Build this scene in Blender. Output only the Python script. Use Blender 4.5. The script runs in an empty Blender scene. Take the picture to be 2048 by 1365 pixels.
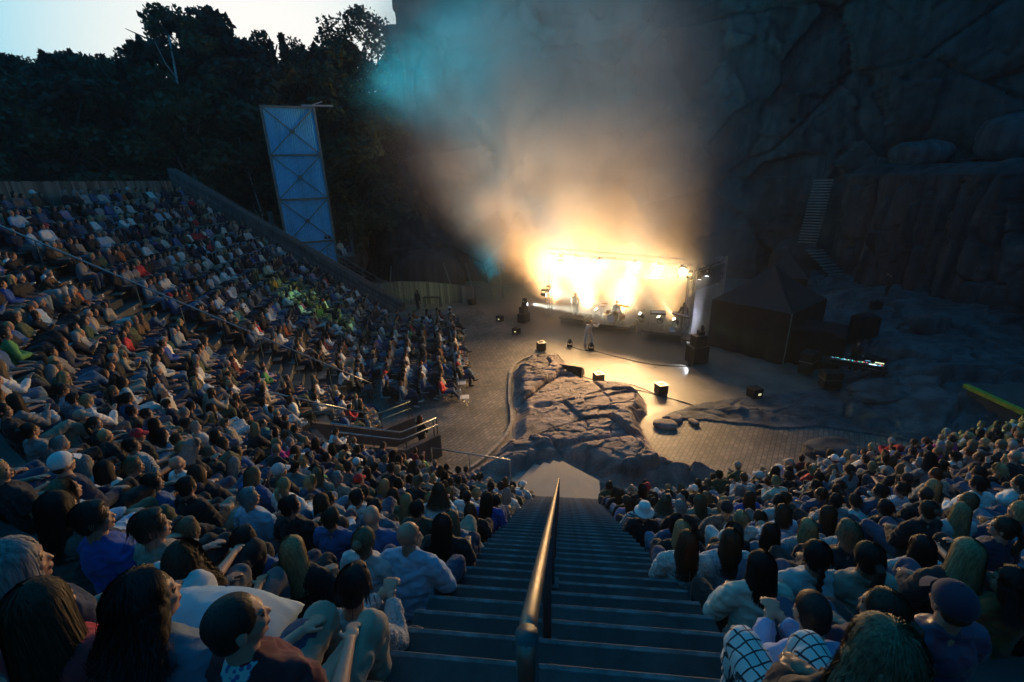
import bpy, bmesh, math, random
import numpy as np
from mathutils import Vector, Matrix, Euler
random.seed(7); np.random.seed(7)
SC = bpy.context.scene
COL = SC.collection
R_ = math.radians

# ------------------------------------------------------------------ camera
_F = 910.0
_n = np.array([76., 2518., _F]); _n /= np.linalg.norm(_n)
_s = np.array([1123 - 1024., 932 - 682.5, _F])
_up = -_n
_Y = _s - (_s @ _up) * _up; _Y /= np.linalg.norm(_Y)
_X = np.cross(_Y, _up)
_R = np.array([_X, _Y, _up])
CAMZ = 10.2
cd = bpy.data.cameras.new('camera'); cam = bpy.data.objects.new('camera', cd); COL.objects.link(cam)
_c = [_R @ np.array(v, float) for v in ((1, 0, 0), (0, -1, 0), (0, 0, -1))]
cam.matrix_world = Matrix(((_c[0][0], _c[1][0], _c[2][0], 0), (_c[0][1], _c[1][1], _c[2][1], 0), (_c[0][2], _c[1][2], _c[2][2], CAMZ), (0, 0, 0, 1)))
cd.sensor_width = 36; cd.lens = 36 * _F / 2048; cd.clip_start = .05; cd.clip_end = 2000
SC.camera = cam

# ------------------------------------------------------------------ sky, sun, exposure
SKY_GAIN = 1.0
w = bpy.data.worlds.new('World'); SC.world = w; w.use_nodes = True
nt = w.node_tree; N = nt.nodes; LK = nt.links
bg = N['Background']
sky = N.new('ShaderNodeTexSky'); sky.sky_type = 'NISHITA'; sky.sun_disc = False
SUN_EL, SUN_AZ = R_(1.2), R_(-38)
sky.sun_elevation = SUN_EL; sky.sun_rotation = SUN_AZ; sky.dust_density = .6; sky.ozone_density = 3.0
tc = N.new('ShaderNodeTexCoord'); sx = N.new('ShaderNodeSeparateXYZ'); LK.new(tc.outputs['Generated'], sx.inputs[0])
# dusk tint: afterglow pale near the horizon under the set sun, deep blue overhead and away from it
dt = N.new('ShaderNodeVectorMath'); dt.operation = 'DOT_PRODUCT'; LK.new(tc.outputs['Generated'], dt.inputs[0])
GAZ, GEL = R_(-31), R_(7)
dt.inputs[1].default_value = (math.sin(GAZ) * math.cos(GEL), math.cos(GAZ) * math.cos(GEL), math.sin(GEL))
cr = N.new('ShaderNodeValToRGB'); LK.new(dt.outputs['Value'], cr.inputs[0])
e = cr.color_ramp.elements
e[0].position = 0; e[0].color = (.0003, .125, .29, 1); e[1].position = .992; e[1].color = (1.2, 1.15, 1.08, 1)
for p_, c_ in ((.5, (.001, .17, .40)), (.8, (.006, .29, .56)), (.9, (.06, .40, .62)), (.94, (.46, .86, 1.0)), (.972, (.95, 1.05, 1.03))):
    x_ = e.new(p_); x_.color = (*c_, 1)
mx = N.new('ShaderNodeMix'); mx.data_type = 'RGBA'; mx.inputs[0].default_value = .93
hs = N.new('ShaderNodeVectorMath'); hs.operation = 'SCALE'; hs.inputs['Scale'].default_value = .02
LK.new(sky.outputs[0], hs.inputs[0]); LK.new(hs.outputs[0], mx.inputs[6]); LK.new(cr.outputs[0], mx.inputs[7])
LK.new(mx.outputs[2], bg.inputs[0]); bg.inputs[1].default_value = SKY_GAIN
sd = bpy.data.lights.new('sun', 'SUN'); so = bpy.data.objects.new('sun', sd); COL.objects.link(so)
sd.energy = .02; sd.angle = R_(25); sd.color = (.6, .8, 1)
so.rotation_euler = Vector((-math.sin(SUN_AZ), -math.cos(SUN_AZ), -math.tan(R_(18)))).to_track_quat('-Z', 'Y').to_euler()
SC.view_settings.view_transform = 'Standard'; SC.view_settings.look = 'None'; SC.view_settings.gamma = 1
SC.view_settings.exposure = 0; SC.view_settings.use_curve_mapping = False
cy = SC.cycles
cy.use_denoising = True; cy.max_bounces = 5; cy.diffuse_bounces = 2; cy.glossy_bounces = 2; cy.transmission_bounces = 2
cy.volume_bounces = 0; cy.transparent_max_bounces = 6; cy.sample_clamp_indirect = 4; cy.sample_clamp_direct = 0
cy.volume_step_rate = 4; cy.volume_max_steps = 96; cy.use_light_tree = True
cy.caustics_reflective = False; cy.caustics_refractive = False

# ------------------------------------------------------------------ helpers
def tag(o, label=None, cat=None, group=None, kind=None):
    if label: o['label'] = label
    if cat: o['category'] = cat
    if group: o['group'] = group
    if kind: o['kind'] = kind
    return o

def empty(name, loc=(0, 0, 0), rz=0, label=None, cat=None, group=None, kind=None):
    o = bpy.data.objects.new(name, None); COL.objects.link(o); o.empty_display_size = .2
    o.location = loc; o.rotation_euler = (0, 0, rz)
    return tag(o, label, cat, group, kind)

def lin(c): return tuple(c) + (1,) if len(c) == 3 else c

def mat(name, col, rough=.7, metal=0., nscale=0., namt=.25, bump=0., bscale=None, bdist=.02, stretch=None, coat=0., emit=None, spec=.5, coords='Object', detail=4):
    m = bpy.data.materials.new(name); m.use_nodes = True
    t = m.node_tree; n = t.nodes; l = t.links; b = n['Principled BSDF']
    b.inputs['Base Color'].default_value = lin(col); b.inputs['Roughness'].default_value = rough; b.inputs['Metallic'].default_value = metal
    b.inputs['Specular IOR Level'].default_value = spec
    if coat: b.inputs['Coat Weight'].default_value = coat
    if emit: b.inputs['Emission Color'].default_value = lin(emit[0]); b.inputs['Emission Strength'].default_value = emit[1]
    if nscale or bump:
        c = n.new('ShaderNodeTexCoord'); mp = n.new('ShaderNodeMapping'); l.new(c.outputs[coords], mp.inputs[0])
        if stretch: mp.inputs['Scale'].default_value = stretch
    if nscale:
        z = n.new('ShaderNodeTexNoise'); z.inputs['Scale'].default_value = nscale; z.inputs['Detail'].default_value = detail; z.inputs['Roughness'].default_value = .65
        l.new(mp.outputs[0], z.inputs['Vector'])
        r = n.new('ShaderNodeMapRange'); r.inputs[1].default_value = .3; r.inputs[2].default_value = .7; r.inputs[3].default_value = 1 - namt; r.inputs[4].default_value = 1 + namt
        l.new(z.outputs[0], r.inputs[0])
        q = n.new('ShaderNodeVectorMath'); q.operation = 'SCALE'; q.inputs[0].default_value = col[:3]; l.new(r.outputs[0], q.inputs['Scale'])
        l.new(q.outputs[0], b.inputs['Base Color'])
        rr = n.new('ShaderNodeMapRange'); rr.inputs[1].default_value = .3; rr.inputs[2].default_value = .7; rr.inputs[3].default_value = max(.05, rough - .12); rr.inputs[4].default_value = min(1, rough + .12)
        l.new(z.outputs[0], rr.inputs[0]); l.new(rr.outputs[0], b.inputs['Roughness'])
    if bump:
        z = n.new('ShaderNodeTexNoise'); z.inputs['Scale'].default_value = bscale or nscale * 3; z.inputs['Detail'].default_value = 5
        l.new(mp.outputs[0], z.inputs['Vector'])
        bp = n.new('ShaderNodeBump'); bp.inputs['Strength'].default_value = bump; bp.inputs['Distance'].default_value = bdist
        l.new(z.outputs[0], bp.inputs['Height']); l.new(bp.outputs[0], b.inputs['Normal'])
    return m

def link_mesh(name, me, m, parent=None, loc=None, rot=None, smooth=False):
    if smooth: me.polygons.foreach_set('use_smooth', [True] * len(me.polygons))
    if m is not None and not me.materials: me.materials.append(m)
    o = bpy.data.objects.new(name, me); COL.objects.link(o)
    if parent is not None: o.parent = parent
    if loc is not None: o.location = loc
    if rot is not None: o.rotation_euler = rot
    return o

class MB:
    def __init__(s): s.v = []; s.f = []
    def add(s, vs, fs):
        b = len(s.v); s.v += [tuple(v) for v in vs]; s.f += [tuple(i + b for i in f) for f in fs]; return s
    def box(s, c, d, rz=0, rot=None, bev=0):
        M = rot if rot is not None else Matrix.Rotation(rz, 3, 'Z')
        x, y, z = d[0] / 2, d[1] / 2, d[2] / 2
        if bev:
            k = bev; vs = []; 
            for zz, ins in ((-z, k), (-z + k, 0), (z - k, 0), (z, k)):
                for sx_, sy_ in ((-1, -1), (1, -1), (1, 1), (-1, 1)): vs.append((sx_ * (x - ins), sy_ * (y - ins), zz))
            fs = [(3, 2, 1, 0), (12, 13, 14, 15)]
            for a in range(3):
                for b in range(4): fs.append((a * 4 + b, a * 4 + (b + 1) % 4, a * 4 + 4 + (b + 1) % 4, a * 4 + 4 + b))
        else:
            vs = [(-x, -y, -z), (x, -y, -z), (x, y, -z), (-x, y, -z), (-x, -y, z), (x, -y, z), (x, y, z), (-x, y, z)]
            fs = [(3, 2, 1, 0), (4, 5, 6, 7), (0, 1, 5, 4), (1, 2, 6, 5), (2, 3, 7, 6), (3, 0, 4, 7)]
        return s.add([M @ Vector(v) + Vector(c) for v in vs], fs)
    def bar(s, a, b, w, h=None, up=(0, 0, 1)):
        a = Vector(a); b = Vector(b); h = h or w; d = (b - a); L = d.length
        if L < 1e-6: return s
        y = d / L; u = Vector(up); x = y.cross(u)
        if x.length < 1e-3: x = y.cross(Vector((1, 0, 0)))
        x.normalize(); z = x.cross(y)
        M = Matrix((x, y, z)).transposed()
        return s.box((a + b) / 2, (w, L, h), rot=M)
    def tube(s, pts, rad, n=8, caps=True):
        pts = [Vector(p) for p in pts]; m = len(pts)
        if not isinstance(rad, (list, tuple)): rad = [rad] * m
        vs = []; pu = None
        for i, p in enumerate(pts):
            t = (pts[min(i + 1, m - 1)] - pts[max(i - 1, 0)]).normalized()
            if pu is None:
                pu = t.cross(Vector((0, 0, 1)))
                if pu.length < 1e-2: pu = Vector((1, 0, 0))
            u = (pu - t * pu.dot(t)).normalized(); v = t.cross(u); pu = u
            for k in range(n):
                a = 2 * math.pi * k / n
                vs.append(p + (u * math.cos(a) + v * math.sin(a)) * rad[i])
        fs = [(i * n + k, i * n + (k + 1) % n, (i + 1) * n + (k + 1) % n, (i + 1) * n + k) for i in range(m - 1) for k in range(n)]
        if caps: fs += [tuple(range(n - 1, -1, -1)), tuple(range((m - 1) * n, m * n))]
        return s.add(vs, fs)
    def prism(s, poly, z0, z1):
        n = len(poly); vs = [(x, y, z0) for x, y in poly] + [(x, y, z1) for x, y in poly]
        return s.add(vs, [tuple(range(n - 1, -1, -1)), tuple(range(n, 2 * n))] + [(i, (i + 1) % n, n + (i + 1) % n, n + i) for i in range(n)])
    def mesh(s, name='mesh'):
        me = bpy.data.meshes.new(name); me.from_pydata(s.v, [], s.f); me.update(); return me
    def build(s, name, m, parent=None, smooth=False, loc=None, rot=None):
        return link_mesh(name, s.mesh(name), m, parent, loc, rot, smooth)

def fixn(me):
    bm = bmesh.new(); bm.from_mesh(me); bmesh.ops.recalc_face_normals(bm, faces=bm.faces); bm.to_mesh(me); bm.free(); return me

def grid_mesh(name, V, nu, nv, loopu=False):
    """V (nu*nv,3) -> quad grid mesh"""
    me = bpy.data.meshes.new(name)
    V = np.asarray(V, np.float32).reshape(-1, 3)
    iu = np.arange(nu - 1 + (1 if loopu else 0)); jv = np.arange(nv - 1)
    I, J = np.meshgrid(iu, jv, indexing='ij'); I2 = (I + 1) % nu
    F = np.stack([I * nv + J, I2 * nv + J, I2 * nv + J + 1, I * nv + J + 1], -1).reshape(-1, 4)
    raw_mesh(me, V, F); return me

def raw_mesh(me, V, F):
    nf, k = F.shape
    me.vertices.add(len(V)); me.vertices.foreach_set('co', np.asarray(V, np.float32).ravel())
    me.loops.add(nf * k); me.loops.foreach_set('vertex_index', np.asarray(F, np.int32).ravel())
    me.polygons.add(nf); me.polygons.foreach_set('loop_start', np.arange(0, nf * k, k, dtype=np.int32))
    me.polygons.foreach_set('loop_total', np.full(nf, k, np.int32))
    me.update(calc_edges=True); me.validate()

def _h(ix, iy, iz):
    n = (ix.astype(np.int64) * 374761393 + iy.astype(np.int64) * 668265263 + iz.astype(np.int64) * 2147483647 + 1013904223) & 0xffffffff
    n = ((n ^ (n >> 13)) * 1274126177) & 0xffffffff
    n = ((n ^ (n >> 16)) * 2246822519) & 0xffffffff
    return ((n ^ (n >> 15)) & 0xffffff) / float(0xffffff)

def vnoise(x, y, z):
    x, y, z = np.broadcast_arrays(np.asarray(x, float), np.asarray(y, float), np.asarray(z, float))
    xi = np.floor(x); yi = np.floor(y); zi = np.floor(z); fx = x - xi; fy = y - yi; fz = z - zi
    fx = fx * fx * (3 - 2 * fx); fy = fy * fy * (3 - 2 * fy); fz = fz * fz * (3 - 2 * fz)
    r = 0
    for a in (0, 1):
        for b in (0, 1):
            for c in (0, 1):
                r = r + _h(xi + a, yi + b, zi + c) * (fx if a else 1 - fx) * (fy if b else 1 - fy) * (fz if c else 1 - fz)
    return r * 2 - 1

def fbm(x, y, z, oct=5, rough=.5):
    s = 0; a = 1; t = 0
    for i in range(oct):
        s = s + a * vnoise(x * 2 ** i + i * 17.3, y * 2 ** i + i * 5.1, z * 2 ** i + i * 9.7); t += a; a *= rough
    return s / t

def cells(x, y, z=0.0, seed=0):
    """voronoi: F1, F2 and a random value of the nearest cell"""
    x, y, z = np.broadcast_arrays(np.asarray(x, float), np.asarray(y, float), np.asarray(z, float))
    xi = np.floor(x); yi = np.floor(y); zi = np.floor(z)
    f1 = np.full(x.shape, 9.); f2 = np.full(x.shape, 9.); v = np.zeros(x.shape)
    for a in (-1, 0, 1):
        for b in (-1, 0, 1):
            for c in (-1, 0, 1):
                cx, cy_, cz = xi + a, yi + b, zi + c
                px = cx + _h(cx + seed, cy_, cz); py = cy_ + _h(cx, cy_ + 57 + seed, cz); pz = cz + _h(cx, cy_, cz + 91 + seed)
                d = np.sqrt((px - x) ** 2 + (py - y) ** 2 + (pz - z) ** 2)
                m1 = d < f1
                f2 = np.where(m1, f1, np.minimum(f2, d)); v = np.where(m1, _h(cx + 7, cy_ + 13, cz + seed), v); f1 = np.where(m1, d, f1)
    return f1, f2, v

def facets(x, y, seed=0, tilt=.5):
    """voronoi slabs: every cell is its own tilted plane; returns (height, crack distance, random)"""
    x, y = np.broadcast_arrays(np.asarray(x, float), np.asarray(y, float)); xi = np.floor(x); yi = np.floor(y)
    f1 = np.full(x.shape, 9.); f2 = np.full(x.shape, 9.); h = np.zeros(x.shape); v = np.zeros(x.shape)
    for a in (-1, 0, 1):
        for b in (-1, 0, 1):
            cx, cy_ = xi + a, yi + b; z0 = 0 * cx + seed
            px = cx + _h(cx, cy_, z0); py = cy_ + _h(cx, cy_, z0 + 31); d = np.maximum(abs(px - x), abs(py - y)) * .55 + np.hypot(px - x, py - y) * .45
            r1 = _h(cx, cy_, z0 + 77); r2 = _h(cx, cy_, z0 + 101) - .5; r3 = _h(cx, cy_, z0 + 139) - .5
            hh = (r1 - .5) + tilt * (r2 * (x - px) + r3 * (y - py)) * 2; m1 = d < f1
            f2 = np.where(m1, f1, np.minimum(f2, d)); h = np.where(m1, hh, h); v = np.where(m1, r1, v); f1 = np.where(m1, d, f1)
    return h, f2 - f1, v

def sstep(a, b, x):
    t = np.clip((x - a) / (b - a), 0, 1); return t * t * (3 - 2 * t)

# ------------------------------------------------------------------ materials
def rock_mat(name, base, dark, pink=0.0):
    m = bpy.data.materials.new(name); m.use_nodes = True; t = m.node_tree; n = t.nodes; l = t.links; b = n['Principled BSDF']
    c = n.new('ShaderNodeTexCoord')
    z1 = n.new('ShaderNodeTexNoise'); z1.inputs['Scale'].default_value = .35; z1.inputs['Detail'].default_value = 7; z1.inputs['Roughness'].default_value = .7
    z2 = n.new('ShaderNodeTexNoise'); z2.inputs['Scale'].default_value = 14; z2.inputs['Detail'].default_value = 6; z2.inputs['Roughness'].default_value = .8
    mp = n.new('ShaderNodeMapping'); mp.inputs['Scale'].default_value = (1.6, 1.6, .12); l.new(c.outputs['Object'], mp.inputs[0])
    z3 = n.new('ShaderNodeTexNoise'); z3.inputs['Scale'].default_value = .9; z3.inputs['Detail'].default_value = 4; l.new(mp.outputs[0], z3.inputs['Vector'])
    l.new(c.outputs['Object'], z1.inputs['Vector']); l.new(c.outputs['Object'], z2.inputs['Vector'])
    r = n.new('ShaderNodeValToRGB'); l.new(z1.outputs[0], r.inputs[0])
    r.color_ramp.elements[0].position = .32; r.color_ramp.elements[0].color = lin(dark)
    r.color_ramp.elements[1].position = .66; r.color_ramp.elements[1].color = lin(base)
    mm = n.new('ShaderNodeMix'); mm.data_type = 'RGBA'; mm.blend_type = 'MULTIPLY'; mm.inputs[0].default_value = .75
    r2 = n.new('ShaderNodeValToRGB'); l.new(z2.outputs[0], r2.inputs[0]); r2.color_ramp.elements[0].position = .3; r2.color_ramp.elements[0].color = (.45, .45, .47, 1); r2.color_ramp.elements[1].position = .72; r2.color_ramp.elements[1].color = (1.35, 1.3, 1.28, 1)
    l.new(r.outputs[0], mm.inputs[6]); l.new(r2.outputs[0], mm.inputs[7])
    m3 = n.new('ShaderNodeMix'); m3.data_type = 'RGBA'; m3.blend_type = 'MULTIPLY'; m3.inputs[0].default_value = .8
    r3 = n.new('ShaderNodeValToRGB'); l.new(z3.outputs[0], r3.inputs[0]); r3.color_ramp.elements[0].position = .38; r3.color_ramp.elements[0].color = (.4, .4, .42, 1); r3.color_ramp.elements[1].position = .6; r3.color_ramp.elements[1].color = (1.1, 1.1, 1.1, 1)
    l.new(mm.outputs[2], m3.inputs[6]); l.new(r3.outputs[0], m3.inputs[7])
    l.new(m3.outputs[2], b.inputs['Base Color']); b.inputs['Roughness'].default_value = .82
    bp = n.new('ShaderNodeBump'); bp.inputs['Strength'].default_value = .8; bp.inputs['Distance'].default_value = .05
    l.new(z2.outputs[0], bp.inputs['Height']); l.new(bp.outputs[0], b.inputs['Normal'])
    return m

M = {}
M['cliff'] = rock_mat('granite_cliff', (.085, .092, .098), (.024, .028, .033))
M['rock'] = rock_mat('granite_bedrock', (.42, .34, .31), (.20, .17, .165))
M['rock_r'] = rock_mat('grey_bedrock', (.15, .165, .18), (.06, .07, .08))
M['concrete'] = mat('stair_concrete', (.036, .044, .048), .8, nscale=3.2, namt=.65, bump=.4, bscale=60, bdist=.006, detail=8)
M['concrete_d'] = mat('wall_concrete', (.08, .08, .08), .85, nscale=1.3, namt=.4, bump=.3, bscale=40, bdist=.006)
M['yard'] = mat('worn_yard_concrete', (.16, .14, .12), .55, nscale=.7, namt=.45, bump=.5, bscale=22, bdist=.01, detail=9)
M['deck'] = mat('smooth_stage_floor', (.13, .115, .10), .38, nscale=1.1, namt=.3, bump=.25, bscale=9, bdist=.006, detail=7)
M['plank'] = mat('weathered_plank', (.17, .14, .11), .75, nscale=3, namt=.4, stretch=(1, 1, 6), bump=.3, bscale=30, bdist=.004)
M['fence'] = mat('weathered_fence_board', (.20, .19, .155), .8, nscale=4, namt=.45, stretch=(2, 2, .25), bump=.3, bscale=30, bdist=.004)
M['fence2'] = mat('grey_fence_board', (.14, .135, .125), .8, nscale=4, namt=.45, stretch=(2, 2, .25), bump=.3, bscale=30, bdist=.004)
M['steel'] = mat('galvanised_steel', (.42, .43, .44), .38, .85, nscale=8, namt=.15)
M['railp'] = mat('worn_rail_paint', (.09, .10, .11), .5, .5, nscale=20, namt=.3)
M['brass'] = mat('worn_rail_steel', (.27, .24, .20), .5, .85, nscale=60, namt=.12)
M['black'] = mat('black_paint', (.012, .012, .013), .5, nscale=20, namt=.3)
M['blackcloth'] = mat('black_cloth', (.008, .008, .009), .9, nscale=6, namt=.4, bump=.5, bscale=3, bdist=.05)
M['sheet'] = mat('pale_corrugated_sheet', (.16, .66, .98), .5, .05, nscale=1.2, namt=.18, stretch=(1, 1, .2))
M['gsteel'] = mat('green_grey_steel', (.16, .22, .21), .5, .4, nscale=6, namt=.25)
M['alu'] = mat('truss_aluminium', (.45, .45, .46), .35, .9, nscale=12, namt=.15)
M['yellow'] = mat('yellow_paint', (.62, .50, .05), .6, nscale=5, namt=.35)
M['white'] = mat('white_plastic', (.75, .76, .77), .45, nscale=4, namt=.08)
M['bark'] = mat('dark_bark', (.05, .04, .032), .9, nscale=8, namt=.4, stretch=(1, 1, .3), bump=.6, bscale=14)
M['birch'] = mat('birch_bark', (.5, .5, .48), .8, nscale=3, namt=.5, stretch=(.6, .6, 4))
def leafmat(name, c):
    m = mat(name, c, .75, nscale=.6, namt=.45)
    return m
M['leafA'] = leafmat('dark_pine_needles', (.022, .045, .028)); M['leafB'] = leafmat('birch_leaves', (.05, .085, .035)); M['leafC'] = leafmat('spruce_needles', (.018, .036, .026))
M['leafD'] = leafmat('oak_leaves', (.035, .065, .028))

def objvar(m, amt):
    t = m.node_tree; n = t.nodes; l = t.links; b = n['Principled BSDF']; src = b.inputs['Base Color'].links[0].from_socket if b.inputs['Base Color'].links else None
    oi = n.new('ShaderNodeObjectInfo'); r = n.new('ShaderNodeMapRange'); r.inputs[3].default_value = 1 - amt; r.inputs[4].default_value = 1 + amt; l.new(oi.outputs['Random'], r.inputs[0])
    q = n.new('ShaderNodeVectorMath'); q.operation = 'SCALE'; l.new(r.outputs[0], q.inputs['Scale'])
    if src: l.new(src, q.inputs[0])
    else: q.inputs[0].default_value = b.inputs['Base Color'].default_value[:3]
    l.new(q.outputs[0], b.inputs['Base Color'])
for k_, a_ in (('fence', .5), ('fence2', .3), ('plank', .35), ('concrete', .3)): objvar(M[k_], a_)

# pavers: joints are relief, each stone a little different
def paver_mat():
    m = bpy.data.materials.new('herring_pavers'); m.use_nodes = True; t = m.node_tree; n = t.nodes; l = t.links; b = n['Principled BSDF']
    c = n.new('ShaderNodeTexCoord'); mp = n.new('ShaderNodeMapping'); l.new(c.outputs['Object'], mp.inputs[0]); mp.inputs['Rotation'].default_value = (0, 0, R_(-62))
    br = n.new('ShaderNodeTexBrick'); l.new(mp.outputs[0], br.inputs['Vector']); br.inputs['Scale'].default_value = 1
    br.inputs['Brick Width'].default_value = .30; br.inputs['Row Height'].default_value = .17; br.inputs['Mortar Size'].default_value = .012; br.inputs['Mortar Smooth'].default_value = .3
    br.inputs['Color1'].default_value = (.22, .19, .165, 1); br.inputs['Color2'].default_value = (.13, .118, .11, 1); br.inputs['Mortar'].default_value = (.045, .04, .036, 1)
    z = n.new('ShaderNodeTexNoise'); z.inputs['Scale'].default_value = .5; z.inputs['Detail'].default_value = 8; l.new(c.outputs['Object'], z.inputs['Vector'])
    r = n.new('ShaderNodeMapRange'); r.inputs[1].default_value = .3; r.inputs[2].default_value = .7; r.inputs[3].default_value = .6; r.inputs[4].default_value = 1.35; l.new(z.outputs[0], r.inputs[0])
    q = n.new('ShaderNodeVectorMath'); q.operation = 'SCALE'; l.new(br.outputs[0], q.inputs[0]); l.new(r.outputs[0], q.inputs['Scale']); l.new(q.outputs[0], b.inputs['Base Color'])
    b.inputs['Roughness'].default_value = .62
    bp = n.new('ShaderNodeBump'); bp.inputs['Strength'].default_value = 1; bp.inputs['Distance'].default_value = .015; bp.invert = True
    z2 = n.new('ShaderNodeTexNoise'); z2.inputs['Scale'].default_value = 30; l.new(c.outputs['Object'], z2.inputs['Vector'])
    ad = n.new('ShaderNodeMath'); ad.operation = 'MULTIPLY_ADD'; ad.inputs[1].default_value = .35; l.new(z2.outputs[0], ad.inputs[0]); l.new(br.outputs['Fac'], ad.inputs[2])
    l.new(ad.outputs[0], bp.inputs['Height']); l.new(bp.outputs[0], b.inputs['Normal'])
    return m
M['paver'] = paver_mat()

# ------------------------------------------------------------------ ground
def sheet(name, poly, z, m, kind='structure'):
    me = bpy.data.meshes.new(name); me.from_pydata([(x, y, z) for x, y in poly], [], [tuple(range(len(poly)))]); me.update()
    if me.polygons[0].normal.z < 0: me.flip_normals()
    o = link_mesh(name, me, m); o['kind'] = kind; return o
gm = mat('forest_floor', (.03, .032, .024), .95, nscale=.8, namt=.5, bump=.6, bscale=5, bdist=.08)
sheet('ground', [(-150, -40), (110, -40), (110, 160), (-150, 160)], -.06, gm)
sheet('yard', [(-20, 10.5), (31, 6), (31, 52), (-24, 52)], 0, M['yard'])
paverL = [(-9.8, 35.6), (-9.01, 35.3), (-7.33, 36.21), (-1.34, 26.5), (-2.3, 24.75), (-2.85, 22.96), (-2.2, 17.32), (-2.45, 15.91), (-3.05, 14.49), (-3.5, 13.83), (-2.3, 12.2), (-5.43, 10.8), (-9.54, 12.91), (-17.5, 25.97), (-16.5, 35.3)]
sheet('paved_court', paverL, .004, M['paver'])
paverR = [(2.6, 13.2), (3.59, 16.67), (4.48, 18.15), (6.04, 18.46), (7.53, 18.2), (8.97, 17.9), (10.81, 18.1), (12.79, 17.51), (17, 17.6), (22, 15), (9.93, 9.5), (1.3, 11.0), (1.3, 13.3)]
sheet('paved_path', paverR, .004, M['paver'])
stg = [(-2.6, 33.5), (.85, 31.0), (4.6, 22.6), (8.2, 23.6), (14, 30.5), (8, 38), (-1, 38)]
sheet('stage_floor', [(-4.5, 32.6), (1.2, 25.7), (6.6, 22.9), (9.0, 24.6), (8.9, 28.0), (12, 34), (9, 39), (-2, 40)], .004, M['deck'])
# stone kerb between the pavers and the bedrock
kerbp = [(-1.45, 25.6), (-1.9, 25.25), (-2.35, 24.75), (-2.7, 24.0), (-2.85, 23.0), (-2.75, 21.5), (-2.55, 19.7), (-2.3, 18.4), (-2.18, 17.5), (-2.25, 16.6), (-2.5, 15.75), (-2.85, 14.9), (-3.25, 14.2), (-3.55, 13.8)]
kerb = empty('kerb', (0, 0, 0), kind='structure')
km = mat('kerb_stone', (.30, .27, .24), .8, nscale=6, namt=.3, bump=.4, bscale=40, bdist=.005)
for a, b in zip(kerbp[:-1], kerbp[1:]):
    A = Vector((*a, .045)); B = Vector((*b, .045)); n_ = max(1, round((B - A).length / .5))
    for i in range(n_):
        p = A.lerp(B, i / n_); q = A.lerp(B, (i + 1) / n_); g = (q - p).normalized() * .008
        MB().bar(p + g, q - g, .13, .13).build('kerb_stone', km, kerb)

# ------------------------------------------------------------------ bedrock
def inpoly(X, Yv, poly):
    """signed distance: positive inside"""
    P = np.array(poly); n_ = len(P); ins = np.zeros(X.shape, bool); D = np.full(X.shape, 1e9)
    for i in range(n_):
        x1, y1 = P[i]; x2, y2 = P[(i + 1) % n_]
        c = ((y1 > Yv) != (y2 > Yv)) & (X < (x2 - x1) * (Yv - y1) / ((y2 - y1) + 1e-12) + x1); ins ^= c
        dx, dy = x2 - x1, y2 - y1; t = np.clip(((X - x1) * dx + (Yv - y1) * dy) / (dx * dx + dy * dy + 1e-12), 0, 1)
        D = np.minimum(D, np.hypot(X - x1 - t * dx, Yv - y1 - t * dy))
    return np.where(ins, D, -D)

def rockfield(name, poly, x0, x1, y0, y1, step, hf, m, smooth=True):
    nx = int((x1 - x0) / step) + 1; ny = int((y1 - y0) / step) + 1
    X, Yv = np.meshgrid(np.linspace(x0, x1, nx), np.linspace(y0, y1, ny), indexing='ij')
    wob = .22 * fbm(X * 1.1, Yv * 1.1, 3.3, 4)
    sd = inpoly(X, Yv, poly) + wob
    Z = hf(X, Yv, sd)
    Z = np.where(sd < 0, -.12 + np.maximum(sd, -.3) * .3, Z)
    keep = sd > -.35
    V = np.stack([X, Yv, Z], -1).reshape(-1, 3)
    idx = np.arange(nx * ny).reshape(nx, ny)
    F = np.stack([idx[:-1, :-1], idx[1:, :-1], idx[1:, 1:], idx[:-1, 1:]], -1).reshape(-1, 4)
    kk = keep.ravel()[F].any(1); F = F[kk]
    u, inv = np.unique(F.ravel(), return_inverse=True)
    me = bpy.data.meshes.new(name); raw_mesh(me, V[u], inv.reshape(-1, 4))
    o = link_mesh(name, me, m, smooth=smooth); o['kind'] = 'structure'; return o

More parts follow.
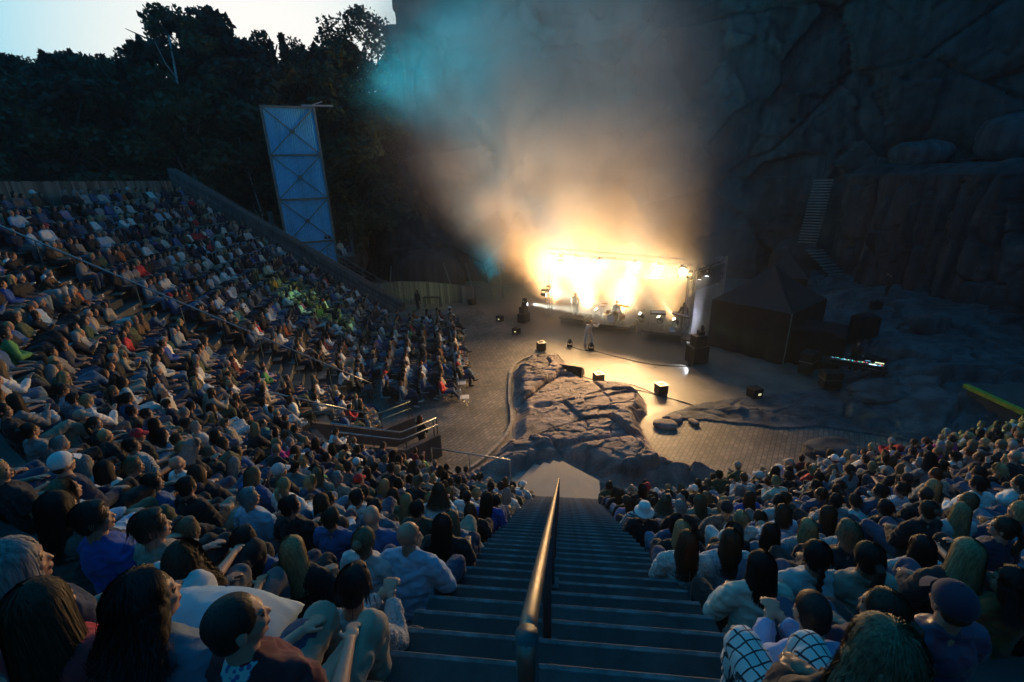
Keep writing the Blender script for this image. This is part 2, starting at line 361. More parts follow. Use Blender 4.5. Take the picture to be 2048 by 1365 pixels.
outc = [(-1.45, 25.5), (-2.3, 24.6), (-2.72, 22.97), (-2.4, 19.68), (-2.07, 17.76), (-2.15, 16.3), (-2.7, 14.93), (-3.35, 13.9), (-2.3, 13.4), (-1.35, 13.8), (-0.71, 14.4), (0, 14.75), (.85, 14.1), (1.45, 13.6), (2.02, 13.3), (3.77, 13.6), (4.76, 13.6), (5.66, 14.4), (5.1, 14.94), (4.12, 15.0), (3.6, 15.59), (3.46, 16.48), (3.38, 17.66), (3.91, 18.56), (3.98, 20.02), (3.6, 21.3), (1.6, 21.7), (1.09, 22.4), (0.2, 23.3), (0.1, 25.0), (-0.92, 26.0)]
def hf_out(X, Yv, sd):
    a = R_(24); U = X * math.cos(a) + Yv * math.sin(a); W = -X * math.sin(a) + Yv * math.cos(a)
    wu = U + .5 * fbm(X * .7, Yv * .7, 1, 4); ww = W + .5 * fbm(X * .7, Yv * .7, 8, 4)
    wu = U + .10 * fbm(X * 1.1, Yv * 1.1, 1, 4); ww = W + .10 * fbm(X * 1.1, Yv * 1.1, 8, 4)
    h1, e1, v = facets(wu * .33, ww * .52, 3, .45); h2, e2, v2 = facets(wu * .95 + 5, ww * 1.6, 9, .6); h3, e3, v3 = facets(wu * 3.2, ww * 5.5 + 3, 14, .9)
    base = sstep(0, .7, sd) * (.40 + .20 * sstep(-3, 3, X) * sstep(24, 17, Yv)); inn = sstep(0, .5, sd)
    r = base + .26 * h1 * inn + .10 * h2 * inn * (.3 + v) + .035 * h3 * inn * sstep(.3, .6, v2)
    r = r - .20 * np.exp(-(e1 / .035) ** 2) * inn - .07 * np.exp(-(e2 / .045) ** 2) * (v > .35) + .022 * fbm(X * 5, Yv * 5, 6, 4, .65) + .008 * fbm(X * 19, Yv * 19, 2, 3, .6)
    # deep hollow and a gully on the lower side
    r = r - .35 * np.exp(-(((X + .9) / .38) ** 2 + ((Yv - 18.6) / .22) ** 2))
    r = r - .28 * np.exp(-(((U * .2 + W - 15.2) / .16) ** 2)) * sstep(0, .6, sd) * .7
    return np.maximum(r, .012 + 0 * r)
rockfield('bedrock_outcrop', outc, -3.9, 6.1, 12.9, 26.5, .034, hf_out, M['rock'], False)

rr = [(4.2, 18.2), (5.6, 19.4), (6.81, 19.9), (8.33, 20.4), (11.55, 21.3), (13.4, 22.0), (14.6, 23.4), (15.2, 26.5), (14.6, 30), (14.2, 33), (12.5, 37), (14, 41), (30, 44), (40, 20), (30, 11), (17, 15.9), (12.81, 17.2), (10.81, 17.9), (8.97, 17.6), (6.0, 18.2)]
def terr(X, Yv):
    h = .25 + .9 * sstep(13.5, 17.5, X) + 1.0 * sstep(17, 22, X) * sstep(20, 28, Yv) + .0 * Yv
    return h
def hf_r(X, Yv, sd):
    wu = X + .8 * fbm(X * .4, Yv * .4, 1, 4); ww = Yv + .8 * fbm(X * .4, Yv * .4, 8, 4)
    wu = X + .5 * fbm(X * .4, Yv * .4, 1, 3); ww = Yv + .5 * fbm(X * .4, Yv * .4, 8, 3)
    h1, e1, v = facets(wu * .20, ww * .30, 5, .8); h2, e2, v2 = facets(wu * .6 + 2, ww * .9, 15, .8); h3, e3, v3 = facets(wu * 1.7, ww * 2.4, 25, .8)
    h = terr(X, Yv) * sstep(0, 2.2, sd) + .06; inn = sstep(0, 1.2, sd); far_ = .35 + .65 * sstep(9, 15, X)
    h = h + .55 * h1 * inn * far_ + .24 * h2 * inn * far_ + .07 * h3 * inn * (v2 > .4)
    h = h - .28 * np.exp(-(e1 / .03) ** 2) * inn - .09 * np.exp(-(e2 / .035) ** 2) * inn
    h = h + .06 * fbm(X * 3, Yv * 3, 6, 5, .65)
    return np.maximum(h, .014)
rockfield('bedrock_slope', rr, 4, 32, 14.5, 44, .065, hf_r, M['rock_r'], False)

# ------------------------------------------------------------------ the quarry cliff
def polyline_sample(P, n):
    P = np.array(P, float); s = np.r_[0, np.cumsum(np.hypot(*np.diff(P, axis=0).T))]
    t = np.linspace(0, s[-1], n); x = np.interp(t, s, P[:, 0]); y = np.interp(t, s, P[:, 1])
    k = max(1, n // 60); ker = np.hanning(2 * k + 3); ker /= ker.sum()
    pad = len(ker) // 2
    xs = np.convolve(np.pad(x, pad, 'edge'), ker, 'valid'); ys = np.convolve(np.pad(y, pad, 'edge'), ker, 'valid')
    return xs, ys, t
def cliff(name, P, H, nu, nv, seed, lean, top=None, m=None, vs=1.0):
    x, y, t = polyline_sample(P, nu)
    tx = np.gradient(x); ty = np.gradient(y); L = np.hypot(tx, ty); nx_, ny_ = ty / L, -tx / L   # towards the court
    T, Z = np.meshgrid(t, np.linspace(-1, H, nv), indexing='ij')
    X0 = x[:, None] + 0 * Z; Y0 = y[:, None] + 0 * Z
    wt = T + .9 * fbm(T * .12, Z * .12, seed, 4) + Z * .12; wz = Z - .18 * T + .9 * fbm(T * .12, Z * .12, seed + 5, 4)
    h1, e1, v = facets(wt * .075, wz * .085, seed, 1.0); h2, e2, v2 = facets(wt * .24 + 3, wz * .17, seed + 9, .9); h3, e3, v3 = facets(wt * .8, wz * .6, seed + 19, .9)
    D = 2.2 * fbm(T * .05, Z * .07, seed + 1, 3) + 2.2 * h1 + 1.0 * h2 * vs + .30 * h3 * (v2 > .3)
    D = D - .5 * np.exp(-(e1 / .016) ** 2) - .28 * np.exp(-(e2 / .022) ** 2) - .1 * np.exp(-(e3 / .04) ** 2)
    D = D + .25 * fbm(T * .6, Z * .25, seed + 3, 4, .6) + .16 * fbm(T * 2, Z * 2, seed + 4, 4, .65)
    D = D - lean * np.maximum(Z, 0)
    return X0, Y0, Z, D, nx_[:, None], ny_[:, None], T
P1 = [(-30, 95), (-24.5, 62), (-20.6, 49.5), (-17.2, 46.4), (-11, 45.2), (-4, 45.6), (4, 47), (12, 48), (19, 46.8), (24, 46.2), (32, 45), (42, 39), (56, 26), (75, 0)]
X0, Y0, Z, D, nx_, ny_, T = cliff('c', P1, 40, 760, 280, 21, .06)
D = D + 1.5 * sstep(20, 40, X0) * sstep(11, 14, Z)
xx = X0 + nx_ * D; yy = Y0 + ny_ * D
xx = xx + sstep(-14, -22, X0) * np.clip(Z - 4, 0, 30) * .17
o = link_mesh('quarry_cliff', grid_mesh('quarry_cliff', np.stack([xx, yy, Z], -1), 760, 280), M['cliff']); o['kind'] = 'structure'
# lower block on the right with a ledge on top
P2 = [(28.5, 47.5), (24.6, 45.2), (22.6, 42.6), (22.7, 39), (23.2, 34), (23.6, 29.5), (24.6, 25), (27.2, 19), (34, 11), (44, 4)]
nu, nv = 440, 190
x, y, t = polyline_sample(P2, nu); tx = np.gradient(x); ty = np.gradient(y); L = np.hypot(tx, ty); nx_ = (ty / L)[:, None]; ny_ = (-tx / L)[:, None]
vv = np.linspace(0, 1, nv); zf = np.minimum(vv / .66, 1) * 9.6; back = np.maximum(vv - .66, 0) / .34 * 17
T, Z = np.meshgrid(t, zf, indexing='ij'); B = np.broadcast_to(back, T.shape)
col_ = np.abs(((T * .42 + .35 * fbm(T * .3, Z * .1, 3, 3)) % 1) - .5)      # drill-split vertical pillars
g1, g2, v2 = cells(T * .45 + .2 * fbm(T, Z, 1, 2), Z * .13, 0, 4)
h2, e2, v2 = facets(T * .42 + .03 * Z, Z * .07, 4, .8); h3, e3, v3 = facets(T * 1.0 + 4, Z * .35, 8, .8)
D = 1.6 * h2 + .5 * h3 + 1.0 * fbm(T * .12, Z * .06, 9, 3) - .9 * np.exp(-(e2 / .05) ** 2) - .2 * np.exp(-(e3 / .05) ** 2) + .10 * fbm(T * 3, Z * 2, 4, 4)
D = D * sstep(4, 0, B) - B
Zt = Z + sstep(0, 1.5, B) * (.35 + .5 * fbm(T * .35, B * .35, 8, 4) + .5 * (cells(T * .4, B * .4, 0, 31)[2] - .3)) + 0.02 * B
D = D - .05 * Z
V = np.stack([x[:, None] + nx_ * D, y[:, None] + ny_ * D, Zt], -1)
o = link_mesh('rock_ledge', grid_mesh('rock_ledge', V, nu, nv), M['cliff']); o['kind'] = 'structure'

def boulder(loc, s, seed, m, label, rz=0, sub=4, group=None, cat='boulder', name='boulder'):
    bm = bmesh.new(); bmesh.ops.create_icosphere(bm, subdivisions=sub, radius=1); me = bpy.data.meshes.new(name); bm.to_mesh(me); bm.free()
    co = np.empty(len(me.vertices) * 3, np.float32); me.vertices.foreach_get('co', co); co = co.reshape(-1, 3)
    co = np.sign(co) * np.abs(co) ** .72
    f1, f2, v = cells(co[:, 0] * 1.2 + seed, co[:, 1] * 1.2, co[:, 2] * 1.2, seed)
    d = 1 + .16 * fbm(co[:, 0] + seed, co[:, 1], co[:, 2], 3) + .12 * (v - .5) + .03 * fbm(co[:, 0] * 6, co[:, 1] * 6, co[:, 2] * 6 + seed, 3)
    co = co * d[:, None] * np.array(s); me.vertices.foreach_set('co', co.ravel()); me.update()
    o = link_mesh(name, me, m, smooth=True, loc=loc, rot=(0, 0, rz)); return tag(o, label, cat, group)
boulder((27.5, 41.5, 10.9), (1.9, 1.5, 1.0), 3, M['rock_r'], 'big rounded boulder lying on the dark rock ledge at upper right', cat='boulder')
boulder((31, 38, 11.8), (2.0, 1.8, 1.6), 5, M['rock_r'], 'angular block of rock behind the rounded boulder on the ledge', cat='boulder')
boulder((34.5, 33.5, 11.7), (2.3, 1.8, 1.5), 8, M['rock_r'], 'wide rock heap on the ledge near the right edge of the picture', cat='boulder')
boulder((20.2, 26.3, 1.9), (.95, .6, .65), 12, M['rock_r'], 'upright pale block of stone standing before the right cliff', rz=.3)
boulder((17.3, 27.8, 1.3), (1.1, .8, .42), 14, M['rock_r'], 'low flat boulder right of the black tent', rz=.8)
boulder((14.8, 20.2, .55), (1.9, 1.0, .35), 17, M['rock_r'], 'broad low hump of bedrock in front of the mixing desk', rz=.2, sub=5)
boulder((17.2, 23.3, 1.3), (1.5, 1.0, .6), 19, M['rock_r'], 'dark sloping rock to the right of the mixing desk', rz=-.5)
boulder((10.2, 15.9, .1), (1.1, .6, .4), 23, M['rock_r'], 'small hump of rock breaking through the pavers behind the right crowd', rz=.2)
for i, (bx, by, bs, lb) in enumerate([(4.4, 17.6, .32, 'flat pinkish stone at the tip of the bedrock outcrop'), (4.95, 18.15, .22, 'small loose stone between outcrop and yard'), (5.6, 17.9, .18, 'smallest loose stone right of the outcrop')]):
    boulder((bx, by, .08), (bs * 1.5, bs, bs * .5), 40 + i, M['rock'], lb, rz=i, sub=3, cat='stone', name='stone')
boulder((-9.3, 33.9, .12), (.45, .2, .16), 51, M['rock'], 'small heap of pale rubble on the paving near the board fence', sub=3, cat='rubble', name='rubble')
boulder((-26.0, 46, 4.5), (5.5, 4, 4.4), 61, M['rock_r'], 'dark rock knoll between the side wall and the corrugated tower', sub=4, name='rock_knoll', cat='rock')
boulder((-13.5, 44.2, .6), (3.4, 1.4, 3.0), 66, M['cliff'], 'broad buttress of rock at the foot of the cliff behind the fence', sub=5, name='rock_buttress', cat='rock', rz=.2)
BEAM_W = 50000; GLOW_W = 3400
SMOKE_LIGHTS = [(7.4, 31.0, .5, (3, 33, 20), 20000, 62, (1, .52, .18)), (4.5, 32.6, .5, (0, 34, 20), 60000, 70, (1, .53, .19)), (2.0, 34.0, .5, (-4, 35, 20), 96000, 72, (1, .53, .19)), (-.6, 35.6, .4, (-6, 37, 16), 80000, 84, (1, .50, .18)),
 (-18.2, 38.6, 16.2, (-7, 41, 18), 20000, 70, (.0, .44, .62)), (-18.0, 38.8, 16.4, (0, 40, 23), 24000, 44, (.0, .44, .62)), (-7, 43.4, .8, (-7, 40.5, 22), 8000, 80, (.0, .44, .60)), (0, 43.6, .8, (-3, 40.8, 22), 24000, 80, (.0, .43, .60)), (7, 43.6, .8, (6, 41.5, 24), 16000, 76, (.0, .38, .6))]
WASH_LIGHTS = [(4.6, 29.8, 4.5, (1.5, 21, 0), 6000, 50, (1, .58, .27)),
 (-.5, 32.4, 4.3, (-11.5, 36.8, 1.0), 1800, 22, (.8, 1, .4)), (7.9, 24.5, 2.35, (14.5, 14.8, 1.8), 3500, 28, (.85, 1, .35)), (7.0, 28.3, 4.3, (-16, 26, 3.2), 11000, 12, (.5, 1, .12))]
HAZE_D = .0007; SMOKE_D = .50; VEIL_D = .05
# ------------------------------------------------------------------ seating bowl geometry
RAKE = .7048; R0 = 9.8; ZB = .45
_ss = np.arange(-40, 40.01, .05)
def _kappa(s):
    if s < -11.1: return 1 / 72.
    if s < 3.1: return 1 / 9.8
    return 1 / 400.
_ph = np.zeros(len(_ss)); _px = np.zeros(len(_ss)); _py = np.zeros(len(_ss)); i0 = int(np.argmin(abs(_ss)))
_ph[i0] = math.pi / 2; _px[i0] = .07; _py[i0] = 11.9
for i in range(i0 + 1, len(_ss)):
    _ph[i] = _ph[i - 1] + _kappa(_ss[i - 1]) * .05; f = _ph[i] - math.pi / 2
    _px[i] = _px[i - 1] + math.cos(f) * .05; _py[i] = _py[i - 1] + math.sin(f) * .05
for i in range(i0 - 1, -1, -1):
    _ph[i] = _ph[i + 1] - _kappa(_ss[i]) * .05; f = _ph[i] - math.pi / 2
    _px[i] = _px[i + 1] - math.cos(f) * .05; _py[i] = _py[i + 1] - math.sin(f) * .05
def bowl(s, d):
    """point and facing angle at arc length s along the front edge, d metres up the bank"""
    x = np.interp(s, _ss, _px); y = np.interp(s, _ss, _py); p = np.interp(s, _ss, _ph)
    return x - d * np.cos(p), y - d * np.sin(p), p
def zseat(d): return ZB + RAKE * d
NROW = 17; DROW = .837; HROW = .59
def row_d(k): return -.4 + DROW * k
S_END = -28.6; S_AISLE = -12.0; S_VOM = -7.1; S_RIGHT = 24.
def cut_s(sc, lat, d):
    """arc length where a line parallel to the normal at sc, lat metres aside, crosses offset d"""
    ks = _kappa(sc + (.01 if lat > 0 else -.01)); return sc + math.copysign(math.asin(min(.99, abs(lat) * ks / (1 + ks * max(d, -5)))) / ks, lat)

terr_o = empty('seating_terrace', (0, 0, 0), kind='structure')
def strip(segs, k, name, prof, m):
    """prof: list of (dd,z) relative to the row; segs: list of (s0,s1)"""
    mb = MB()
    for s0, s1 in segs:
        n_ = max(1, int((s1 - s0) / .45)); rows = []
        for i in range(n_ + 1):
            s = s0 + (s1 - s0) * i / n_
            rows.append([(*[float(q) for q in bowl(s, row_d(k) + dd)[:2]], k * HROW + z) for dd, z in prof])
        P = len(prof); vs = [p for r in rows for p in r]
        fs = [(i * P + j, i * P + (j + 1) % P, (i + 1) * P + (j + 1) % P, (i + 1) * P + j) for i in range(n_) for j in range(P)]
        fs += [tuple(range(P - 1, -1, -1)), tuple(range(n_ * P, n_ * P + P))]
        mb.add(vs, fs)
    me = mb.mesh(name); fixn(me)
    return link_mesh(name, me, m, terr_o)
plank_tpl = {}
for k in range(NROW):
    d = row_d(k)
    left_end = cut_s(0, -1.18, d + .4); right_st = cut_s(0, 1.2, d + .4)
    segs = []
    if d < 2.2: segs += [(S_END, cut_s(S_VOM, -.95, d)), (cut_s(S_VOM, .95, d), left_end)]
    else: segs += [(S_END, left_end)]
    segs += [(right_st, S_RIGHT)]
    strip(segs, k, 'terrace_step', [(0, -.75), (DROW + .02, -.75), (DROW + .02, 0), (0, 0)], M['concrete_d'])
    # benches: two boards each, in lengths of about three metres
    for s0, s1 in segs:
        if s1 - s0 < .5: continue
        if s0 > -5: s0 += .1
        n_ = max(1, int((s1 - s0) * (1 + d * .05) / 3.0))
        for i in range(n_):
            a = s0 + (s1 - s0) * i / n_ + .015; b = s0 + (s1 - s0) * (i + 1) / n_ - .015
            # leave the aisle free of benches
            al, ar = cut_s(S_AISLE, -.65, d), cut_s(S_AISLE, .65, d)
            parts_ = [(a, b)]
            if a < ar and b > al: parts_ = [(a, min(b, al)), (max(a, ar), b)]
            for a_, b_ in parts_:
                if b_ - a_ < .25: continue
                mb = MB(); q = 5; prof = [(.42, .40), (.78, .40), (.78, .44), (.42, .44)]
                vs = []
                for j in range(q + 1):
                    s = a_ + (b_ - a_) * j / q
                    vs += [(*[float(t_) for t_ in bowl(s, d + dd)[:2]], k * HROW + z) for dd, z in prof]
                fs = [(j * 4 + e_, j * 4 + (e_ + 1) % 4, j * 4 + 4 + (e_ + 1) % 4, j * 4 + 4 + e_) for j in range(q) for e_ in range(4)] + [(3, 2, 1, 0), (q * 4, q * 4 + 1, q * 4 + 2, q * 4 + 3)]
                mb.add(vs, fs); me = mb.mesh('bench_plank'); fixn(me); link_mesh('bench_plank', me, M['plank'], terr_o)
# earth / concrete mass behind the top row
# side aisle: half steps
ax, ay, ap = [float(q) for q in bowl(S_AISLE, 0)]; fx, fy = math.cos(ap), math.sin(ap)
for k in range(NROW):
    d = row_d(k)
    cx, cy2 = ax - fx * (d + .62), ay - fy * (d + .62)
    MB().box((cx, cy2, k * HROW + .145), (.43, 1.2, .29), rz=ap).build('aisle_step', M['concrete'], terr_o)

# ------------------------------------------------------------------ central staircase
stc = empty('staircase', (0.07, 11.9, 0), label='long steep concrete staircase running down the middle between the two seating blocks', cat='staircase')
TR, RS = .837 / 3, .59 / 3
smesh = {}; M['nosing'] = mat('worn_step_edge', (.135, .145, .155), .8, nscale=4, namt=.95, bump=.4, bscale=60, bdist=.004, detail=8)
def step_mesh(wl, wr, key):
    if key not in smesh:
        mb = MB(); mb.box(((wr - wl) / 2, -TR / 2 - .2, -RS / 2 - .1), (wl + wr, TR + .4, RS + .2), bev=.010); nf = len(mb.f); mb.box(((wr - wl) / 2, -.012, -.008), (wl + wr - .004, .034, .022), bev=.005); smesh[key] = mb.mesh('step')
        smesh[key].materials.append(M['concrete']); smesh[key].materials.append(M['nosing'])
        for p in smesh[key].polygons[nf:]: p.material_index = 1
    return smesh[key]
for i in range(50):
    y = 11.9 - i * TR; z = ZB + i * RS + RS
    key = (i % 3 == 2)
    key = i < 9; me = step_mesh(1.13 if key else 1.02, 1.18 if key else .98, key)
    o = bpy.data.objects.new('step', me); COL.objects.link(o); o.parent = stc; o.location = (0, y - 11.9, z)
# landing and the three steps turning left off it
ld = empty('landing', (0, 0, 0), kind='structure')
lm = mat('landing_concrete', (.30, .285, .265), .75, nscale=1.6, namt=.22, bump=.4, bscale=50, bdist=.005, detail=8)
landp = [(-1.1, 11.85), (1.25, 11.95), (1.27, 13.1), (0, 14.15)]
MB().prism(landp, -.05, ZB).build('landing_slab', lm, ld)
dvec = Vector((-1.1, 11.85)) - Vector((0, 14.15)); nrm = Vector((-dvec.y, dvec.x)).normalized(); nrm = -nrm if nrm.x > 0 else nrm
for i in range(4):
    a = Vector((0, 14.15)) - dvec.normalized() * (.0) ; b = Vector((-1.1, 11.85)) + dvec.normalized() * .9
    o0 = nrm * (.33 * i + .003); o1 = nrm * (.33 * (i + 1)); tp = ZB - .11 * (i + 1)
    a = a + dvec.normalized() * .12 * i
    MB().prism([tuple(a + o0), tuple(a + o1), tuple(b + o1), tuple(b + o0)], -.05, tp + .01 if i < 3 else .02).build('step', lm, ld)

# handrail down the middle of the staircase
rail = empty('handrail', (.02, 11.5, ZB), label='worn steel handrail running down the middle of the central staircase', cat='handrail')
hx = -.075
def nose(y): return ZB + RAKE * (11.9 - y)
ya, yb2 = .74, 11.35
MB().tube([(hx, ya - .02, nose(ya) + .80), (hx, ya, nose(ya) + .88), (hx, ya + .06, nose(ya + .06) + .915)] + [(hx, y, nose(y) + .92) for y in np.linspace(ya + .5, yb2 - .1, 12)] + [(hx, yb2, nose(yb2) + .91)], .022, 14).build('rail', M['brass'], rail, smooth=True)
rail.location = (0, 0, 0)
for y in [.75, 1.95, 2.95, 3.97, 5.0, 6.05, 7.1, 8.2, 9.3, 10.35, 11.3]:
    p = MB(); p.tube([(hx, y, nose(y) - .12), (hx, y, nose(y) + .905)], .027, 12); p.build('post', M['railp'], rail, smooth=True)
    MB().box((hx, y, math.floor((11.9 - y) / TR + 1) * RS + ZB + .005), (.12, .12, .012)).build('base_plate', M['railp'], rail)

# side aisle handrail
sr = empty('aisle_handrail', (0, 0, 0), label='long grey handrail on posts following the side aisle down the left block', cat='handrail')
def aisle_pt(d, lat, dz): return (ax - fx * d - fy * lat * -1 * -1, ay - fy * d + fx * lat, zseat(d) + dz)
LAT = .75
MB().tube([aisle_pt(d, LAT, .72) for d in np.linspace(-.3, 13.6, 12)], .032, 8).build('rail', M['steel'], sr, smooth=True)
for d in np.arange(.2, 13.6, 1.28):
    a = aisle_pt(d, LAT, .72); MB().tube([(a[0], a[1], a[2] - 1.15), a], .02, 6).build('post', M['gsteel'], sr)
a = aisle_pt(-.3, LAT, .72); MB().tube([(a[0], a[1], 0), a], .022, 6).build('post', M['gsteel'], sr)
# small white row numbers on the aisle steps
for k in range(4, 14):
    a = aisle_pt(row_d(k) + .30, .15, 0)
    tg = MB(); tg.box((a[0] + fx * .0, a[1], k * HROW + .25), (.012, .11, .09), rz=ap)
    # plate on the riser of the row, facing down the aisle
tgm = mat('white_enamel', (.8, .8, .8), .4)
for k in range(3, 15):
    d = row_d(k) - .012; px, py = ax - fx * d - fy * .3, ay - fy * d + fx * .3
    o = MB().box((0, 0, 0), (.012, .11, .11)).build('row_plate', tgm, loc=(px, py, k * HROW - .08), rot=(0, 0, ap)); o.name = 'row_plate'
    MB().box((.008, 0, 0), (.003, .035, .035)).build('printed_square', M['black'], o)
    tag(o, 'small white square row marker on the left aisle riser, ' + ['lowest', 'second', 'third', 'fourth', 'fifth', 'sixth', 'seventh', 'eighth', 'ninth', 'tenth', 'eleventh', 'topmost'][k - 3] + ' of its line', 'marker', 'white row markers beside the left aisle')

# ------------------------------------------------------------------ entrance cut into the lower left rows
vx, vy, vp = [float(q) for q in bowl(S_VOM, 0)]; gx, gy = math.cos(vp), math.sin(vp)
def vpt(d, lat, z): return (vx - gx * d + gy * lat, vy - gy * d - gx * lat, z)     # lat + = towards the central stairs
M['wallr'] = mat('reddish_concrete', (.12, .095, .085), .85, nscale=2, namt=.35, bump=.4, bscale=30, bdist=.006)
vom = [('near', .95, 'curved concrete wall on the near side of the lower left entrance'), ('far', -.95, 'concrete wall on the far side of the lower left entrance')]
for nm, lat, lb in vom:
    e_ = empty('entrance_wall', (0, 0, 0), label=lb, cat='wall')
    for nseg, (d0, d1, z0, z1) in enumerate([(-1.5, 0, .95, .95), (0, 2.4, .95, 2.3)]):
        a = Vector(vpt(d0, lat, 0)); b = Vector(vpt(d1, lat, 0)); s_ = Vector((gy, -gx, 0)) * .11
        mb = MB(); vs = []
        for p, zt in ((a, z0), (b, z1)):
            for sg in (-1, 1): vs += [p + s_ * sg + Vector((0, 0, -.05)), p + s_ * sg + Vector((0, 0, zt))]
        mb.add(vs, [(0, 1, 3, 2), (4, 6, 7, 5), (0, 4, 5, 1), (2, 3, 7, 6), (1, 5, 7, 3), (0, 2, 6, 4)]); me = mb.mesh('wall_panel'); fixn(me); link_mesh('wall_panel', me, M['wallr'], e_)
    r_ = empty('entrance_railing', (0, 0, 0), label=('tubular railing on top of the near wall of the lower left entrance' if lat > 0 else 'thin railing on the far wall of the lower left entrance'), cat='railing')
    for hz in (.42, .72):
        pts = [vpt(-1.45, lat, .95 + hz), vpt(-.2, lat, .95 + hz), vpt(0.1, lat, .98 + hz), vpt(2.4, lat, 2.3 + hz)]
        MB().tube(pts, .022 if lat < 0 else .028, 8).build('rail', M['steel'] if lat > 0 else M['gsteel'], r_, smooth=True)
    for d in (-1.45, -1.3, -.1, 1.1, 2.3):
        zt = .95 if d < 0 else .95 + d * .5625
        MB().tube([vpt(d, lat, zt - .02), vpt(d, lat, zt + .74)], .022, 6).build('post', M['railp'], r_)
e_ = tag(MB().bar(vpt(2.45, -1.05, .95), vpt(2.45, 1.05, .95), .2, 2.2).build('entrance_back_wall', M['concrete_d']), 'dark concrete back wall inside the lower left entrance', 'wall')
# bright steel handrails
def short_rail(a, b, n_, lab, h=.9, two=True, m='steel'):
    e_ = empty('short_handrail', (0, 0, 0), label=lab, cat='handrail'); a = Vector(a); b = Vector(b)
    MB().tube([a, b], .028, 10).build('rail', M[m], e_, smooth=True)
    if two: MB().tube([a - Vector((0, 0, .42)), b - Vector((0, 0, .42))], .02, 8).build('rail', M[m], e_, smooth=True)
    for i in range(n_):
        p = a.lerp(b, i / (n_ - 1)); MB().tube([p, p - Vector((0, 0, h))], .022, 8).build('post', M[m], e_, smooth=True)
    return e_
short_rail(vpt(3.6, -2.35, 3.5), vpt(-.2, -2.5, 1.0), 4, 'bright double handrail beside the small steps left of the entrance')
short_rail((-4.75, 13.9, .95), (-1.75, 13.05, 1.15), 3, 'single pale handrail leading from the entrance to the landing', two=False)

# ------------------------------------------------------------------ side and back walls of the left block (each board its own piece)
sw = empty('side_wall', (0, 0, 0), label='sloping timber clad side wall closing the far end of the left block', cat='wall')
bx, by, bp = [float(q) for q in bowl(S_END - .25, 0)]; hx_, hy_ = math.cos(bp), math.sin(bp)
def swp(d, lat, z): return Vector((bx - hx_ * d - hy_ * -lat, by - hy_ * d + hx_ * lat * -1 * -1, z))
def swz(d): return zseat(d) + 1.15
D0, D1 = -1.2, 14.0
# core
mb = MB(); vs = []
for d in (D0, D1):
    for lat in (.08, .75): vs += [swp(d, lat, -.1), swp(d, lat, swz(d) - .06)]
mb.add(vs, [(0, 1, 3, 2), (4, 6, 7, 5), (0, 4, 5, 1), (2, 3, 7, 6), (1, 5, 7, 3), (0, 2, 6, 4)]); me = mb.mesh('core'); fixn(me); link_mesh('wall_core', me, M['concrete_d'], sw)
sl = math.hypot(1, RAKE)
for i in range(9):   # boards along the slope on the inner face
    z0 = -.08 - i * .17
    for j in range(5):
        da = D0 + (D1 - D0) * j / 5 + .01; db = D0 + (D1 - D0) * (j + 1) / 5 - .01
        MB().bar(swp(da, .06 - .008 * (i % 2), swz(da) + z0), swp(db, .06 - .008 * (i % 2), swz(db) + z0), .03, .155 ).build('board', M['fence2'], sw)
for i in range(4):   # cap boards
    for j in range(5):
        da = D0 + (D1 - D0) * j / 5 + .01; db = D0 + (D1 - D0) * (j + 1) / 5 - .01
        MB().bar(swp(da, .1 + i * .185, swz(da) - .03 + .006 * (i % 2)), swp(db, .1 + i * .185, swz(db) - .03 + .006 * (i % 2)), .175, .04).build('cap_board', M['fence2'], sw)
short_rail(swp(4.5, .95, swz(4.5) + .55), swp(-1.8, .95, swz(-1.8) + .55), 6, 'thin railing running down beside the far side wall of the left block', m='gsteel', h=1.0)
bw = empty('back_wall', (0, 0, 0), label='tall board fence behind the top row of the left block', cat='wall')
bd = row_d(NROW) + .12; zt = 10.62; ztop = NROW * HROW
ns = 150; ls = np.linspace(S_END - .3, S_AISLE - .5 + 6, ns)
tplb = MB().box((0, 0, 0), (.03, .148, 1), bev=.004).mesh('board'); tplb.materials.append(M['fence'])
for i, s in enumerate(ls):
    x, y, p = [float(q) for q in bowl(s, bd)]
    o = bpy.data.objects.new('board', tplb); COL.objects.link(o); o.parent = bw
    h = zt - (ztop - 1.0) + random.uniform(-.02, .02); o.location = (x + math.cos(p) * random.uniform(0, .012), y + math.sin(p) * random.uniform(0, .012), ztop - 1.0 + h / 2); o.scale = (1, 1.06 * (1 + bd / 72) if s < -11 else 2.1, h)
    o.rotation_euler = (0, 0, p)
# pale standing post by the side wall and low mast
tag(MB().tube([(-24.6, 37.2, 5.5), (-24.6, 37.2, 8.0)], .22, 8).build('marker_post', M['gsteel']), 'short thick pale post standing beyond the far side wall', 'post')

# ------------------------------------------------------------------ board fence below the cliff
fn = empty('board_fence', (0, 0, 0), label='low curved fence of vertical boards beyond the floor seats', cat='fence')
fpts = [(-18.6, 35.1, 1.7), (-16.5, 36.1, 1.95), (-13.8, 36.9, 2.05), (-11.5, 37.3, 1.9), (-9.2, 37.5, 1.6), (-7.2, 37.4, 1.35)]
fp = []
for a, b in zip(fpts[:-1], fpts[1:]):
    L_ = math.hypot(b[0] - a[0], b[1] - a[1]); n_ = int(L_ / .145)
    for i in range(n_): t = i / n_; fp.append(tuple(a[j] + (b[j] - a[j]) * t for j in range(3)))
for i, (x, y, h) in enumerate(fp[:-1]):
    a = math.atan2(fp[i + 1][1] - y, fp[i + 1][0] - x)
    o = bpy.data.objects.new('board', tplb); COL.objects.link(o); o.parent = fn; o.location = (x, y, h / 2 - .05); o.scale = (1, .93, h + .1 + random.uniform(-.015, .015)); o.rotation_euler = (0, 0, a + math.pi / 2)
MB().tube([(x, y + .02, h + .02) for x, y, h in fpts], .03, 4).build('top_rail', M['fence'], fn)
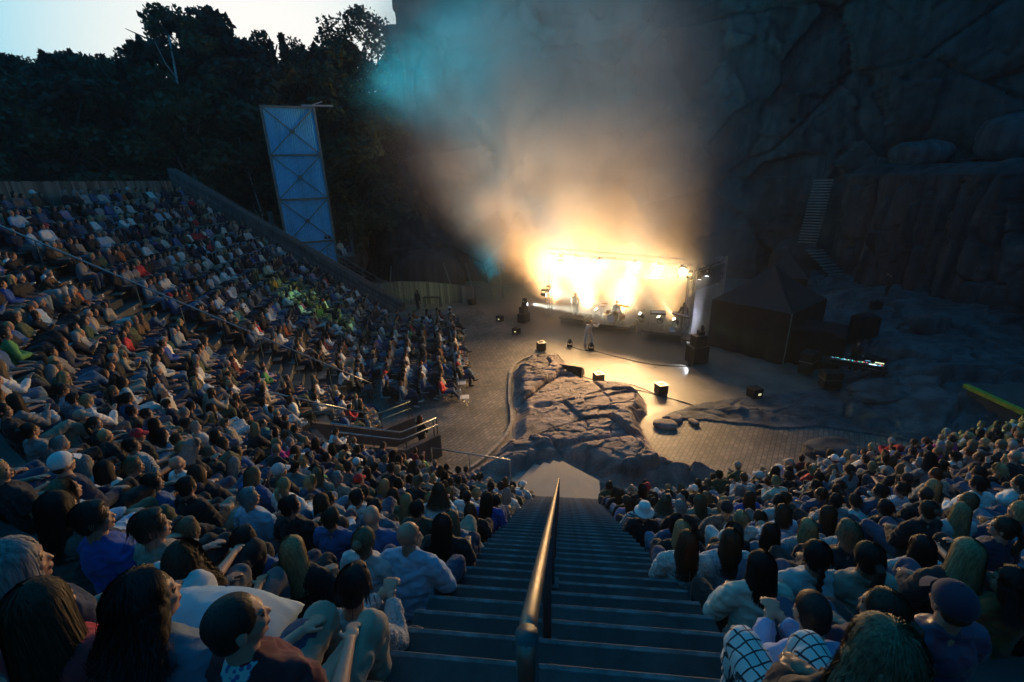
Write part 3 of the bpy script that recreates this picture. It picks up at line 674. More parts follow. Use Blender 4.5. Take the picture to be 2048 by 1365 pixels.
tb = empty('side_table', (-11.0, 36.4, 0), rz=-.05, label='dark narrow table against the board fence beside the standing guard', cat='table')
MB().box((0, 0, .82), (1.5, .45, .05)).build('table_top', M['black'], tb)
for sx_ in (-.7, .7):
    for sy_ in (-.18, .18): MB().box((sx_, sy_, .4), (.05, .05, .8)).build('leg', M['black'], tb)
for i, (x, y, lx) in enumerate([(-15.6, 38.3, .5), (-9.8, 39.5, -.9), (-7.9, 39.2, -.7), (-6.4, 39.6, -.6), (-5.3, 39.4, -.5)]):
    tag(MB().tube([(x, y, 0), (x + lx, y + .3, 3.1)], .05, 6).build('leaning_pole', M['gsteel']), ['first', 'second', 'third', 'fourth', 'fifth'][i] + ' slanting metal pole from the left behind the board fence', 'pole', 'slanting poles behind the board fence')

# ------------------------------------------------------------------ corrugated tower
tw = empty('corrugated_tower', (0, 0, 0), label='tall tower clad in pale corrugated sheet with crossed steel bracing', cat='tower')
A = Vector((-23.0, 36.3, 0)); B = Vector((-19.75, 38.2, 0)); ux = (B - A).normalized(); Wd = (B - A).length; nx2 = Vector((ux.y, -ux.x, 0))
zb, zt_ = 3.05, 15.75
levels = [zb, 5.45, 8.95, 12.3, zt_]
def tp(u, z, o_=0): return A + ux * u + nx2 * o_ + Vector((0, 0, z))
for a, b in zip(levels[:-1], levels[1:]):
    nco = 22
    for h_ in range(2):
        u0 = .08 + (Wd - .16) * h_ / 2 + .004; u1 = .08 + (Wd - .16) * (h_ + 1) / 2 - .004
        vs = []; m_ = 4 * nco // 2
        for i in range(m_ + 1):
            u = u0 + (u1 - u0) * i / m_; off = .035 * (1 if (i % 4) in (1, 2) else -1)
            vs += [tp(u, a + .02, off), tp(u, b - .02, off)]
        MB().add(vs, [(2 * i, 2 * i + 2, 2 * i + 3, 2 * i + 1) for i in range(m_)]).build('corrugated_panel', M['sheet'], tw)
for u in (0, Wd): MB().bar(tp(u, zb - .05, .05), tp(u, zt_ + .1, .05), .16, .2, up=nx2).build('column', M['gsteel'], tw)
for z in levels: MB().bar(tp(.1, z, .11), tp(Wd - .1, z, .11), .12, .16).build('beam', M['gsteel'], tw)
for a, b in zip(levels[:-1], levels[1:]):
    c_ = tp(Wd / 2, (a + b) / 2, .12)
    for q in (tp(.12, a + .1, .12), tp(Wd - .12, a + .1, .12), tp(.12, b - .1, .12), tp(Wd - .12, b - .1, .12)):
        MB().bar(c_, q, .07, .07, up=nx2).build('brace', M['gsteel'], tw)
    MB().bar(c_ - Vector((0, 0, .16)), c_ + Vector((0, 0, .16)), .36, .03, up=nx2).build('gusset', M['gsteel'], tw)
back = -nx2 * 2.6
for u in (0, Wd):
    MB().bar(tp(u, 0) + back, tp(u, zt_) + back, .16, .16).build('column', M['gsteel'], tw)
    for z in levels: MB().bar(tp(u, z), tp(u, z) + back, .1, .12).build('beam', M['gsteel'], tw)
MB().bar(tp(Wd, 0, .02), tp(Wd, zb - .05, .02), .15, .15).build('leg', M['gsteel'], tw); MB().bar(tp(0, 0, .02), tp(0, zb - .05, .02), .15, .15).build('leg', M['gsteel'], tw)
MB().bar(tp(Wd - .9, zt_ + .15, .05), tp(Wd + 1.5, zt_ + .25, -.5), .12, .1).build('roof_arm', M['steel'], tw)
MB().bar(tp(Wd - .3, zt_ + .12, .05), tp(Wd + .7, zt_ + .5, -.2), .06, .06).build('roof_arm', M['steel'], tw)
pf = MB(); c0 = tp(Wd, 3.9); c0_t, ux_t, nx_t = c0 + Vector((0, 0, .12)), ux.copy(), nx2.copy(); pf.add([c0, c0 + ux * 1.5, c0 + ux * 1.5 + back, c0 + back, c0 + Vector((0, 0, .12)), c0 + ux * 1.5 + Vector((0, 0, .12)), c0 + ux * 1.5 + back + Vector((0, 0, .12)), c0 + back + Vector((0, 0, .12))], [(3, 2, 1, 0), (4, 5, 6, 7), (0, 1, 5, 4), (1, 2, 6, 5), (2, 3, 7, 6), (3, 0, 4, 7)]).build('platform', M['gsteel'], tw)
for i in range(9):
    t = i / 8; q = c0 + ux * 1.45 + back * t; MB().bar(q, q + Vector((0, 0, 1.25 + (1.5 if i in (0, 8) else 0))), .035).build('baluster', M['gsteel'], tw)
MB().bar(c0 + ux * 1.45 + Vector((0, 0, 1.3)), c0 + ux * 1.45 + back + Vector((0, 0, 1.3)), .05).build('hand_rail', M['gsteel'], tw)
fl = empty('flood_lamp', tuple(tp(Wd - .55, 5.75, .3)), rz=math.atan2(ux.y, ux.x), label='small black twin floodlight fixed low on the corrugated tower', cat='lamp')
MB().box((-.14, 0, 0), (.2, .18, .2), bev=.02).box((.14, 0, 0), (.2, .18, .2), bev=.02).build('housing', M['black'], fl); MB().box((0, .08, .16), (.5, .04, .04)).build('bracket', M['black'], fl)

# ------------------------------------------------------------------ stone stair up to the ledge on the right
ss = empty('stone_stair', (0, 0, 0), label='narrow stone stair climbing in two flights to the ledge on the right', cat='staircase')
stm = mat('worn_stair_stone', (.24, .24, .24), .8, nscale=3, namt=.3, bump=.4, bscale=20, bdist=.01)
def flight(a, b, n_, w_):
    a = Vector(a); b = Vector(b); h = Vector((b.x - a.x, b.y - a.y, 0)); ang = math.atan2(h.y, h.x)
    for i in range(n_):
        p = a.lerp(b, (i + .5) / n_); MB().box((0, 0, -.04), (h.length / n_ + .16, w_, .085), bev=.01).build('step', stm, ss, loc=(p.x, p.y, p.z + (b.z - a.z) / n_ * .5), rot=(0, 0, ang))
flight((22.2, 38.2, 1.5), (20.9, 41.2, 3.7), 11, 1.5)
flight((20.6, 41.8, 3.8), (21.9, 43.6, 9.2), 24, 1.4)
boulder((20.5, 42.6, 1.6), (2.2, 1.8, 2.6), 71, M['cliff'], 'rock mass carrying the landing of the stone stair', sub=4, name='stair_rock', cat='rock')
lr = empty('ledge_fence', (0, 0, 0), label='dark wire fence on posts along the rock ledge at upper right', cat='fence')
lfp = [(21.8, 43.6, 9.6), (23.6, 43.9, 9.9), (25.2, 42.8, 10.1), (27.5, 42.6, 10.2), (30, 41.5, 10.3)]
for p in lfp: MB().bar(p, (p[0], p[1], p[2] + 1.15), .05).build('post', M['black'], lr)
for p, q in zip(lfp[:-1], lfp[1:]):
    for h in (.4, .75, 1.12): MB().bar((p[0], p[1], p[2] + h), (q[0], q[1], q[2] + h), .02).build('rail', M['black'], lr)
# yellow edge beam at the right
yb = empty('ramp_edge', (0, 0, 0), label='yellow painted edge beam of a concrete ramp at the right edge', cat='ramp')
MB().bar((16.55, 18.95, 1.55), (16.95, 15.3, 1.55), .2, .16).build('yellow_beam', M['yellow'], yb)
MB().prism([(16.68, 18.95), (19.5, 19.3), (20.5, 15.3), (17.08, 15.3)], .2, 1.56).build('ramp_slab', M['concrete_d'], yb)
# cable on the cliff
cb = MB().tube([(-13, 43.6, 13.2), (-6, 42.9, 12.2), (2, 43.6, 10.7), (10, 44.4, 10.1), (19, 44.0, 9.5)], .022, 5).build('cliff_cable', M['railp']); tag(cb, 'thin cable strung across the cliff face high behind the stage', 'cable')

# ------------------------------------------------------------------ trees
def crown_mesh(name, kind, seed, m, n_):
    rg = np.random.RandomState(seed)
    if kind == 'spruce':
        h = rg.rand(n_) ** 1.25; a = rg.rand(n_) * 6.283; lay = (np.sin(h * 62 + 2.5 * np.sin(a * 2 + 1) + rg.rand() * 6) * .5 + .5) ** 1.4
        r = (1 - h) ** 1.1 * (.25 + .75 * lay) * (1 - rg.rand(n_) ** 3.0 * .75) * (.62 + .38 * np.sin(a * 3 + h * 23) * np.sin(h * 41 + a)) * rg.uniform(.8, 1.2)
        P = np.stack([np.cos(a) * r * 3.0, np.sin(a) * r * 3.0, 1.0 + h * 12.2 - r * 1.3], -1)
    else:
        nb = {'pine': 16, 'birch': 48, 'oak': 26}[kind]; c = []
        for i in range(nb):
            t = rg.rand(); a = rg.rand() * 6.283
            if kind == 'pine': z = 7.5 + 5.5 * t; rr_ = (1.2 + 2.2 * math.sin(math.pi * min(1, (t + .15)))) * rg.uniform(.3, 1); s_ = rg.uniform(.55, 1.05)
            elif kind == 'birch': z = 4.5 + 9.5 * t; rr_ = (.4 + 2.3 * math.sin(math.pi * (1 - t) ** .8)) * rg.uniform(.25, 1); s_ = rg.uniform(.22, .55)
            else: z = 3.5 + 7.5 * t; rr_ = (.8 + 2.9 * math.sin(math.pi * (1 - t) * .9)) * rg.uniform(.3, 1); s_ = rg.uniform(.6, 1.3)
            c.append((math.cos(a) * rr_, math.sin(a) * rr_, z, s_))
        c = np.array(c); w_ = c[:, 3] ** 2; ix = rg.choice(nb, n_, p=w_ / w_.sum()); g = rg.randn(n_, 3); g /= np.linalg.norm(g, axis=1)[:, None]
        rad = rg.rand(n_) ** .45; P = c[ix, :3] + g * rad[:, None] * c[ix, 3:4] * np.array([1.15, 1.15, .7 if kind != 'birch' else 1.0])
    s0 = {'spruce': .16, 'pine': .17, 'birch': .10, 'oak': .16}[kind]
    u = rg.randn(n_, 3); u /= np.linalg.norm(u, axis=1)[:, None]; v = np.cross(u, rg.randn(n_, 3)); v /= np.linalg.norm(v, axis=1)[:, None]
    s_ = s0 * rg.uniform(.6, 1.4, n_)[:, None]
    Vv = np.stack([P - u * s_, P + v * s_ * .55, P + u * s_, P - v * s_ * .55], 1).reshape(-1, 3)
    me = bpy.data.meshes.new(name); raw_mesh(me, Vv, np.arange(n_ * 4).reshape(-1, 4)); me.materials.append(m); return me
def trunk_mesh(kind, seed, m):
    rg = random.Random(seed); mb = MB(); H_ = {'spruce': 13, 'pine': 12.5, 'birch': 14, 'oak': 10}[kind]; r = {'spruce': .2, 'pine': .24, 'birch': .14, 'oak': .26}[kind]
    pts = [(rg.uniform(-.12, .12) * i, rg.uniform(-.12, .12) * i, H_ * i / 7) for i in range(8)]
    mb.tube(pts, [r * (1 - .85 * i / 7) for i in range(8)], 7)
    if kind != 'spruce':
        for i in range(11):
            t = rg.uniform(.4, .92); p = Vector(pts[int(t * 7)]); a = rg.uniform(0, 6.28); L_ = rg.uniform(1.2, 2.8)
            q = p + Vector((math.cos(a) * L_, math.sin(a) * L_, rg.uniform(.5, 1.6))); mb.tube([p, (p + q) / 2 + Vector((0, 0, .2)), q], [r * .35, r * .2, r * .06], 5)
    me = mb.mesh('trunk'); me.materials.append(m); me.polygons.foreach_set('use_smooth', [True] * len(me.polygons)); return me
TR_ = {}
for kind, lf, bk, n_ in (('spruce', 'leafC', 'bark', 7000), ('pine', 'leafA', 'bark', 6500), ('birch', 'leafB', 'bark', 4600), ('oak', 'leafD', 'bark', 8000)):
    TR_[kind] = [(crown_mesh('crown', kind, 10 + j, M[lf], n_), trunk_mesh(kind, 30 + j, M[bk])) for j in range(4 if kind == 'spruce' else 2)]
def tree(kind, j, loc, s, rz, label, tilt=0, group=None):
    cm, tm = TR_[kind][j % len(TR_[kind])]
    e_ = empty(kind + '_tree', loc, rz, label, 'tree', group); wq = .85 + .4 * abs(math.sin(loc[0] * 3.7)); e_.scale = (s * wq, s * wq, s); e_.rotation_euler = (tilt, 0, rz)
    for nm, me in (('trunk', tm), ('crown', cm)):
        o = bpy.data.objects.new(nm, me); COL.objects.link(o); o.parent = e_
    return e_
# the ground behind the left block rises
hill = rng = None
nx3, ny3 = 60, 50
Xh, Yh = np.meshgrid(np.linspace(-148, -14, nx3), np.linspace(-30, 150, ny3), indexing='ij')
dist = np.clip((-Xh - 24) / 40, 0, 1.5) 
Zh = -.2 + 5.5 * sstep(-31, -40, Xh) + 5 * sstep(46, 70, Yh) * sstep(-22, -34, Xh) + 3 * sstep(60, 110, -Xh) + .8 * fbm(Xh * .08, Yh * .08, 4, 4) * sstep(-30, -36, Xh)
o = link_mesh('wooded_slope', grid_mesh('wooded_slope', np.stack([Xh, Yh, Zh], -1), nx3, ny3), gm, smooth=True); o['kind'] = 'structure'
def tgz(x, y):
    x, y = np.float64(x), np.float64(y)
    return float(-.2 + 5.5 * sstep(-31, -40, x) + 5 * sstep(46, 70, y) * sstep(-22, -34, x) + 3 * sstep(60, 110, -x))
TREES = [('oak', 0, -47.58, 39.75, 5.3, 1.37),
 ('pine', 1, -44.05, 37.73, 5.3, 1.12),
 ('pine', 0, -49.39, 43.77, 5.3, 1.26),
 ('spruce', 1, -44.45, 40.3, 5.3, 1.22),
 ('pine', 0, -40.44, 37.28, 5.3, 1.1),
 ('pine', 1, -46.56, 43.91, 5.3, 1.26),
 ('spruce', 0, -43.16, 41.68, 5.3, 1.24),
 ('oak', 1, -38.47, 37.89, 4.88, 1.32),
 ('pine', 0, -43.52, 44.16, 5.3, 1.23),
 ('spruce', 1, -39.56, 41.03, 5.26, 1.19),
 ('birch', 0, -37.46, 40.27, 4.23, 1.21),
 ('spruce', 1, -40.2, 44.54, 5.3, 1.3),
 ('birch', 0, -36.71, 42.29, 3.63, 1.31),
 ('birch', 1, -33.96, 40.69, 1.19, 1.55),
 ('birch', 0, -32.56, 40.55, 0.24, 1.67),
 ('birch', 1, -33.39, 42.44, 0.76, 1.67),
 ('pine', 0, -31.85, 43.61, -0.06, 1.83),
 ('pine', 1, -32.4, 45.68, 0.16, 1.83),
 ('spruce', 0, -34.37, 49.18, 1.78, 1.74),
 ('pine', 1, -32.3, 48.18, 0.22, 1.79),
 ('spruce', 0, -34.03, 51.83, 1.99, 1.7),
 ('spruce', 1, -30.62, 48.08, -0.11, 1.74),
 ('birch', 0, -30.14, 49.55, 0.02, 1.71),
 ('spruce', 1, -27.85, 47.43, -0.18, 1.75),
 ('spruce', 0, -29.39, 52.31, 0.37, 1.84),
 ('birch', 1, -27.15, 50.12, -0.05, 1.67),
 ('spruce', 0, -27.71, 53.22, 0.3, 1.78),
 ('spruce', 1, -24.45, 49.27, -0.17, 1.75),
 ('pine', 0, -23.97, 50.61, -0.17, 1.79),
 ('birch', 1, -22.67, 50.11, -0.2, 1.8),
 ('spruce', 0, -22.93, 53.28, -0.18, 1.86),
 ('birch', 1, -19.96, 50.18, -0.2, 1.85),
 ('birch', 0, -18.93, 49.5, -0.2, 1.8),
 ('birch', 1, -43.04, 37.38, 5.3, 1.05),
 ('birch', 0, -40.56, 38.61, 5.3, 1.06),
 ('spruce', 1, -41.06, 40.97, 5.3, 1.19),
 ('oak', 0, -41.3, 43.53, 5.3, 1.43),
 ('spruce', 1, -39.74, 44.96, 5.29, 1.31),
 ('spruce', 0, -35.58, 45.8, 2.62, 1.59),
 ('spruce', 1, -34.05, 49.4, 1.54, 1.72),
 ('spruce', 0, -31.06, 47.8, -0.13, 1.76),
 ('spruce', 1, -29.37, 48.85, -0.07, 1.76),
 ('spruce', 0, -27.19, 48.96, -0.12, 1.74),
 ('birch', 1, -28.31, 52.9, 0.34, 1.63),
 ('birch', 0, -25.73, 50.86, -0.08, 1.65),
 ('spruce', 1, -22.88, 51.11, -0.19, 1.78),
 ('birch', 0, -25.19, 52.25, -0.05, 1.65),
 ('oak', 1, -36.82, 30.79, 3.73, 1.19),
 ('spruce', 0, -37.46, 33.11, 4.23, 1.07),
 ('pine', 1, -34.42, 32.0, 1.58, 1.18),
 ('oak', 0, -34.77, 34.53, 1.89, 1.43),
 ('spruce', 1, -31.98, 34.44, -0.02, 1.42),
 ('oak', 0, -31.47, 36.24, -0.16, 1.67),
 ('spruce', 1, -31.2, 39.07, -0.19, 1.55),
 ('oak', 0, -31.12, 41.66, -0.2, 1.75),
 ('spruce', 1, -28.49, 41.09, -0.2, 1.52),
 ('oak', 0, -28.0, 43.82, -0.2, 1.76),
 ('pine', 1, -25.22, 43.17, -0.2, 1.5),
 ('spruce', 0, -24.45, 45.9, -0.2, 1.56),
 ('oak', 1, -22.04, 45.99, -0.2, 1.77),
 ('oak', 0, -20.66, 46.63, -0.2, 1.64),
 ('oak', 1, -43.28, 33.94, 5.3, 1.24),
 ('spruce', 0, -47.82, 36.24, 5.3, 1.18),
 ('spruce', 1, -34.29, 27.57, 1.47, 1.01),
 ('oak', 0, -34.45, 28.95, 1.6, 1.09),
 ('spruce', 1, -33.28, 30.29, 0.68, 1.06),
 ('oak', 0, -32.09, 31.55, 0.02, 1.24),
 ('spruce', 1, -31.32, 33.69, -0.18, 1.15),
 ('oak', 0, -30.44, 35.81, -0.2, 1.29),
 ('spruce', 1, -29.15, 39.39, -0.2, 1.22),
 ('oak', 0, -27.08, 40.84, -0.2, 1.35),
 ('oak', 1, -21.91, 43.83, -0.2, 1.29),
 ('spruce', 0, -23.06, 42.1, -0.2, 1.25)]
KN = {'spruce': 'dark spruce', 'pine': 'broad pine', 'birch': 'airy birch', 'oak': 'round leafy tree'}
HTW = ['low', 'middling', 'tall', 'towering']
_az = sorted(range(len(TREES)), key=lambda i: math.atan2(TREES[i][2], TREES[i][3])); _cnt = {}
_O1 = ['first', 'second', 'third', 'fourth', 'fifth', 'sixth', 'seventh', 'eighth', 'ninth', 'tenth', 'eleventh', 'twelfth', 'thirteenth', 'fourteenth', 'fifteenth', 'sixteenth', 'seventeenth', 'eighteenth', 'nineteenth', 'twentieth']
OT = _O1 + ['twenty ' + o_ for o_ in _O1[:9]] + ['thirtieth'] + ['thirty ' + o_ for o_ in _O1[:9]]
for i in _az:
    k, j, x, y, z, s = TREES[i]; sky_ = math.hypot(x, y) > 51.5; key_ = (k, sky_); _cnt[key_] = _cnt.get(key_, 0) + 1
    lb = f"{OT[_cnt[key_] - 1]} {KN[k]} from the left " + ('on the skyline of the wood' if sky_ else 'inside the dark wood')
    tree(k, i, (x, y, z), s, (i * 2.4) % 6.28, lb, group='trees of the wood')
def bare_trunk(pts, r, lab):
    e_ = empty('birch_tree', (0, 0, 0), label=lab, cat='tree'); n_ = len(pts)
    MB().tube(pts, [r * (1 - .7 * i / (n_ - 1)) for i in range(n_)], 7).build('trunk', M['birch'], e_, smooth=True)
    for i in range(1, n_ - 1):
        for q in range(2):
            p = Vector(pts[i]); a = i * 2.1 + q * 2.6; MB().tube([p, p + Vector((math.cos(a) * .8, math.sin(a) * .8, .9)), p + Vector((math.cos(a) * 1.3, math.sin(a) * 1.3, 2.2))], [r * .3, r * .2, r * .05], 5).build('branch', M['birch'], e_)
bare_trunk([(-29.6, 36.1, 6), (-29.88, 36.28, 10.2), (-30.3, 36.9, 13), (-30.7, 37.5, 15.2), (-31.1, 38.5, 18.4), (-31.27, 39, 21.5)], .2, 'pale leaning birch trunk rising behind the corner of the back wall')
bare_trunk([(-25.5, 38, 2), (-25.9, 38.2, 7), (-26.8, 38.8, 11), (-27.4, 39.3, 14)], .08, 'slender bare stem between the leaning birch and the corrugated tower')

# ------------------------------------------------------------------ stage: trusses
def truss(name, a, b, w_, lab, n_=None, up=(0, 0, 1)):
    e_ = empty(name, (0, 0, 0), label=lab, cat='truss'); a = Vector(a); b = Vector(b); d = (b - a).normalized()
    u = d.cross(Vector(up)); u = u.normalized() if u.length > .05 else Vector((.85, -.52, 0)); v = u.cross(d); L_ = (b - a).length; n_ = n_ or max(3, int(L_ / .5))
    cs = [(u * sx + v * sy) * w_ / 2 for sx, sy in ((-1, -1), (1, -1), (1, 1), (-1, 1))]
    for c in cs: MB().tube([a + c, b + c], .025, 6).build('chord', M['alu'], e_)
    for k in range(4):
        mb = MB()
        for i in range(n_):
            p = a + d * (L_ * i / n_); q = a + d * (L_ * (i + 1) / n_); c1, c2 = (cs[k], cs[(k + 1) % 4]) if i % 2 else (cs[(k + 1) % 4], cs[k])
            mb.tube([p + c1, q + c2], .012, 4)
        mb.build('lacing', M['alu'], e_)
    return e_
TL, TRt, TB = (-1.1, 33.6), (7.75, 28.2), (10.5, 31.4); TZ = 4.75
truss('truss_tower', (*TRt, 0), (*TRt, TZ), .38, 'bright lattice truss tower at the right front of the stage')
truss('truss_tower', (*TL, 0), (*TL, TZ + .2), .38, 'hazy lattice truss tower at the left rear of the stage')
truss('truss_tower', (*TB, 0), (*TB, TZ + .1), .38, 'dark lattice truss tower behind the black tent')
truss('truss_beam', (*TL, TZ + .3), (TRt[0] - .3, TRt[1] + .2, TZ + .3), .34, 'long horizontal truss beam carrying the row of blinding lamps')
truss('truss_beam', (*TRt, TZ - .1), (*TB, TZ - .05), .34, 'short truss beam joining the front right and rear right towers')
tag(MB().add([(7.9, 28.5, 3.2), (10.4, 31.3, 3.2), (10.4, 31.3, 4.6), (7.9, 28.5, 4.6)], [(0, 1, 2, 3)]).add([(7.93, 28.47, 3.2), (10.43, 31.27, 3.2), (10.43, 31.27, 4.6), (7.93, 28.47, 4.6)], [(3, 2, 1, 0)]).build('border_cloth', M['blackcloth']), 'strip of dark cloth hanging under the short truss beam', 'cloth')

# ------------------------------------------------------------------ lamps
WARM = (1.0, .60, .25); LIGHTS = []
def spot(name, loc, tgt, watts, deg, col, blend=.4, size=.12):
    l_ = bpy.data.lights.new(name, 'SPOT'); l_.energy = watts; l_.spot_size = R_(deg); l_.spot_blend = blend; l_.color = col; l_.shadow_soft_size = size
    o = bpy.data.objects.new(name, l_); COL.objects.link(o); o.location = loc; o.rotation_euler = (Vector(tgt) - Vector(loc)).to_track_quat('-Z', 'Y').to_euler(); return o
lens_w = mat('lit_lens_warm', (1, 1, 1), emit=((1, .78, .5), 60)); lens_b = mat('lit_lens_white', (1, 1, 1), emit=((.8, .9, 1), 25))
def moving_head(loc, tgt, lab, r=.13, lens=None, group=None, hang=True, lensr=None):
    e_ = empty('stage_lamp', loc, label=lab, cat='stage lamp', group=group)
    d = (Vector(tgt) - Vector(loc)).normalized(); sg = 1 if hang else -1
    MB().box((0, 0, .34 * sg), (.3, .24, .14), bev=.02).build('lamp_base', M['black'], e_)
    MB().box((-.17, 0, .12 * sg), (.04, .1, .34)).box((.17, 0, .12 * sg), (.04, .1, .34)).build('yoke', M['black'], e_)
    MB().tube([-d * .2, -d * .12, d * .1, d * .19], [.08, .12, .125, .13], 12).build('lamp_head', M['black'], e_, smooth=False)
    u = d.cross(Vector((0, 0, 1))).normalized(); v = u.cross(d); lr_ = lensr or r * .9
    MB().add([d * .195 + (u * math.cos(a) + v * math.sin(a)) * lr_ for a in np.linspace(0, 2 * math.pi, 16, endpoint=False)], [tuple(range(16))]).build('lens', lens or lens_w, e_)
    return e_
tops = [(-.75, 33.3), (.95, 32.3), (2.5, 31.35), (4.65, 30.05), (5.95, 29.25), (7.2, 28.45)]
ordn = ['first and leftmost', 'second', 'third', 'fourth', 'fifth', 'sixth and rightmost']
for i, (x, y) in enumerate(tops):
    z = TZ - .25; tg_ = (x + 1.7, y - 2.3, .3)
    moving_head((x, y, z), (x * .6, y - 12, 5.0), f'{ordn[i]} of the blinding warm lamps hanging under the long truss beam', r=.19, group='row of lamps on the long truss', lensr=.2)
    d = Vector((-x * .03, -.3, .0))
    spot('truss_front_light', (x, y - .35, z), (x * .3 - 5, 6, 4.5), GLOW_W, 104, WARM, blend=.8, size=.25)
for i, (x, y, z) in enumerate([(1.0, 33.0, .78), (2.5, 32.4, .78), (4.1, 31.9, .78), (5.4, 30.9, .9), (6.5, 30.2, .9), (7.4, 29.7, .9)]):
    moving_head((x, y, z), (x - 5.5, y + .6, 9), ordn[i] + ' of the floor lamps throwing a pale beam up and to the left', r=.12, group='floor lamps behind the musicians', hang=False, lensr=.1)
    spot('floor_beam_light', (x - .12, y, z + .2), (x - 5.5, y + .6, 9), BEAM_W, 7, (1, .88, .66), blend=.6, size=.08)
for (x, y, z), tg_, lab, wv in [((-2.75, 31.6, 1.55), (3.5, 31.2, .9), 'small lamp on a stand at the left end of the stage', 1.0), ((-1.45, 32.6, 2.0), (4.5, 31.5, .9), 'low side lamp left of the drum riser', .8), ((-1.1, 33.2, 2.15), (5.2, 30.5, .9), 'upper side lamp on the left truss tower', 1.0)]:
    moving_head((x, y, z), tg_, lab, lens=lens_b, group='side lamps at the left of the stage', lensr=.1); spot('side_beam_light', (x + .25, y, z), tg_, BEAM_W * .8 * wv, 10, (.95, .95, .75))
for (x, y, z), tg_, lab in [((8.35, 28.8, 4.1), (8.1, 28.2, 0), 'left of the two pale lamps beside the right truss tower'), ((9.0, 29.5, 4.15), (8.3, 28.6, 0), 'right of the two pale lamps beside the right truss tower')]:
    moving_head((x, y, z), tg_, lab, lens=lens_b, group='pale lamps at the right tower', lensr=.11); spot('pale_beam_light', (x, y, z - .2), tg_, BEAM_W * .55, 12, (.75, .8, 1.0))
# light from behind and below that fills the smoke
for x, y, z, tg_, wt_, dg_, cl in SMOKE_LIGHTS:
    spot('smoke_light', (x, y, z), tg_, wt_, dg_, cl, blend=1.0, size=1.0)
for x, y, z, tg_, wt_, deg, cl in WASH_LIGHTS:
    spot('wash_light', (x, y, z), tg_, wt_, deg, cl, blend=.9, size=.15)
moving_head((-.2, 32.7, TZ - .3), (-11, 36, .8), 'unlit lamp body at the left end of the long truss', lens=M['black']); 
moving_head((7.5, 27.9, TZ - .5), (14, 15, 1.5), 'unlit lamp body below the right end of the long truss', lens=M['black'])

# ------------------------------------------------------------------ risers, instruments
def riser(c, w_, d_, h, rz, lab, legs=True):
    e_ = empty('stage_riser', (c[0], c[1], 0), rz=rz, label=lab, cat='riser'); MB().box((0, 0, h - .05), (w_, d_, .1)).build('deck', M['riser'], e_)
    for sx_ in (-1, 1):
        for sy_ in (-1, 1): MB().tube([(sx_ * (w_ / 2 - .08), sy_ * (d_ / 2 - .08), 0), (sx_ * (w_ / 2 - .08), sy_ * (d_ / 2 - .08), h - .1)], .025, 6).build('leg', M['alu'], e_)
    return e_
M['riser'] = mat('riser_plywood', (.10, .09, .075), .35, nscale=3, namt=.3)
RZ = math.atan2(-5.1, 8.3) * .75
riser((6.6, 29.0), 2.6, 1.8, .62, RZ, 'table like riser with the keyboard stand at the right of the stage')
riser((3.4, 31.0), 3.0, 2.0, .5, RZ, 'wide low riser carrying the drum kit at the centre of the stage')
riser((.9, 32.2), 1.9, 1.6, .5, RZ, 'low riser left of the drum kit in the glare')
riser((8.0, 27.4), 1.1, 1.4, .62, RZ, 'small riser beside the right loudspeaker stack')
# drum kit
dk = empty('drum_kit', (3.5, 30.9, .5), rz=RZ, label='drum kit with round pale bass drum head on the centre riser', cat='drum kit')
shell = mat('drum_shell', (.35, .2, .1), .25, coat=.5); skin_ = mat('drum_head', (.8, .8, .78), .4); cymb = mat('cymbal_bronze', (.7, .5, .2), .25, .95)
def cyl(mb, p, q, r, n_=20): return mb.tube([p, q], r, n_)
cyl(MB(), (0, -.55, .32), (0, -.1, .32), .3).build('bass_drum', shell, dk); cyl(MB(), (0, -.562, .32), (0, -.552, .32), .28).build('bass_head', skin_, dk)
for p, r, h in (((-.28, -.3, .72), .16, .18), ((.22, -.3, .72), .17, .2), ((.62, -.05, .38), .2, .36), ((-.55, 0, .5), .18, .14)):
    cyl(MB(), (p[0], p[1], p[2] - h / 2), (p[0], p[1], p[2] + h / 2), r, 16).build('tom_drum', shell, dk)
for p, r in (((-.75, -.15, 1.05), .2), ((-.55, -.5, 1.35), .24), ((.6, -.5, 1.35), .26), ((.85, -.1, 1.2), .24)):
    MB().tube([(p[0], p[1], p[2] - .01), (p[0], p[1], p[2]), (p[0], p[1], p[2] + .03)], [r, r * .5, .02], 18).build('cymbal', cymb, dk); MB().tube([(p[0], p[1], 0), p], .014, 5).build('cymbal_stand', M['alu'], dk)
def keyboard(loc, rz, lab, tilt=0, L_=1.2, legs=.85):
    e_ = empty('keyboard', loc, rz=rz, label=lab, cat='keyboard'); Rm = Matrix.Rotation(tilt, 3, 'X')
    MB().box((0, 0, legs + .05), (L_, .34, .09), rot=Rm, bev=.01).build('keyboard_body', mat('keyboard_case', (.18, .1, .05), .4), e_)
    MB().box((0, -.07, legs + .10), (L_ - .1, .16, .02), rot=Rm).build('keys', M['white'], e_)
    for sx_ in (-1, 1): MB().tube([(sx_ * .45, -.2, 0), (sx_ * .45, .12, legs)], .015, 6).tube([(sx_ * .45, .2, 0), (sx_ * .45, -.12, legs)], .015, 6).build('stand_leg', M['alu'], e_)
    return e_
keyboard((6.1, 29.1, .62), RZ + .25, 'tilted keyboard on a stand standing on the right riser', tilt=.45, L_=.95, legs=1.0)
keyboard((7.5, 28.7, .62), RZ - .5, 'long flat keyboard played by the musician beside the truss tower', tilt=.1, L_=1.3, legs=.95)
lt = empty('laptop', (6.95, 28.4, .64), rz=.3, label='open laptop lying on the right riser', cat='laptop'); MB().box((0, 0, .01), (.34, .24, .02)).build('laptop_base', M['white'], lt); MB().box((0, .13, .12), (.34, .015, .22)).build('laptop_lid', M['white'], lt)
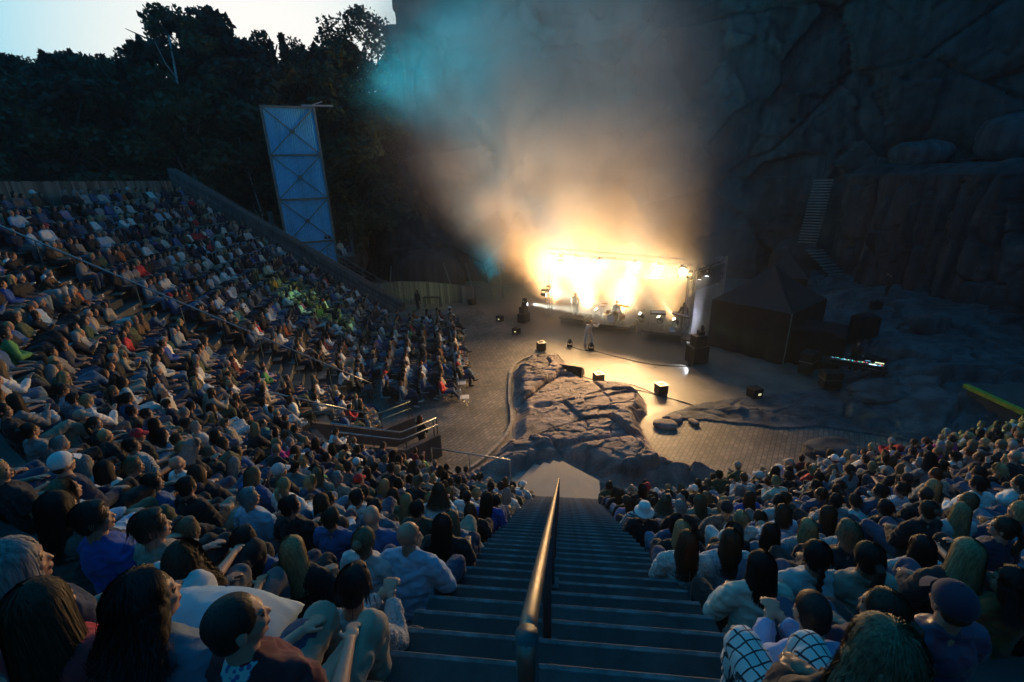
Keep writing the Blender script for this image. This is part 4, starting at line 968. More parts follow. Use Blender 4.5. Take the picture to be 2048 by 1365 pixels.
for i, (x, y, lb) in enumerate([(2.0, 31.6, 'microphone stand in the glare left of the drum kit'), (5.0, 29.9, 'microphone stand between drum riser and keyboards'), (.5, 31.6, 'microphone stand at the left riser')]):
    e_ = empty('microphone_stand', (x, y, .5 if i != 1 else 0), label=lb, cat='microphone stand'); MB().tube([(0, 0, 0), (0, 0, 1.4), (.3, -.15, 1.65)], .014, 6).build('pole', M['black'], e_); MB().tube([(.3, -.15, 1.65), (.36, -.18, 1.68)], [.02, .028], 8).build('microphone', M['black'], e_)
    MB().tube([(-.2, 0, .02), (.2, 0, .02)], .012, 5).tube([(0, -.2, .02), (0, .2, .02)], .012, 5).build('foot', M['black'], e_)

# loudspeakers and floor lamps
def speaker_stack(loc, rz, lab, hs_=(1.0, .62), w_=.95):
    e_ = empty('speaker_stack', loc, rz=rz, label=lab, cat='loudspeaker'); z = 0
    for i, h in enumerate(hs_):
        k = 1 if i == 0 else .72
        b_ = MB().box((0, 0, z + h / 2), (w_ * k, .8 * k, h - .02), bev=.02).build('cabinet', M['black'], e_); MB().box((0, -.405 * k, z + h / 2), (w_ * k - .1, .02, h - .12)).build('grille', mat('speaker_grille', (.02, .02, .02), .6), b_); z += h
    MB().box((.1, 0, z + .12), (.3, .3, .24), bev=.02).build('adapter_box', M['black'], e_)
    MB().tube([(.16, 0, z + .2), (.18, 0, z + .38), (.16, 0, z + .52)], [.09, .1, .06], 10).build('lamp_head', M['black'], e_)
    return e_
speaker_stack((7.55, 24.9, 0), .35, 'black loudspeaker stack with a lamp on top at the right front of the stage')
speaker_stack((-2.9, 32.2, 0), -.5, 'hazy brown loudspeaker stack at the far left of the stage', hs_=(.7, .5), w_=.6)
def cube_box(loc, rz, s, lab, win=None, top=True):
    e_ = empty('floor_box', loc, rz=rz, label=lab, cat='floor lamp'); h = s * .95
    MB().box((0, 0, .04 + h / 2), (s, s, h), bev=.015).build('housing', M['black'], e_)
    if top:
        t_ = s * .5
        for dx, dy, wx, wy in ((0, t_ - .05, s, .1), (0, -t_ + .05, s, .1), (t_ - .05, 0, .1, s - .2), (-t_ + .05, 0, .1, s - .2)): MB().box((dx, dy, h + .05), (wx * .98, wy * .98, .02)).build('rim', M['greybox'], e_)
    for sx_ in (-1, 1):
        for sy_ in (-1, 1): MB().box((sx_ * s * .4, sy_ * s * .4, .02), (.06, .06, .04)).build('foot', M['black'], e_)
    if win: MB().box((.06, -s / 2 - .006, .04 + h * .45), (s * .3, .012, s * .2)).build('lit_window', win, e_)
M['greybox'] = mat('satin_grey_metal', (.3, .28, .26), .4, .3)
led_y = mat('lit_display_yellow', (1, 1, 1), emit=((1, .92, .45), .7))
for (x, y), s, lab, wn, tp_ in [((-7.75, 37.0), .5, 'dim black floor box near the end of the board fence', None, False), ((-4.7, 32.36), .42, 'floor box with a small lit yellow window, farthest along the stage edge', led_y, False), ((-3.18, 29.5), .42, 'floor box with a small lit window, second along the stage edge', led_y, False), ((-1.33, 26.5), .48, 'brown black floor box at the tip of the paved court', None, True), ((1.87, 21.95), .46, 'black cube floor lamp with square opening right of the wedge monitor', None, True), ((4.8, 20.75), .48, 'black cube floor lamp with square opening nearest the crowd', None, True), ((9.07, 20.55), .5, 'dark round cornered floor lamp alone on the shaded yard', led_y, False)]:
    cube_box((x, y, .0), .35 if x > -1.4 else -.6, s, lab, wn, tp_)
wm = empty('wedge_monitor', (.5, 22.75, 0), rz=-.32, label='large black wedge monitor speaker lying at the edge of the bedrock', cat='loudspeaker')
me = MB().add([(-.62, -.3, 0), (.62, -.3, 0), (.62, .34, 0), (-.62, .34, 0), (-.62, -.18, .62), (.62, -.18, .62), (.62, .28, .3), (-.62, .28, .3)], [(3, 2, 1, 0), (4, 5, 6, 7), (0, 1, 5, 4), (1, 2, 6, 5), (2, 3, 7, 6), (3, 0, 4, 7)]).mesh('cabinet'); fixn(me); link_mesh('cabinet', me, M['black'], wm)
MB().box((-.7, -.1, .1), (.1, .2, .12)).build('handle', M['black'], wm)
for (x, y), lab in [((.45, 27.2), 'small black lamp on a bracket left of the singer'), ((1.75, 26.65), 'small black lamp box right in front of the singer')]:
    e_ = empty('foot_lamp', (x, y, 0), label=lab, cat='stage lamp'); MB().box((0, 0, .05), (.34, .24, .1), bev=.01).build('lamp_base', M['black'], e_); MB().box((-.16, 0, .2), (.03, .1, .25)).box((.16, 0, .2), (.03, .1, .25)).build('yoke', M['black'], e_); MB().tube([(0, .12, .2), (0, .02, .3), (0, -.12, .42)], [.1, .13, .1], 10).build('lamp_head', M['black'], e_)
def cable(pts, lab, r=.014):
    P = [Vector((*p[:2], .02 if len(p) < 3 else p[2])) for p in pts]; out = []
    for i in range(len(P) - 1):
        p0, p1, p2, p3 = P[max(i - 1, 0)], P[i], P[i + 1], P[min(i + 2, len(P) - 1)]
        for j in range(6):
            t = j / 6; out.append(.5 * ((2 * p1) + (p2 - p0) * t + (2 * p0 - 5 * p1 + 4 * p2 - p3) * t * t + (3 * p1 - p0 - 3 * p2 + p3) * t ** 3))
    out.append(P[-1]); tag(MB().tube(out, r, 5).build('cable', M['black']), lab, 'cable')
cable([(.6, 27.0), (1.2, 26.5), (1.98, 26.3), (3.36, 25.32), (4.94, 24.4), (6.52, 24.15), (7.3, 24.3)], 'black cable curving across the stage front to the loudspeaker stack', .02)
cable([(1.0, 22.6), (1.6, 22.15), (1.9, 21.7), (3.2, 21.3), (4.3, 20.7), (5.3, 20.1), (6.2, 19.35), (6.9, 19.3), (8.6, 20.3)], 'black cable looping from the wedge past both cube lamps')
cable([(2.2, 22.0), (3.3, 21.75), (3.9, 21.3), (4.7, 20.5), (5.6, 19.9), (6.5, 19.2)], 'second thin cable beside the cube lamps')
cable([(-1.3, 26.2), (-.4, 25.0), (.2, 23.9)], 'short cable from the brown floor box towards the wedge')
fx2 = empty('floor_effect_light', (6.75, 24.2, 0), label='low lamp throwing a small white pool on the floor by the speaker stack', cat='stage lamp'); MB().box((.25, .1, .06), (.2, .15, .1), bev=.01).build('housing', M['black'], fx2); MB().tube([(.3, .1, .1), (.3, .1, .35)], .02, 6).build('stem', M['black'], fx2)
spot('floor_pool_light', (6.95, 24.35, .35), (6.35, 24.0, 0), 60, 95, (.9, .95, 1), blend=.8, size=.03)

# tents and covers at the right
tn = empty('black_tent', (0, 0, 0), label='black pavilion tent with pointed roof right of the stage', cat='tent')
ta, tb2, tc2 = Vector((8.9, 27.65, 0)), Vector((12.05, 24.55, 0)), Vector((12.6, 30.9, 0)); td = tb2 + (tc2 - ta) * .98
tc2 = Vector((12.3, 30.9, 0)); td = Vector((15.4, 27.8, 0)); cor = [ta, tb2, td, tc2]; eh = 2.95; pk = (ta + td) / 2 + Vector((0, 0, 5.0))
def wrinkle(a, b, z0, z1, n_, nm, seed):
    V = []
    for i in range(n_ + 1):
        for j in range(9):
            p = a.lerp(b, i / n_); z = z0 + (z1 - z0) * j / 8; w2 = .07 * math.sin(i * 1.3 + seed) * (1 - j / 9) + .05 * float(fbm(i * .5 + seed, j * .3, seed, 3)); nn = (b - a).cross(Vector((0, 0, 1))).normalized(); V.append(p + nn * w2 + Vector((0, 0, z)))
    return link_mesh(nm, grid_mesh(nm, [tuple(v) for v in V], n_ + 1, 9), M['blackcloth'], tn, smooth=True)
for i in range(4): wrinkle(cor[i], cor[(i + 1) % 4], .02, eh, 18, 'side_curtain', i * 3)
for i in range(4):
    a, b = cor[i] + Vector((0, 0, eh)), cor[(i + 1) % 4] + Vector((0, 0, eh)); V = []
    for u in range(9):
        for v_ in range(9):
            t = v_ / 8; p = a.lerp(b, u / 8).lerp(pk, t); p.z -= .38 * math.sin(math.pi * t) * (.35 + .65 * (1 - abs(u / 4 - 1))); V.append(tuple(p))
    link_mesh('roof_panel', grid_mesh('roof_panel', V, 9, 9), M['blackroof'] if 'blackroof' in M else M.setdefault('blackroof', mat('dark_tent_roof', (.018, .020, .022), .7, nscale=3, namt=.3, bump=.3, bscale=2, bdist=.05)), tn, smooth=True)
for c in cor: MB().tube([c, c + Vector((0, 0, eh))], .03, 6).build('pole', M['gsteel'], tn)
tn2 = empty('small_tent', (0, 0, 0), label='small dark pointed tent roof below the stone stair', cat='tent')
c0 = Vector((17.2, 37.2, 0)); ap_ = c0 + Vector((0, 0, 4.1)); cs = [c0 + Vector((math.cos(a), math.sin(a), 0)) * 2.3 for a in (.3, 1.87, 3.44, 5.01)]
for i in range(4):
    MB().add([cs[i] + Vector((0, 0, 2.5)), cs[(i + 1) % 4] + Vector((0, 0, 2.5)), ap_], [(0, 1, 2)]).build('roof_panel', M['blackroof'], tn2); MB().add([cs[i], cs[(i + 1) % 4], cs[(i + 1) % 4] + Vector((0, 0, 2.5)), cs[i] + Vector((0, 0, 2.5))], [(0, 1, 2, 3)]).build('side_curtain', M['blackcloth'], tn2)
    MB().tube([cs[i], cs[i] + Vector((0, 0, 2.5))], .03, 5).build('pole', M['gsteel'], tn2)
# draped equipment between the tent and the mixing desk
def draped(loc, s, rz, lab, seed):
    bm = bmesh.new(); bmesh.ops.create_cube(bm, size=2); bmesh.ops.subdivide_edges(bm, edges=bm.edges, cuts=9, use_grid_fill=True); me = bpy.data.meshes.new('cover'); bm.to_mesh(me); bm.free()
    co = np.empty(len(me.vertices) * 3, np.float32); me.vertices.foreach_get('co', co); co = co.reshape(-1, 3)
    dd = .10 * fbm(co[:, 0] * 2 + seed, co[:, 1] * 2, co[:, 2] * .8, 3); n2 = co / np.linalg.norm(co, axis=1)[:, None]; co = co + n2 * dd[:, None]; co[:, 2] = co[:, 2] - .15 * np.hypot(co[:, 0], co[:, 1]) ** 2 * (co[:, 2] > .8)
    co = co * np.array(s) + np.array([0, 0, s[2]]); me.vertices.foreach_set('co', co.ravel()); me.update()
    return tag(link_mesh('draped_equipment', me, M['blackcloth'], smooth=True, loc=loc, rot=(0, 0, rz)), lab, 'cover')
draped((13.9, 25.1, 0), (1.2, 1.0, 1.15), -.6, 'equipment under black cloth between tent and mixing desk', 2)
draped((16.9, 26.4, .6), (.55, .4, .95), .2, 'tall black draped case with a pale strap behind the mixing desk', 5)
# mixing position
mxd = empty('mixing_desk', (14.1, 22.1, .35), rz=-.55, label='dark mixing desk with small lit screens and coloured indicator lights', cat='mixing desk')
MB().box((0, 0, .78), (2.6, .85, .1), bev=.01).build('desk_top', M['black'], mxd)
for sx_ in (-1.2, 1.2):
    for sy_ in (-.35, .35): MB().box((sx_, sy_, .37), (.06, .06, .75)).build('leg', M['black'], mxd)
Rm = Matrix.Rotation(-.2, 3, 'X')
MB().box((-.35, 0, .9), (1.3, .65, .1), rot=Rm, bev=.02).build('console', mat('console_grey', (.05, .05, .055), .4), mxd)
MB().box((.75, .05, .9), (.8, .55, .1), rot=Rm, bev=.02).build('console', mat('console_grey2', (.05, .05, .055), .4), mxd)
def led(name, c, em, loc, s): MB().box((0, 0, 0), s, rot=Rm).build('indicator', mat(name, (.1, .1, .1), emit=(c, em)), mxd, loc=loc)
rg = random.Random(5)
for i in range(44):
    c = rg.choice([(.2, .5, 1), (.2, 1, .4), (1, .1, .08), (.9, .9, .8), (.3, .6, 1), (.1, .9, .9)]); xx_ = rg.uniform(-.95, 1.1); yy_ = rg.uniform(-.28, .3)
    led('lit_indicator', c, rg.uniform(.8, 3), (xx_, yy_, .965 - .2 * yy_), (rg.uniform(.02, .06), rg.uniform(.015, .03), .012))
led('lit_screen_yellow', (.85, .95, .55), 1.3, (.95, .2, 1.0), (.34, .26, .015)); led('lit_screen_white', (.6, .85, 1), 3, (.7, -.2, 1.0), (.3, .09, .015)); led('lit_screen_blue', (.2, .5, 1), 1.0, (.92, -.22, 1.01), (.16, .06, .015)); led('lit_screen_blue', (.25, .55, 1), .8, (.5, .3, .98), (.2, .1, .015))
for i, (x, y, h, lb) in enumerate([(12.9, 21.6, .8, 'black flight case standing in front of the mixing desk'), (15.6, 23.0, 1.0, 'black flight case at the right end of the mixing desk'), (12.7, 23.4, 1.1, 'black equipment rack left of the mixing desk')]):
    e_ = empty('flight_case', (x, y, .1), rz=.4 * i, label=lb, cat='case'); MB().box((0, 0, h / 2 + .08), (.8, .6, h), bev=.02).build('case_body', M['black'], e_); MB().box((0, 0, h * .62), (.83, .63, .03)).build('edge_strip', M['alu'], e_)
    for sx_ in (-.33, .33):
        for sy_ in (-.23, .23): MB().tube([(sx_ - .03, sy_, .04), (sx_ + .03, sy_, .04)], .04, 8).build('castor', M['black'], e_)
for x, y, z, lb in [(19.2, 29.4, 2.2, 'small black lamp box on the bedrock below the right cliff'), (17.6, 32.3, 1.6, 'little dark equipment case on the rock behind the tent'), (23.5, 22.6, 2.2, 'black box standing on the rock at the right edge')]:
    e_ = empty('equipment_box', (x, y, z - .35), label=lb, cat='case'); MB().box((0, 0, .25), (.5, .4, .5), bev=.03).build('case_body', M['black'], e_); MB().box((0, 0, .52), (.2, .05, .05)).build('handle', M['black'], e_)

# ------------------------------------------------------------------ air: haze and stage smoke
def volume_box(name, c, d, fn_):
    o = MB().box(c, d).build(name, None); o['kind'] = 'stuff'; m = bpy.data.materials.new(name); m.use_nodes = True; t = m.node_tree; t.nodes.remove(t.nodes['Principled BSDF']); pv = t.nodes.new('ShaderNodeVolumePrincipled')
    t.links.new(pv.outputs[0], t.nodes['Material Output'].inputs['Volume']); fn_(t, pv); o.data.materials.append(m); return o
def hz(t, pv): pv.inputs['Color'].default_value = (.8, .88, .95, 1); pv.inputs['Density'].default_value = HAZE_D; pv.inputs['Anisotropy'].default_value = .25
volume_box('haze', (-20, 60, 19.8), (266, 206, 42.4), hz)
SC_ = (1.0, 36.0, 12.0)
def sm(t, pv):
    n = t.nodes; l = t.links; c = n.new('ShaderNodeTexCoord')
    def m(op, a, b=None, c_=None):
        q = n.new('ShaderNodeMath'); q.operation = op
        for i_, v in enumerate((a, b, c_)):
            if v is None: continue
            if isinstance(v, (int, float)): q.inputs[i_].default_value = v
            else: l.new(v, q.inputs[i_])
        return q.outputs[0]
    z = n.new('ShaderNodeTexNoise'); z.inputs['Scale'].default_value = .13; z.inputs['Detail'].default_value = 4; z.inputs['Roughness'].default_value = .55; z.inputs['Distortion'].default_value = 1.2; l.new(c.outputs['Object'], z.inputs['Vector'])
    s = n.new('ShaderNodeSeparateXYZ'); l.new(c.outputs['Object'], s.inputs[0])
    # plume leans to the left as it rises and widens
    zz = m('MULTIPLY_ADD', s.outputs[2], 1 / 24., 0)
    cx = m('MULTIPLY_ADD', zz, -10.0, 3.4); rad = m('MULTIPLY_ADD', zz, 2.0, 9.2)
    dx = m('DIVIDE', m('SUBTRACT', s.outputs[0], cx), rad)
    dy = m('DIVIDE', m('SUBTRACT', s.outputs[1], m('MULTIPLY_ADD', s.outputs[0], -.42, 34.9)), 5.6)
    r2 = m('ADD', m('MULTIPLY', dx, dx), m('MULTIPLY', dy, dy)); fall = m('MAXIMUM', m('SUBTRACT', 1.0, m('MULTIPLY', r2, .62)), 0); fall = m('MULTIPLY', fall, fall); ed = m('MULTIPLY', m('MAXIMUM', m('MINIMUM', m('MULTIPLY_ADD', s.outputs[0], -.16, 2.75), 1.0), 0), m('MAXIMUM', m('MINIMUM', m('MULTIPLY_ADD', s.outputs[0], .25, 5.2), 1.0), 0)); fall = m('MULTIPLY', fall, ed)
    top = m('SUBTRACT', 1.15, zz); top = m('MAXIMUM', m('MINIMUM', top, 1.0), 0); low = m('MAXIMUM', m('MINIMUM', m('MULTIPLY_ADD', s.outputs[2], .16, -.02), 1.0), .55); top = m('MULTIPLY', top, low)
    nn = m('MAXIMUM', m('MULTIPLY_ADD', z.outputs[0], 5.0, -1.9), .10)
    core = m('MULTIPLY', m('MULTIPLY', m('MULTIPLY', fall, nn), top), SMOKE_D)
    vx = m('DIVIDE', m('SUBTRACT', s.outputs[0], -0.5), 15.5); vy = m('DIVIDE', m('SUBTRACT', s.outputs[1], 36.0), 9.0); vz = m('DIVIDE', m('SUBTRACT', s.outputs[2], 12.0), 15.0)
    vr = m('MAXIMUM', m('SUBTRACT', 1.0, m('ADD', m('ADD', m('MULTIPLY', vx, vx), m('MULTIPLY', vy, vy)), m('MULTIPLY', vz, vz))), 0)
    veil = m('MULTIPLY', m('MULTIPLY', vr, m('MAXIMUM', m('MULTIPLY_ADD', z.outputs[0], 2.4, -.5), .1)), VEIL_D)
    l.new(m('ADD', core, veil), pv.inputs['Density'])
    pv.inputs['Color'].default_value = (.95, .95, .95, 1); pv.inputs['Anisotropy'].default_value = .2
volume_box('stage_smoke', (-1.8, 35.2, 14.2), (40, 19.4, 28), sm)
# ------------------------------------------------------------------ people
def etube(mb, pts, rx, ry, xax=(1, 0, 0), n=14):
    pts = [Vector(p) for p in pts]; m = len(pts); xa = Vector(xax); vs = []
    for i, p in enumerate(pts):
        t = (pts[min(i + 1, m - 1)] - pts[max(i - 1, 0)]).normalized(); u = xa - t * xa.dot(t)
        u = u.normalized() if u.length > 1e-3 else t.orthogonal().normalized(); v = t.cross(u)
        for k in range(n):
            a = 2 * math.pi * k / n; vs.append(p + u * math.cos(a) * rx[i] + v * math.sin(a) * ry[i])
    fs = [(i * n + k, i * n + (k + 1) % n, (i + 1) * n + (k + 1) % n, (i + 1) * n + k) for i in range(m - 1) for k in range(n)]
    c0 = len(vs); vs.append(pts[0]); vs.append(pts[-1])
    fs += [(c0, (k + 1) % n, k) for k in range(n)] + [(c0 + 1, (m - 1) * n + k, (m - 1) * n + (k + 1) % n) for k in range(n)]
    mb.add(vs, fs)
def ell(mb, c, r, R=None, nu=12, nv=8):
    c = Vector(c); R = R or Matrix.Identity(3); vs = [c + R @ Vector((0, 0, r[2]))]
    for j in range(1, nv):
        a = math.pi * j / nv
        for i in range(nu):
            b = 2 * math.pi * i / nu; vs.append(c + R @ Vector((r[0] * math.sin(a) * math.cos(b), r[1] * math.sin(a) * math.sin(b), r[2] * math.cos(a))))
    vs.append(c + R @ Vector((0, 0, -r[2]))); L_ = len(vs) - 1
    fs = [(0, 1 + i, 1 + (i + 1) % nu) for i in range(nu)]
    for j in range(nv - 2):
        for i in range(nu): fs.append((1 + j * nu + i, 1 + (j + 1) * nu + i, 1 + (j + 1) * nu + (i + 1) % nu, 1 + j * nu + (i + 1) % nu))
    fs += [(L_, 1 + (nv - 2) * nu + (i + 1) % nu, 1 + (nv - 2) * nu + i) for i in range(nu)]
    mb.add(vs, fs)
def limb(mb, pts, rads, n=12): etube(mb, pts, rads, rads, (.3, .1, .95) if abs(Vector(pts[1]).x - Vector(pts[0]).x) > .2 else (1, 0, 0), n)

def process(me, voxel, ratio, smooth=2, noise=None, fit=None):
    o = bpy.data.objects.new('tmp', me); COL.objects.link(o)
    r = o.modifiers.new('r', 'REMESH'); r.mode = 'VOXEL'; r.voxel_size = voxel; r.adaptivity = 0
    if smooth: s = o.modifiers.new('s', 'SMOOTH'); s.factor = .5; s.iterations = smooth
    dg = bpy.context.evaluated_depsgraph_get(); out = bpy.data.meshes.new_from_object(o.evaluated_get(dg))
    if noise:
        nv = len(out.vertices); co = np.empty(nv * 3, np.float32); out.vertices.foreach_get('co', co); co = co.reshape(-1, 3)
        nr = np.empty(nv * 3, np.float32); out.vertices.foreach_get('normal', nr); nr = nr.reshape(-1, 3)
        co = co + nr * noise(co)[:, None].astype(np.float32); out.vertices.foreach_set('co', co.ravel()); out.update()
    if ratio < 1:
        o.modifiers.clear(); old = o.data; o.data = out; d = o.modifiers.new('d', 'DECIMATE'); d.ratio = ratio
        dg = bpy.context.evaluated_depsgraph_get(); out2 = bpy.data.meshes.new_from_object(o.evaluated_get(dg)); bpy.data.objects.remove(o); bpy.data.meshes.remove(out); out = out2
    else: bpy.data.objects.remove(o)
    out.polygons.foreach_set('use_smooth', [True] * len(out.polygons)); out.materials.clear(); return out
def decim(me, ratio):
    o = bpy.data.objects.new('tmp', me.copy()); COL.objects.link(o); d = o.modifiers.new('d', 'DECIMATE'); d.ratio = ratio
    dg = bpy.context.evaluated_depsgraph_get(); out = bpy.data.meshes.new_from_object(o.evaluated_get(dg)); bpy.data.objects.remove(o); return out

def Rmat(yaw, pitch, roll=0): return Euler((R_(pitch), R_(roll), R_(yaw)), 'ZYX').to_matrix()
def skeleton(lean=0, side=0, yaw=0, pitch=0, arms='lap', legs='sit', female=False, legx=0., crossed=False, stand=False, pel=None, twist=0):
    J = {}; l = R_(lean); up = Vector((math.sin(R_(side)), math.sin(l), math.cos(l))).normalized()
    p = Vector(pel) if pel else Vector((0, -.02, .54)); J['pel'] = p; J['female'] = female; k = .9 if female else 1.0
    J['waist'] = p + up * .17 + Vector((0, -.01, 0)); J['chest'] = p + up * .35; J['neck'] = p + up * .5; J['up'] = up
    hd = (up + Vector((0, 0, 1.6))).normalized(); J['head'] = J['neck'] + hd * .17 + Vector((0, .015, 0)); J['R'] = Rmat(yaw, -pitch)
    J['k'] = k; Rt = Matrix.Rotation(R_(twist), 3, 'Z')
    J['xax'] = Rt @ Vector((1, 0, 0)); base = p + up * .435
    J['sh'] = [base + J['xax'] * (.175 * k * sg) for sg in (-1, 1)]
    A = []
    for i, sg in enumerate((-1, 1)):
        S = J['sh'][i]
        if arms == 'lap': E_, W_ = S + Vector((sg * .07, .06, -.26)), Vector((sg * .055, .27, .665))
        elif arms == 'thigh': E_, W_ = S + Vector((sg * .08, .02, -.27)), Vector((sg * .13, .30, .66))
        elif arms == 'cross': E_, W_ = S + Vector((sg * .07, .12, -.24)), Vector((-sg * .07, S.y + .21, S.z - .2 - (.03 if i else 0)))
        elif arms == 'fwd': E_, W_ = Vector((sg * .17, .34, .68)), Vector((sg * .04, .53, .78))
        elif arms == 'cup': E_, W_ = S + Vector((sg * .08, .08, -.26)), (Vector((.08, S.y + .27, S.z - .27)) if i else Vector((-.10, .29, .66)))
        elif arms == 'phone': E_, W_ = (S + Vector((.05, .19, -.18)), S + Vector((-.06, .33, .03))) if i else (S + Vector((-.06, .1, -.25)), Vector((-.02, .30, .70)))
        elif arms == 'chin': E_, W_ = (Vector((.15, .30, .70)), Vector((.03, .42, .86))) if i else (S + Vector((-.07, .1, -.25)), Vector((.02, .28, .68)))
        elif arms == 'down': E_, W_ = S + Vector((sg * .06, -.02, -.29)), S + Vector((sg * .07, .05, -.54))
        elif arms == 'camera': E_, W_ = S + Vector((sg * .05, .16, -.2)), J['head'] + Vector((sg * .06, .17, -.02))
        elif arms == 'sing': E_, W_ = (S + Vector((-.22, .14, -.06)), S + Vector((-.40, .10, .13))) if i == 0 else (S + Vector((.08, .14, -.18)), J['head'] + Vector((.02, .16, -.08)))
        elif arms == 'keys': E_, W_ = S + Vector((sg * .08, .08, -.26)), S + Vector((sg * .1, .34, -.27))
        elif arms == 'belly': E_, W_ = S + Vector((sg * .09, .02, -.27)), Vector((sg * .03, S.y + .22, S.z - .27))
        A.append((E_, W_))
    J['el'] = [a[0] for a in A]; J['wr'] = [a[1] for a in A]
    J['hip'] = [p + Vector((sg * .09, .02, -.03)) for sg in (-1, 1)]
    if stand:
        w_ = legs if isinstance(legs, (int, float)) else .1
        J['kn'] = [Vector((p.x * .5 + sg * w_, p.y * .6 + .05, .50)) for sg in (-1, 1)]; J['an'] = [Vector((sg * (w_ + .02), 0 + legx * sg, .09)) for sg in (-1, 1)]
    elif legs == 'sit': J['kn'] = [Vector((sg * .14, .46, .56)) for sg in (-1, 1)]; J['an'] = [Vector((sg * .13, .46 - .03 * sg, .10)) for sg in (-1, 1)]
    elif legs == 'ext': J['kn'] = [Vector((sg * .12, .45, .55)) for sg in (-1, 1)]; J['an'] = [Vector((sg * .10 , .68 - .04 * sg, .15)) for sg in (-1, 1)]
    elif legs == 'cross': J['kn'] = [Vector((-.09, .45, .57)), Vector((.0, .46, .68))]; J['an'] = [Vector((-.10, .42, .10)), Vector((-.16, .66, .36))]
    elif legs == 'wide': J['kn'] = [Vector((sg * .21, .44, .58)) for sg in (-1, 1)]; J['an'] = [Vector((sg * .16, .40, .10)) for sg in (-1, 1)]
    J['toe'] = [a + Vector((sg * .04, .15, -.03 if a.z < .2 else .03)) for a, sg in zip(J['an'], (-1, 1))]
    return J
def hand(mb, E_, W_, sg, curl=.5):
    d = (Vector(W_) - Vector(E_)).normalized(); s_ = d.cross(Vector((0, 0, 1)));  s_ = s_.normalized() if s_.length > .1 else Vector((1, 0, 0)); nn = s_.cross(d)
    pc = Vector(W_) + d * .045; limb(mb, [W_, Vector(W_) + d * .02], [.027, .027], 8)
    ell(mb, pc, (.038, .047, .017), Matrix((s_, d, nn)).transposed(), 10, 6)
    for q, ln in zip((-1.5, -.5, .5, 1.5), (.062, .074, .069, .054)):
        b = pc + d * .035 + s_ * q * .0195; m_ = b + d * ln * .55 - nn * .008 * curl * 2; e_ = m_ + (d * (1 - curl) - nn * curl).normalized() * ln * .5
        limb(mb, [b, m_, e_], [.0092, .0085, .0068], 6)
    b = pc - s_ * sg * .03 - d * .01; limb(mb, [b, b - s_ * sg * .025 + d * .025, b - s_ * sg * .03 + d * .052 - nn * .012], [.012, .011, .009], 6)
def head_prims(mb, c, R):
    c = Vector(c)
    def P(v): return c + R @ (Vector(v) * .95)
    def e(v, r, q=None): ell(mb, P(v), tuple(t_ * .95 for t_ in r), R @ q if q else R, 14, 9)
    e((0, -.012, .035), (.077, .096, .096)); e((0, .028, -.015), (.063, .064, .088)); e((0, .034, -.075), (.046, .046, .036)); e((0, .068, -.094), (.019, .016, .016))
    e((0, .078, .034), (.048, .014, .010)); e((-.034, .062, -.022), (.024, .022, .022)); e((.034, .062, -.022), (.024, .022, .022))
    limb(mb, [P((0, .078, .022)), P((0, .093, -.008)), P((0, .101, -.026)), P((0, .090, -.034))], [.008, .009, .0115, .008], 8)
    e((0, .088, -.056), (.022, .010, .0065)); e((0, .086, -.067), (.020, .010, .0065))
    for sg in (-1, 1): e((sg * .079, -.012, -.004), (.008, .021, .033), Matrix.Rotation(sg * .25, 3, 'Z')); e((sg * .030, .072, .010), (.014, .013, .011))
def yoke(mb, J, l):
    a, b = J['sh']; n_ = J['neck']; etube(mb, [a, a.lerp(b, .5) + (n_ - a.lerp(b, .5)) * .12, b], [.046 + l, .056 + l, .046 + l], [.050 + l, .072 + l, .050 + l], J['up'])
    for p in (a, b): limb(mb, [p + J['up'] * .004, n_ + J['up'] * .004], [.046 + l, .05 + l * .6])
def build_body(J):
    mb = MB(); k = J['k']; f = J['female']; X = J['xax']
    etube(mb, [J['pel'] - J['up'] * .08, J['pel'], J['waist'], J['chest'], J['neck'] - J['up'] * .03, J['neck'] + J['up'] * .02], [.13, .17, .135 * k, .165 * k, .12 * k, .055], [.11, .125, .105, .118, .085, .055], X)
    etube(mb, [J['neck'] - J['up'] * .05, J['head'] + J['R'] @ Vector((0, -.02, -.06))], [.062, .052 if not f else .046], [.06, .052 if not f else .046], X)
    head_prims(mb, J['head'], J['R'])
    yoke(mb, J, 0)
    for i, sg in enumerate((-1, 1)):
        S, E_, W_ = J['sh'][i], J['el'][i], J['wr'][i]
        ell(mb, S, (.06, .058, .058)); ell(mb, E_, (.04, .04, .04)); limb(mb, [S, S.lerp(E_, .5), E_], [.054, .047, .038]); limb(mb, [E_, E_.lerp(W_, .35), W_], [.038, .040, .027])
        hand(mb, E_, W_, sg)
        H_, K_, A_, T_ = J['hip'][i], J['kn'][i], J['an'][i], J['toe'][i]
        ell(mb, K_, (.058, .058, .058)); limb(mb, [H_, H_.lerp(K_, .4), K_], [.093, .082, .058]); limb(mb, [K_, K_.lerp(A_, .3), A_], [.058, .058, .037]); etube(mb, [A_ + Vector((0, -.05, -.04)), A_ + Vector((0, .03, -.035)), T_ + Vector((0, .02, -.02))], [.035, .042, .03], [.03, .035, .02])
    return mb.mesh('body')
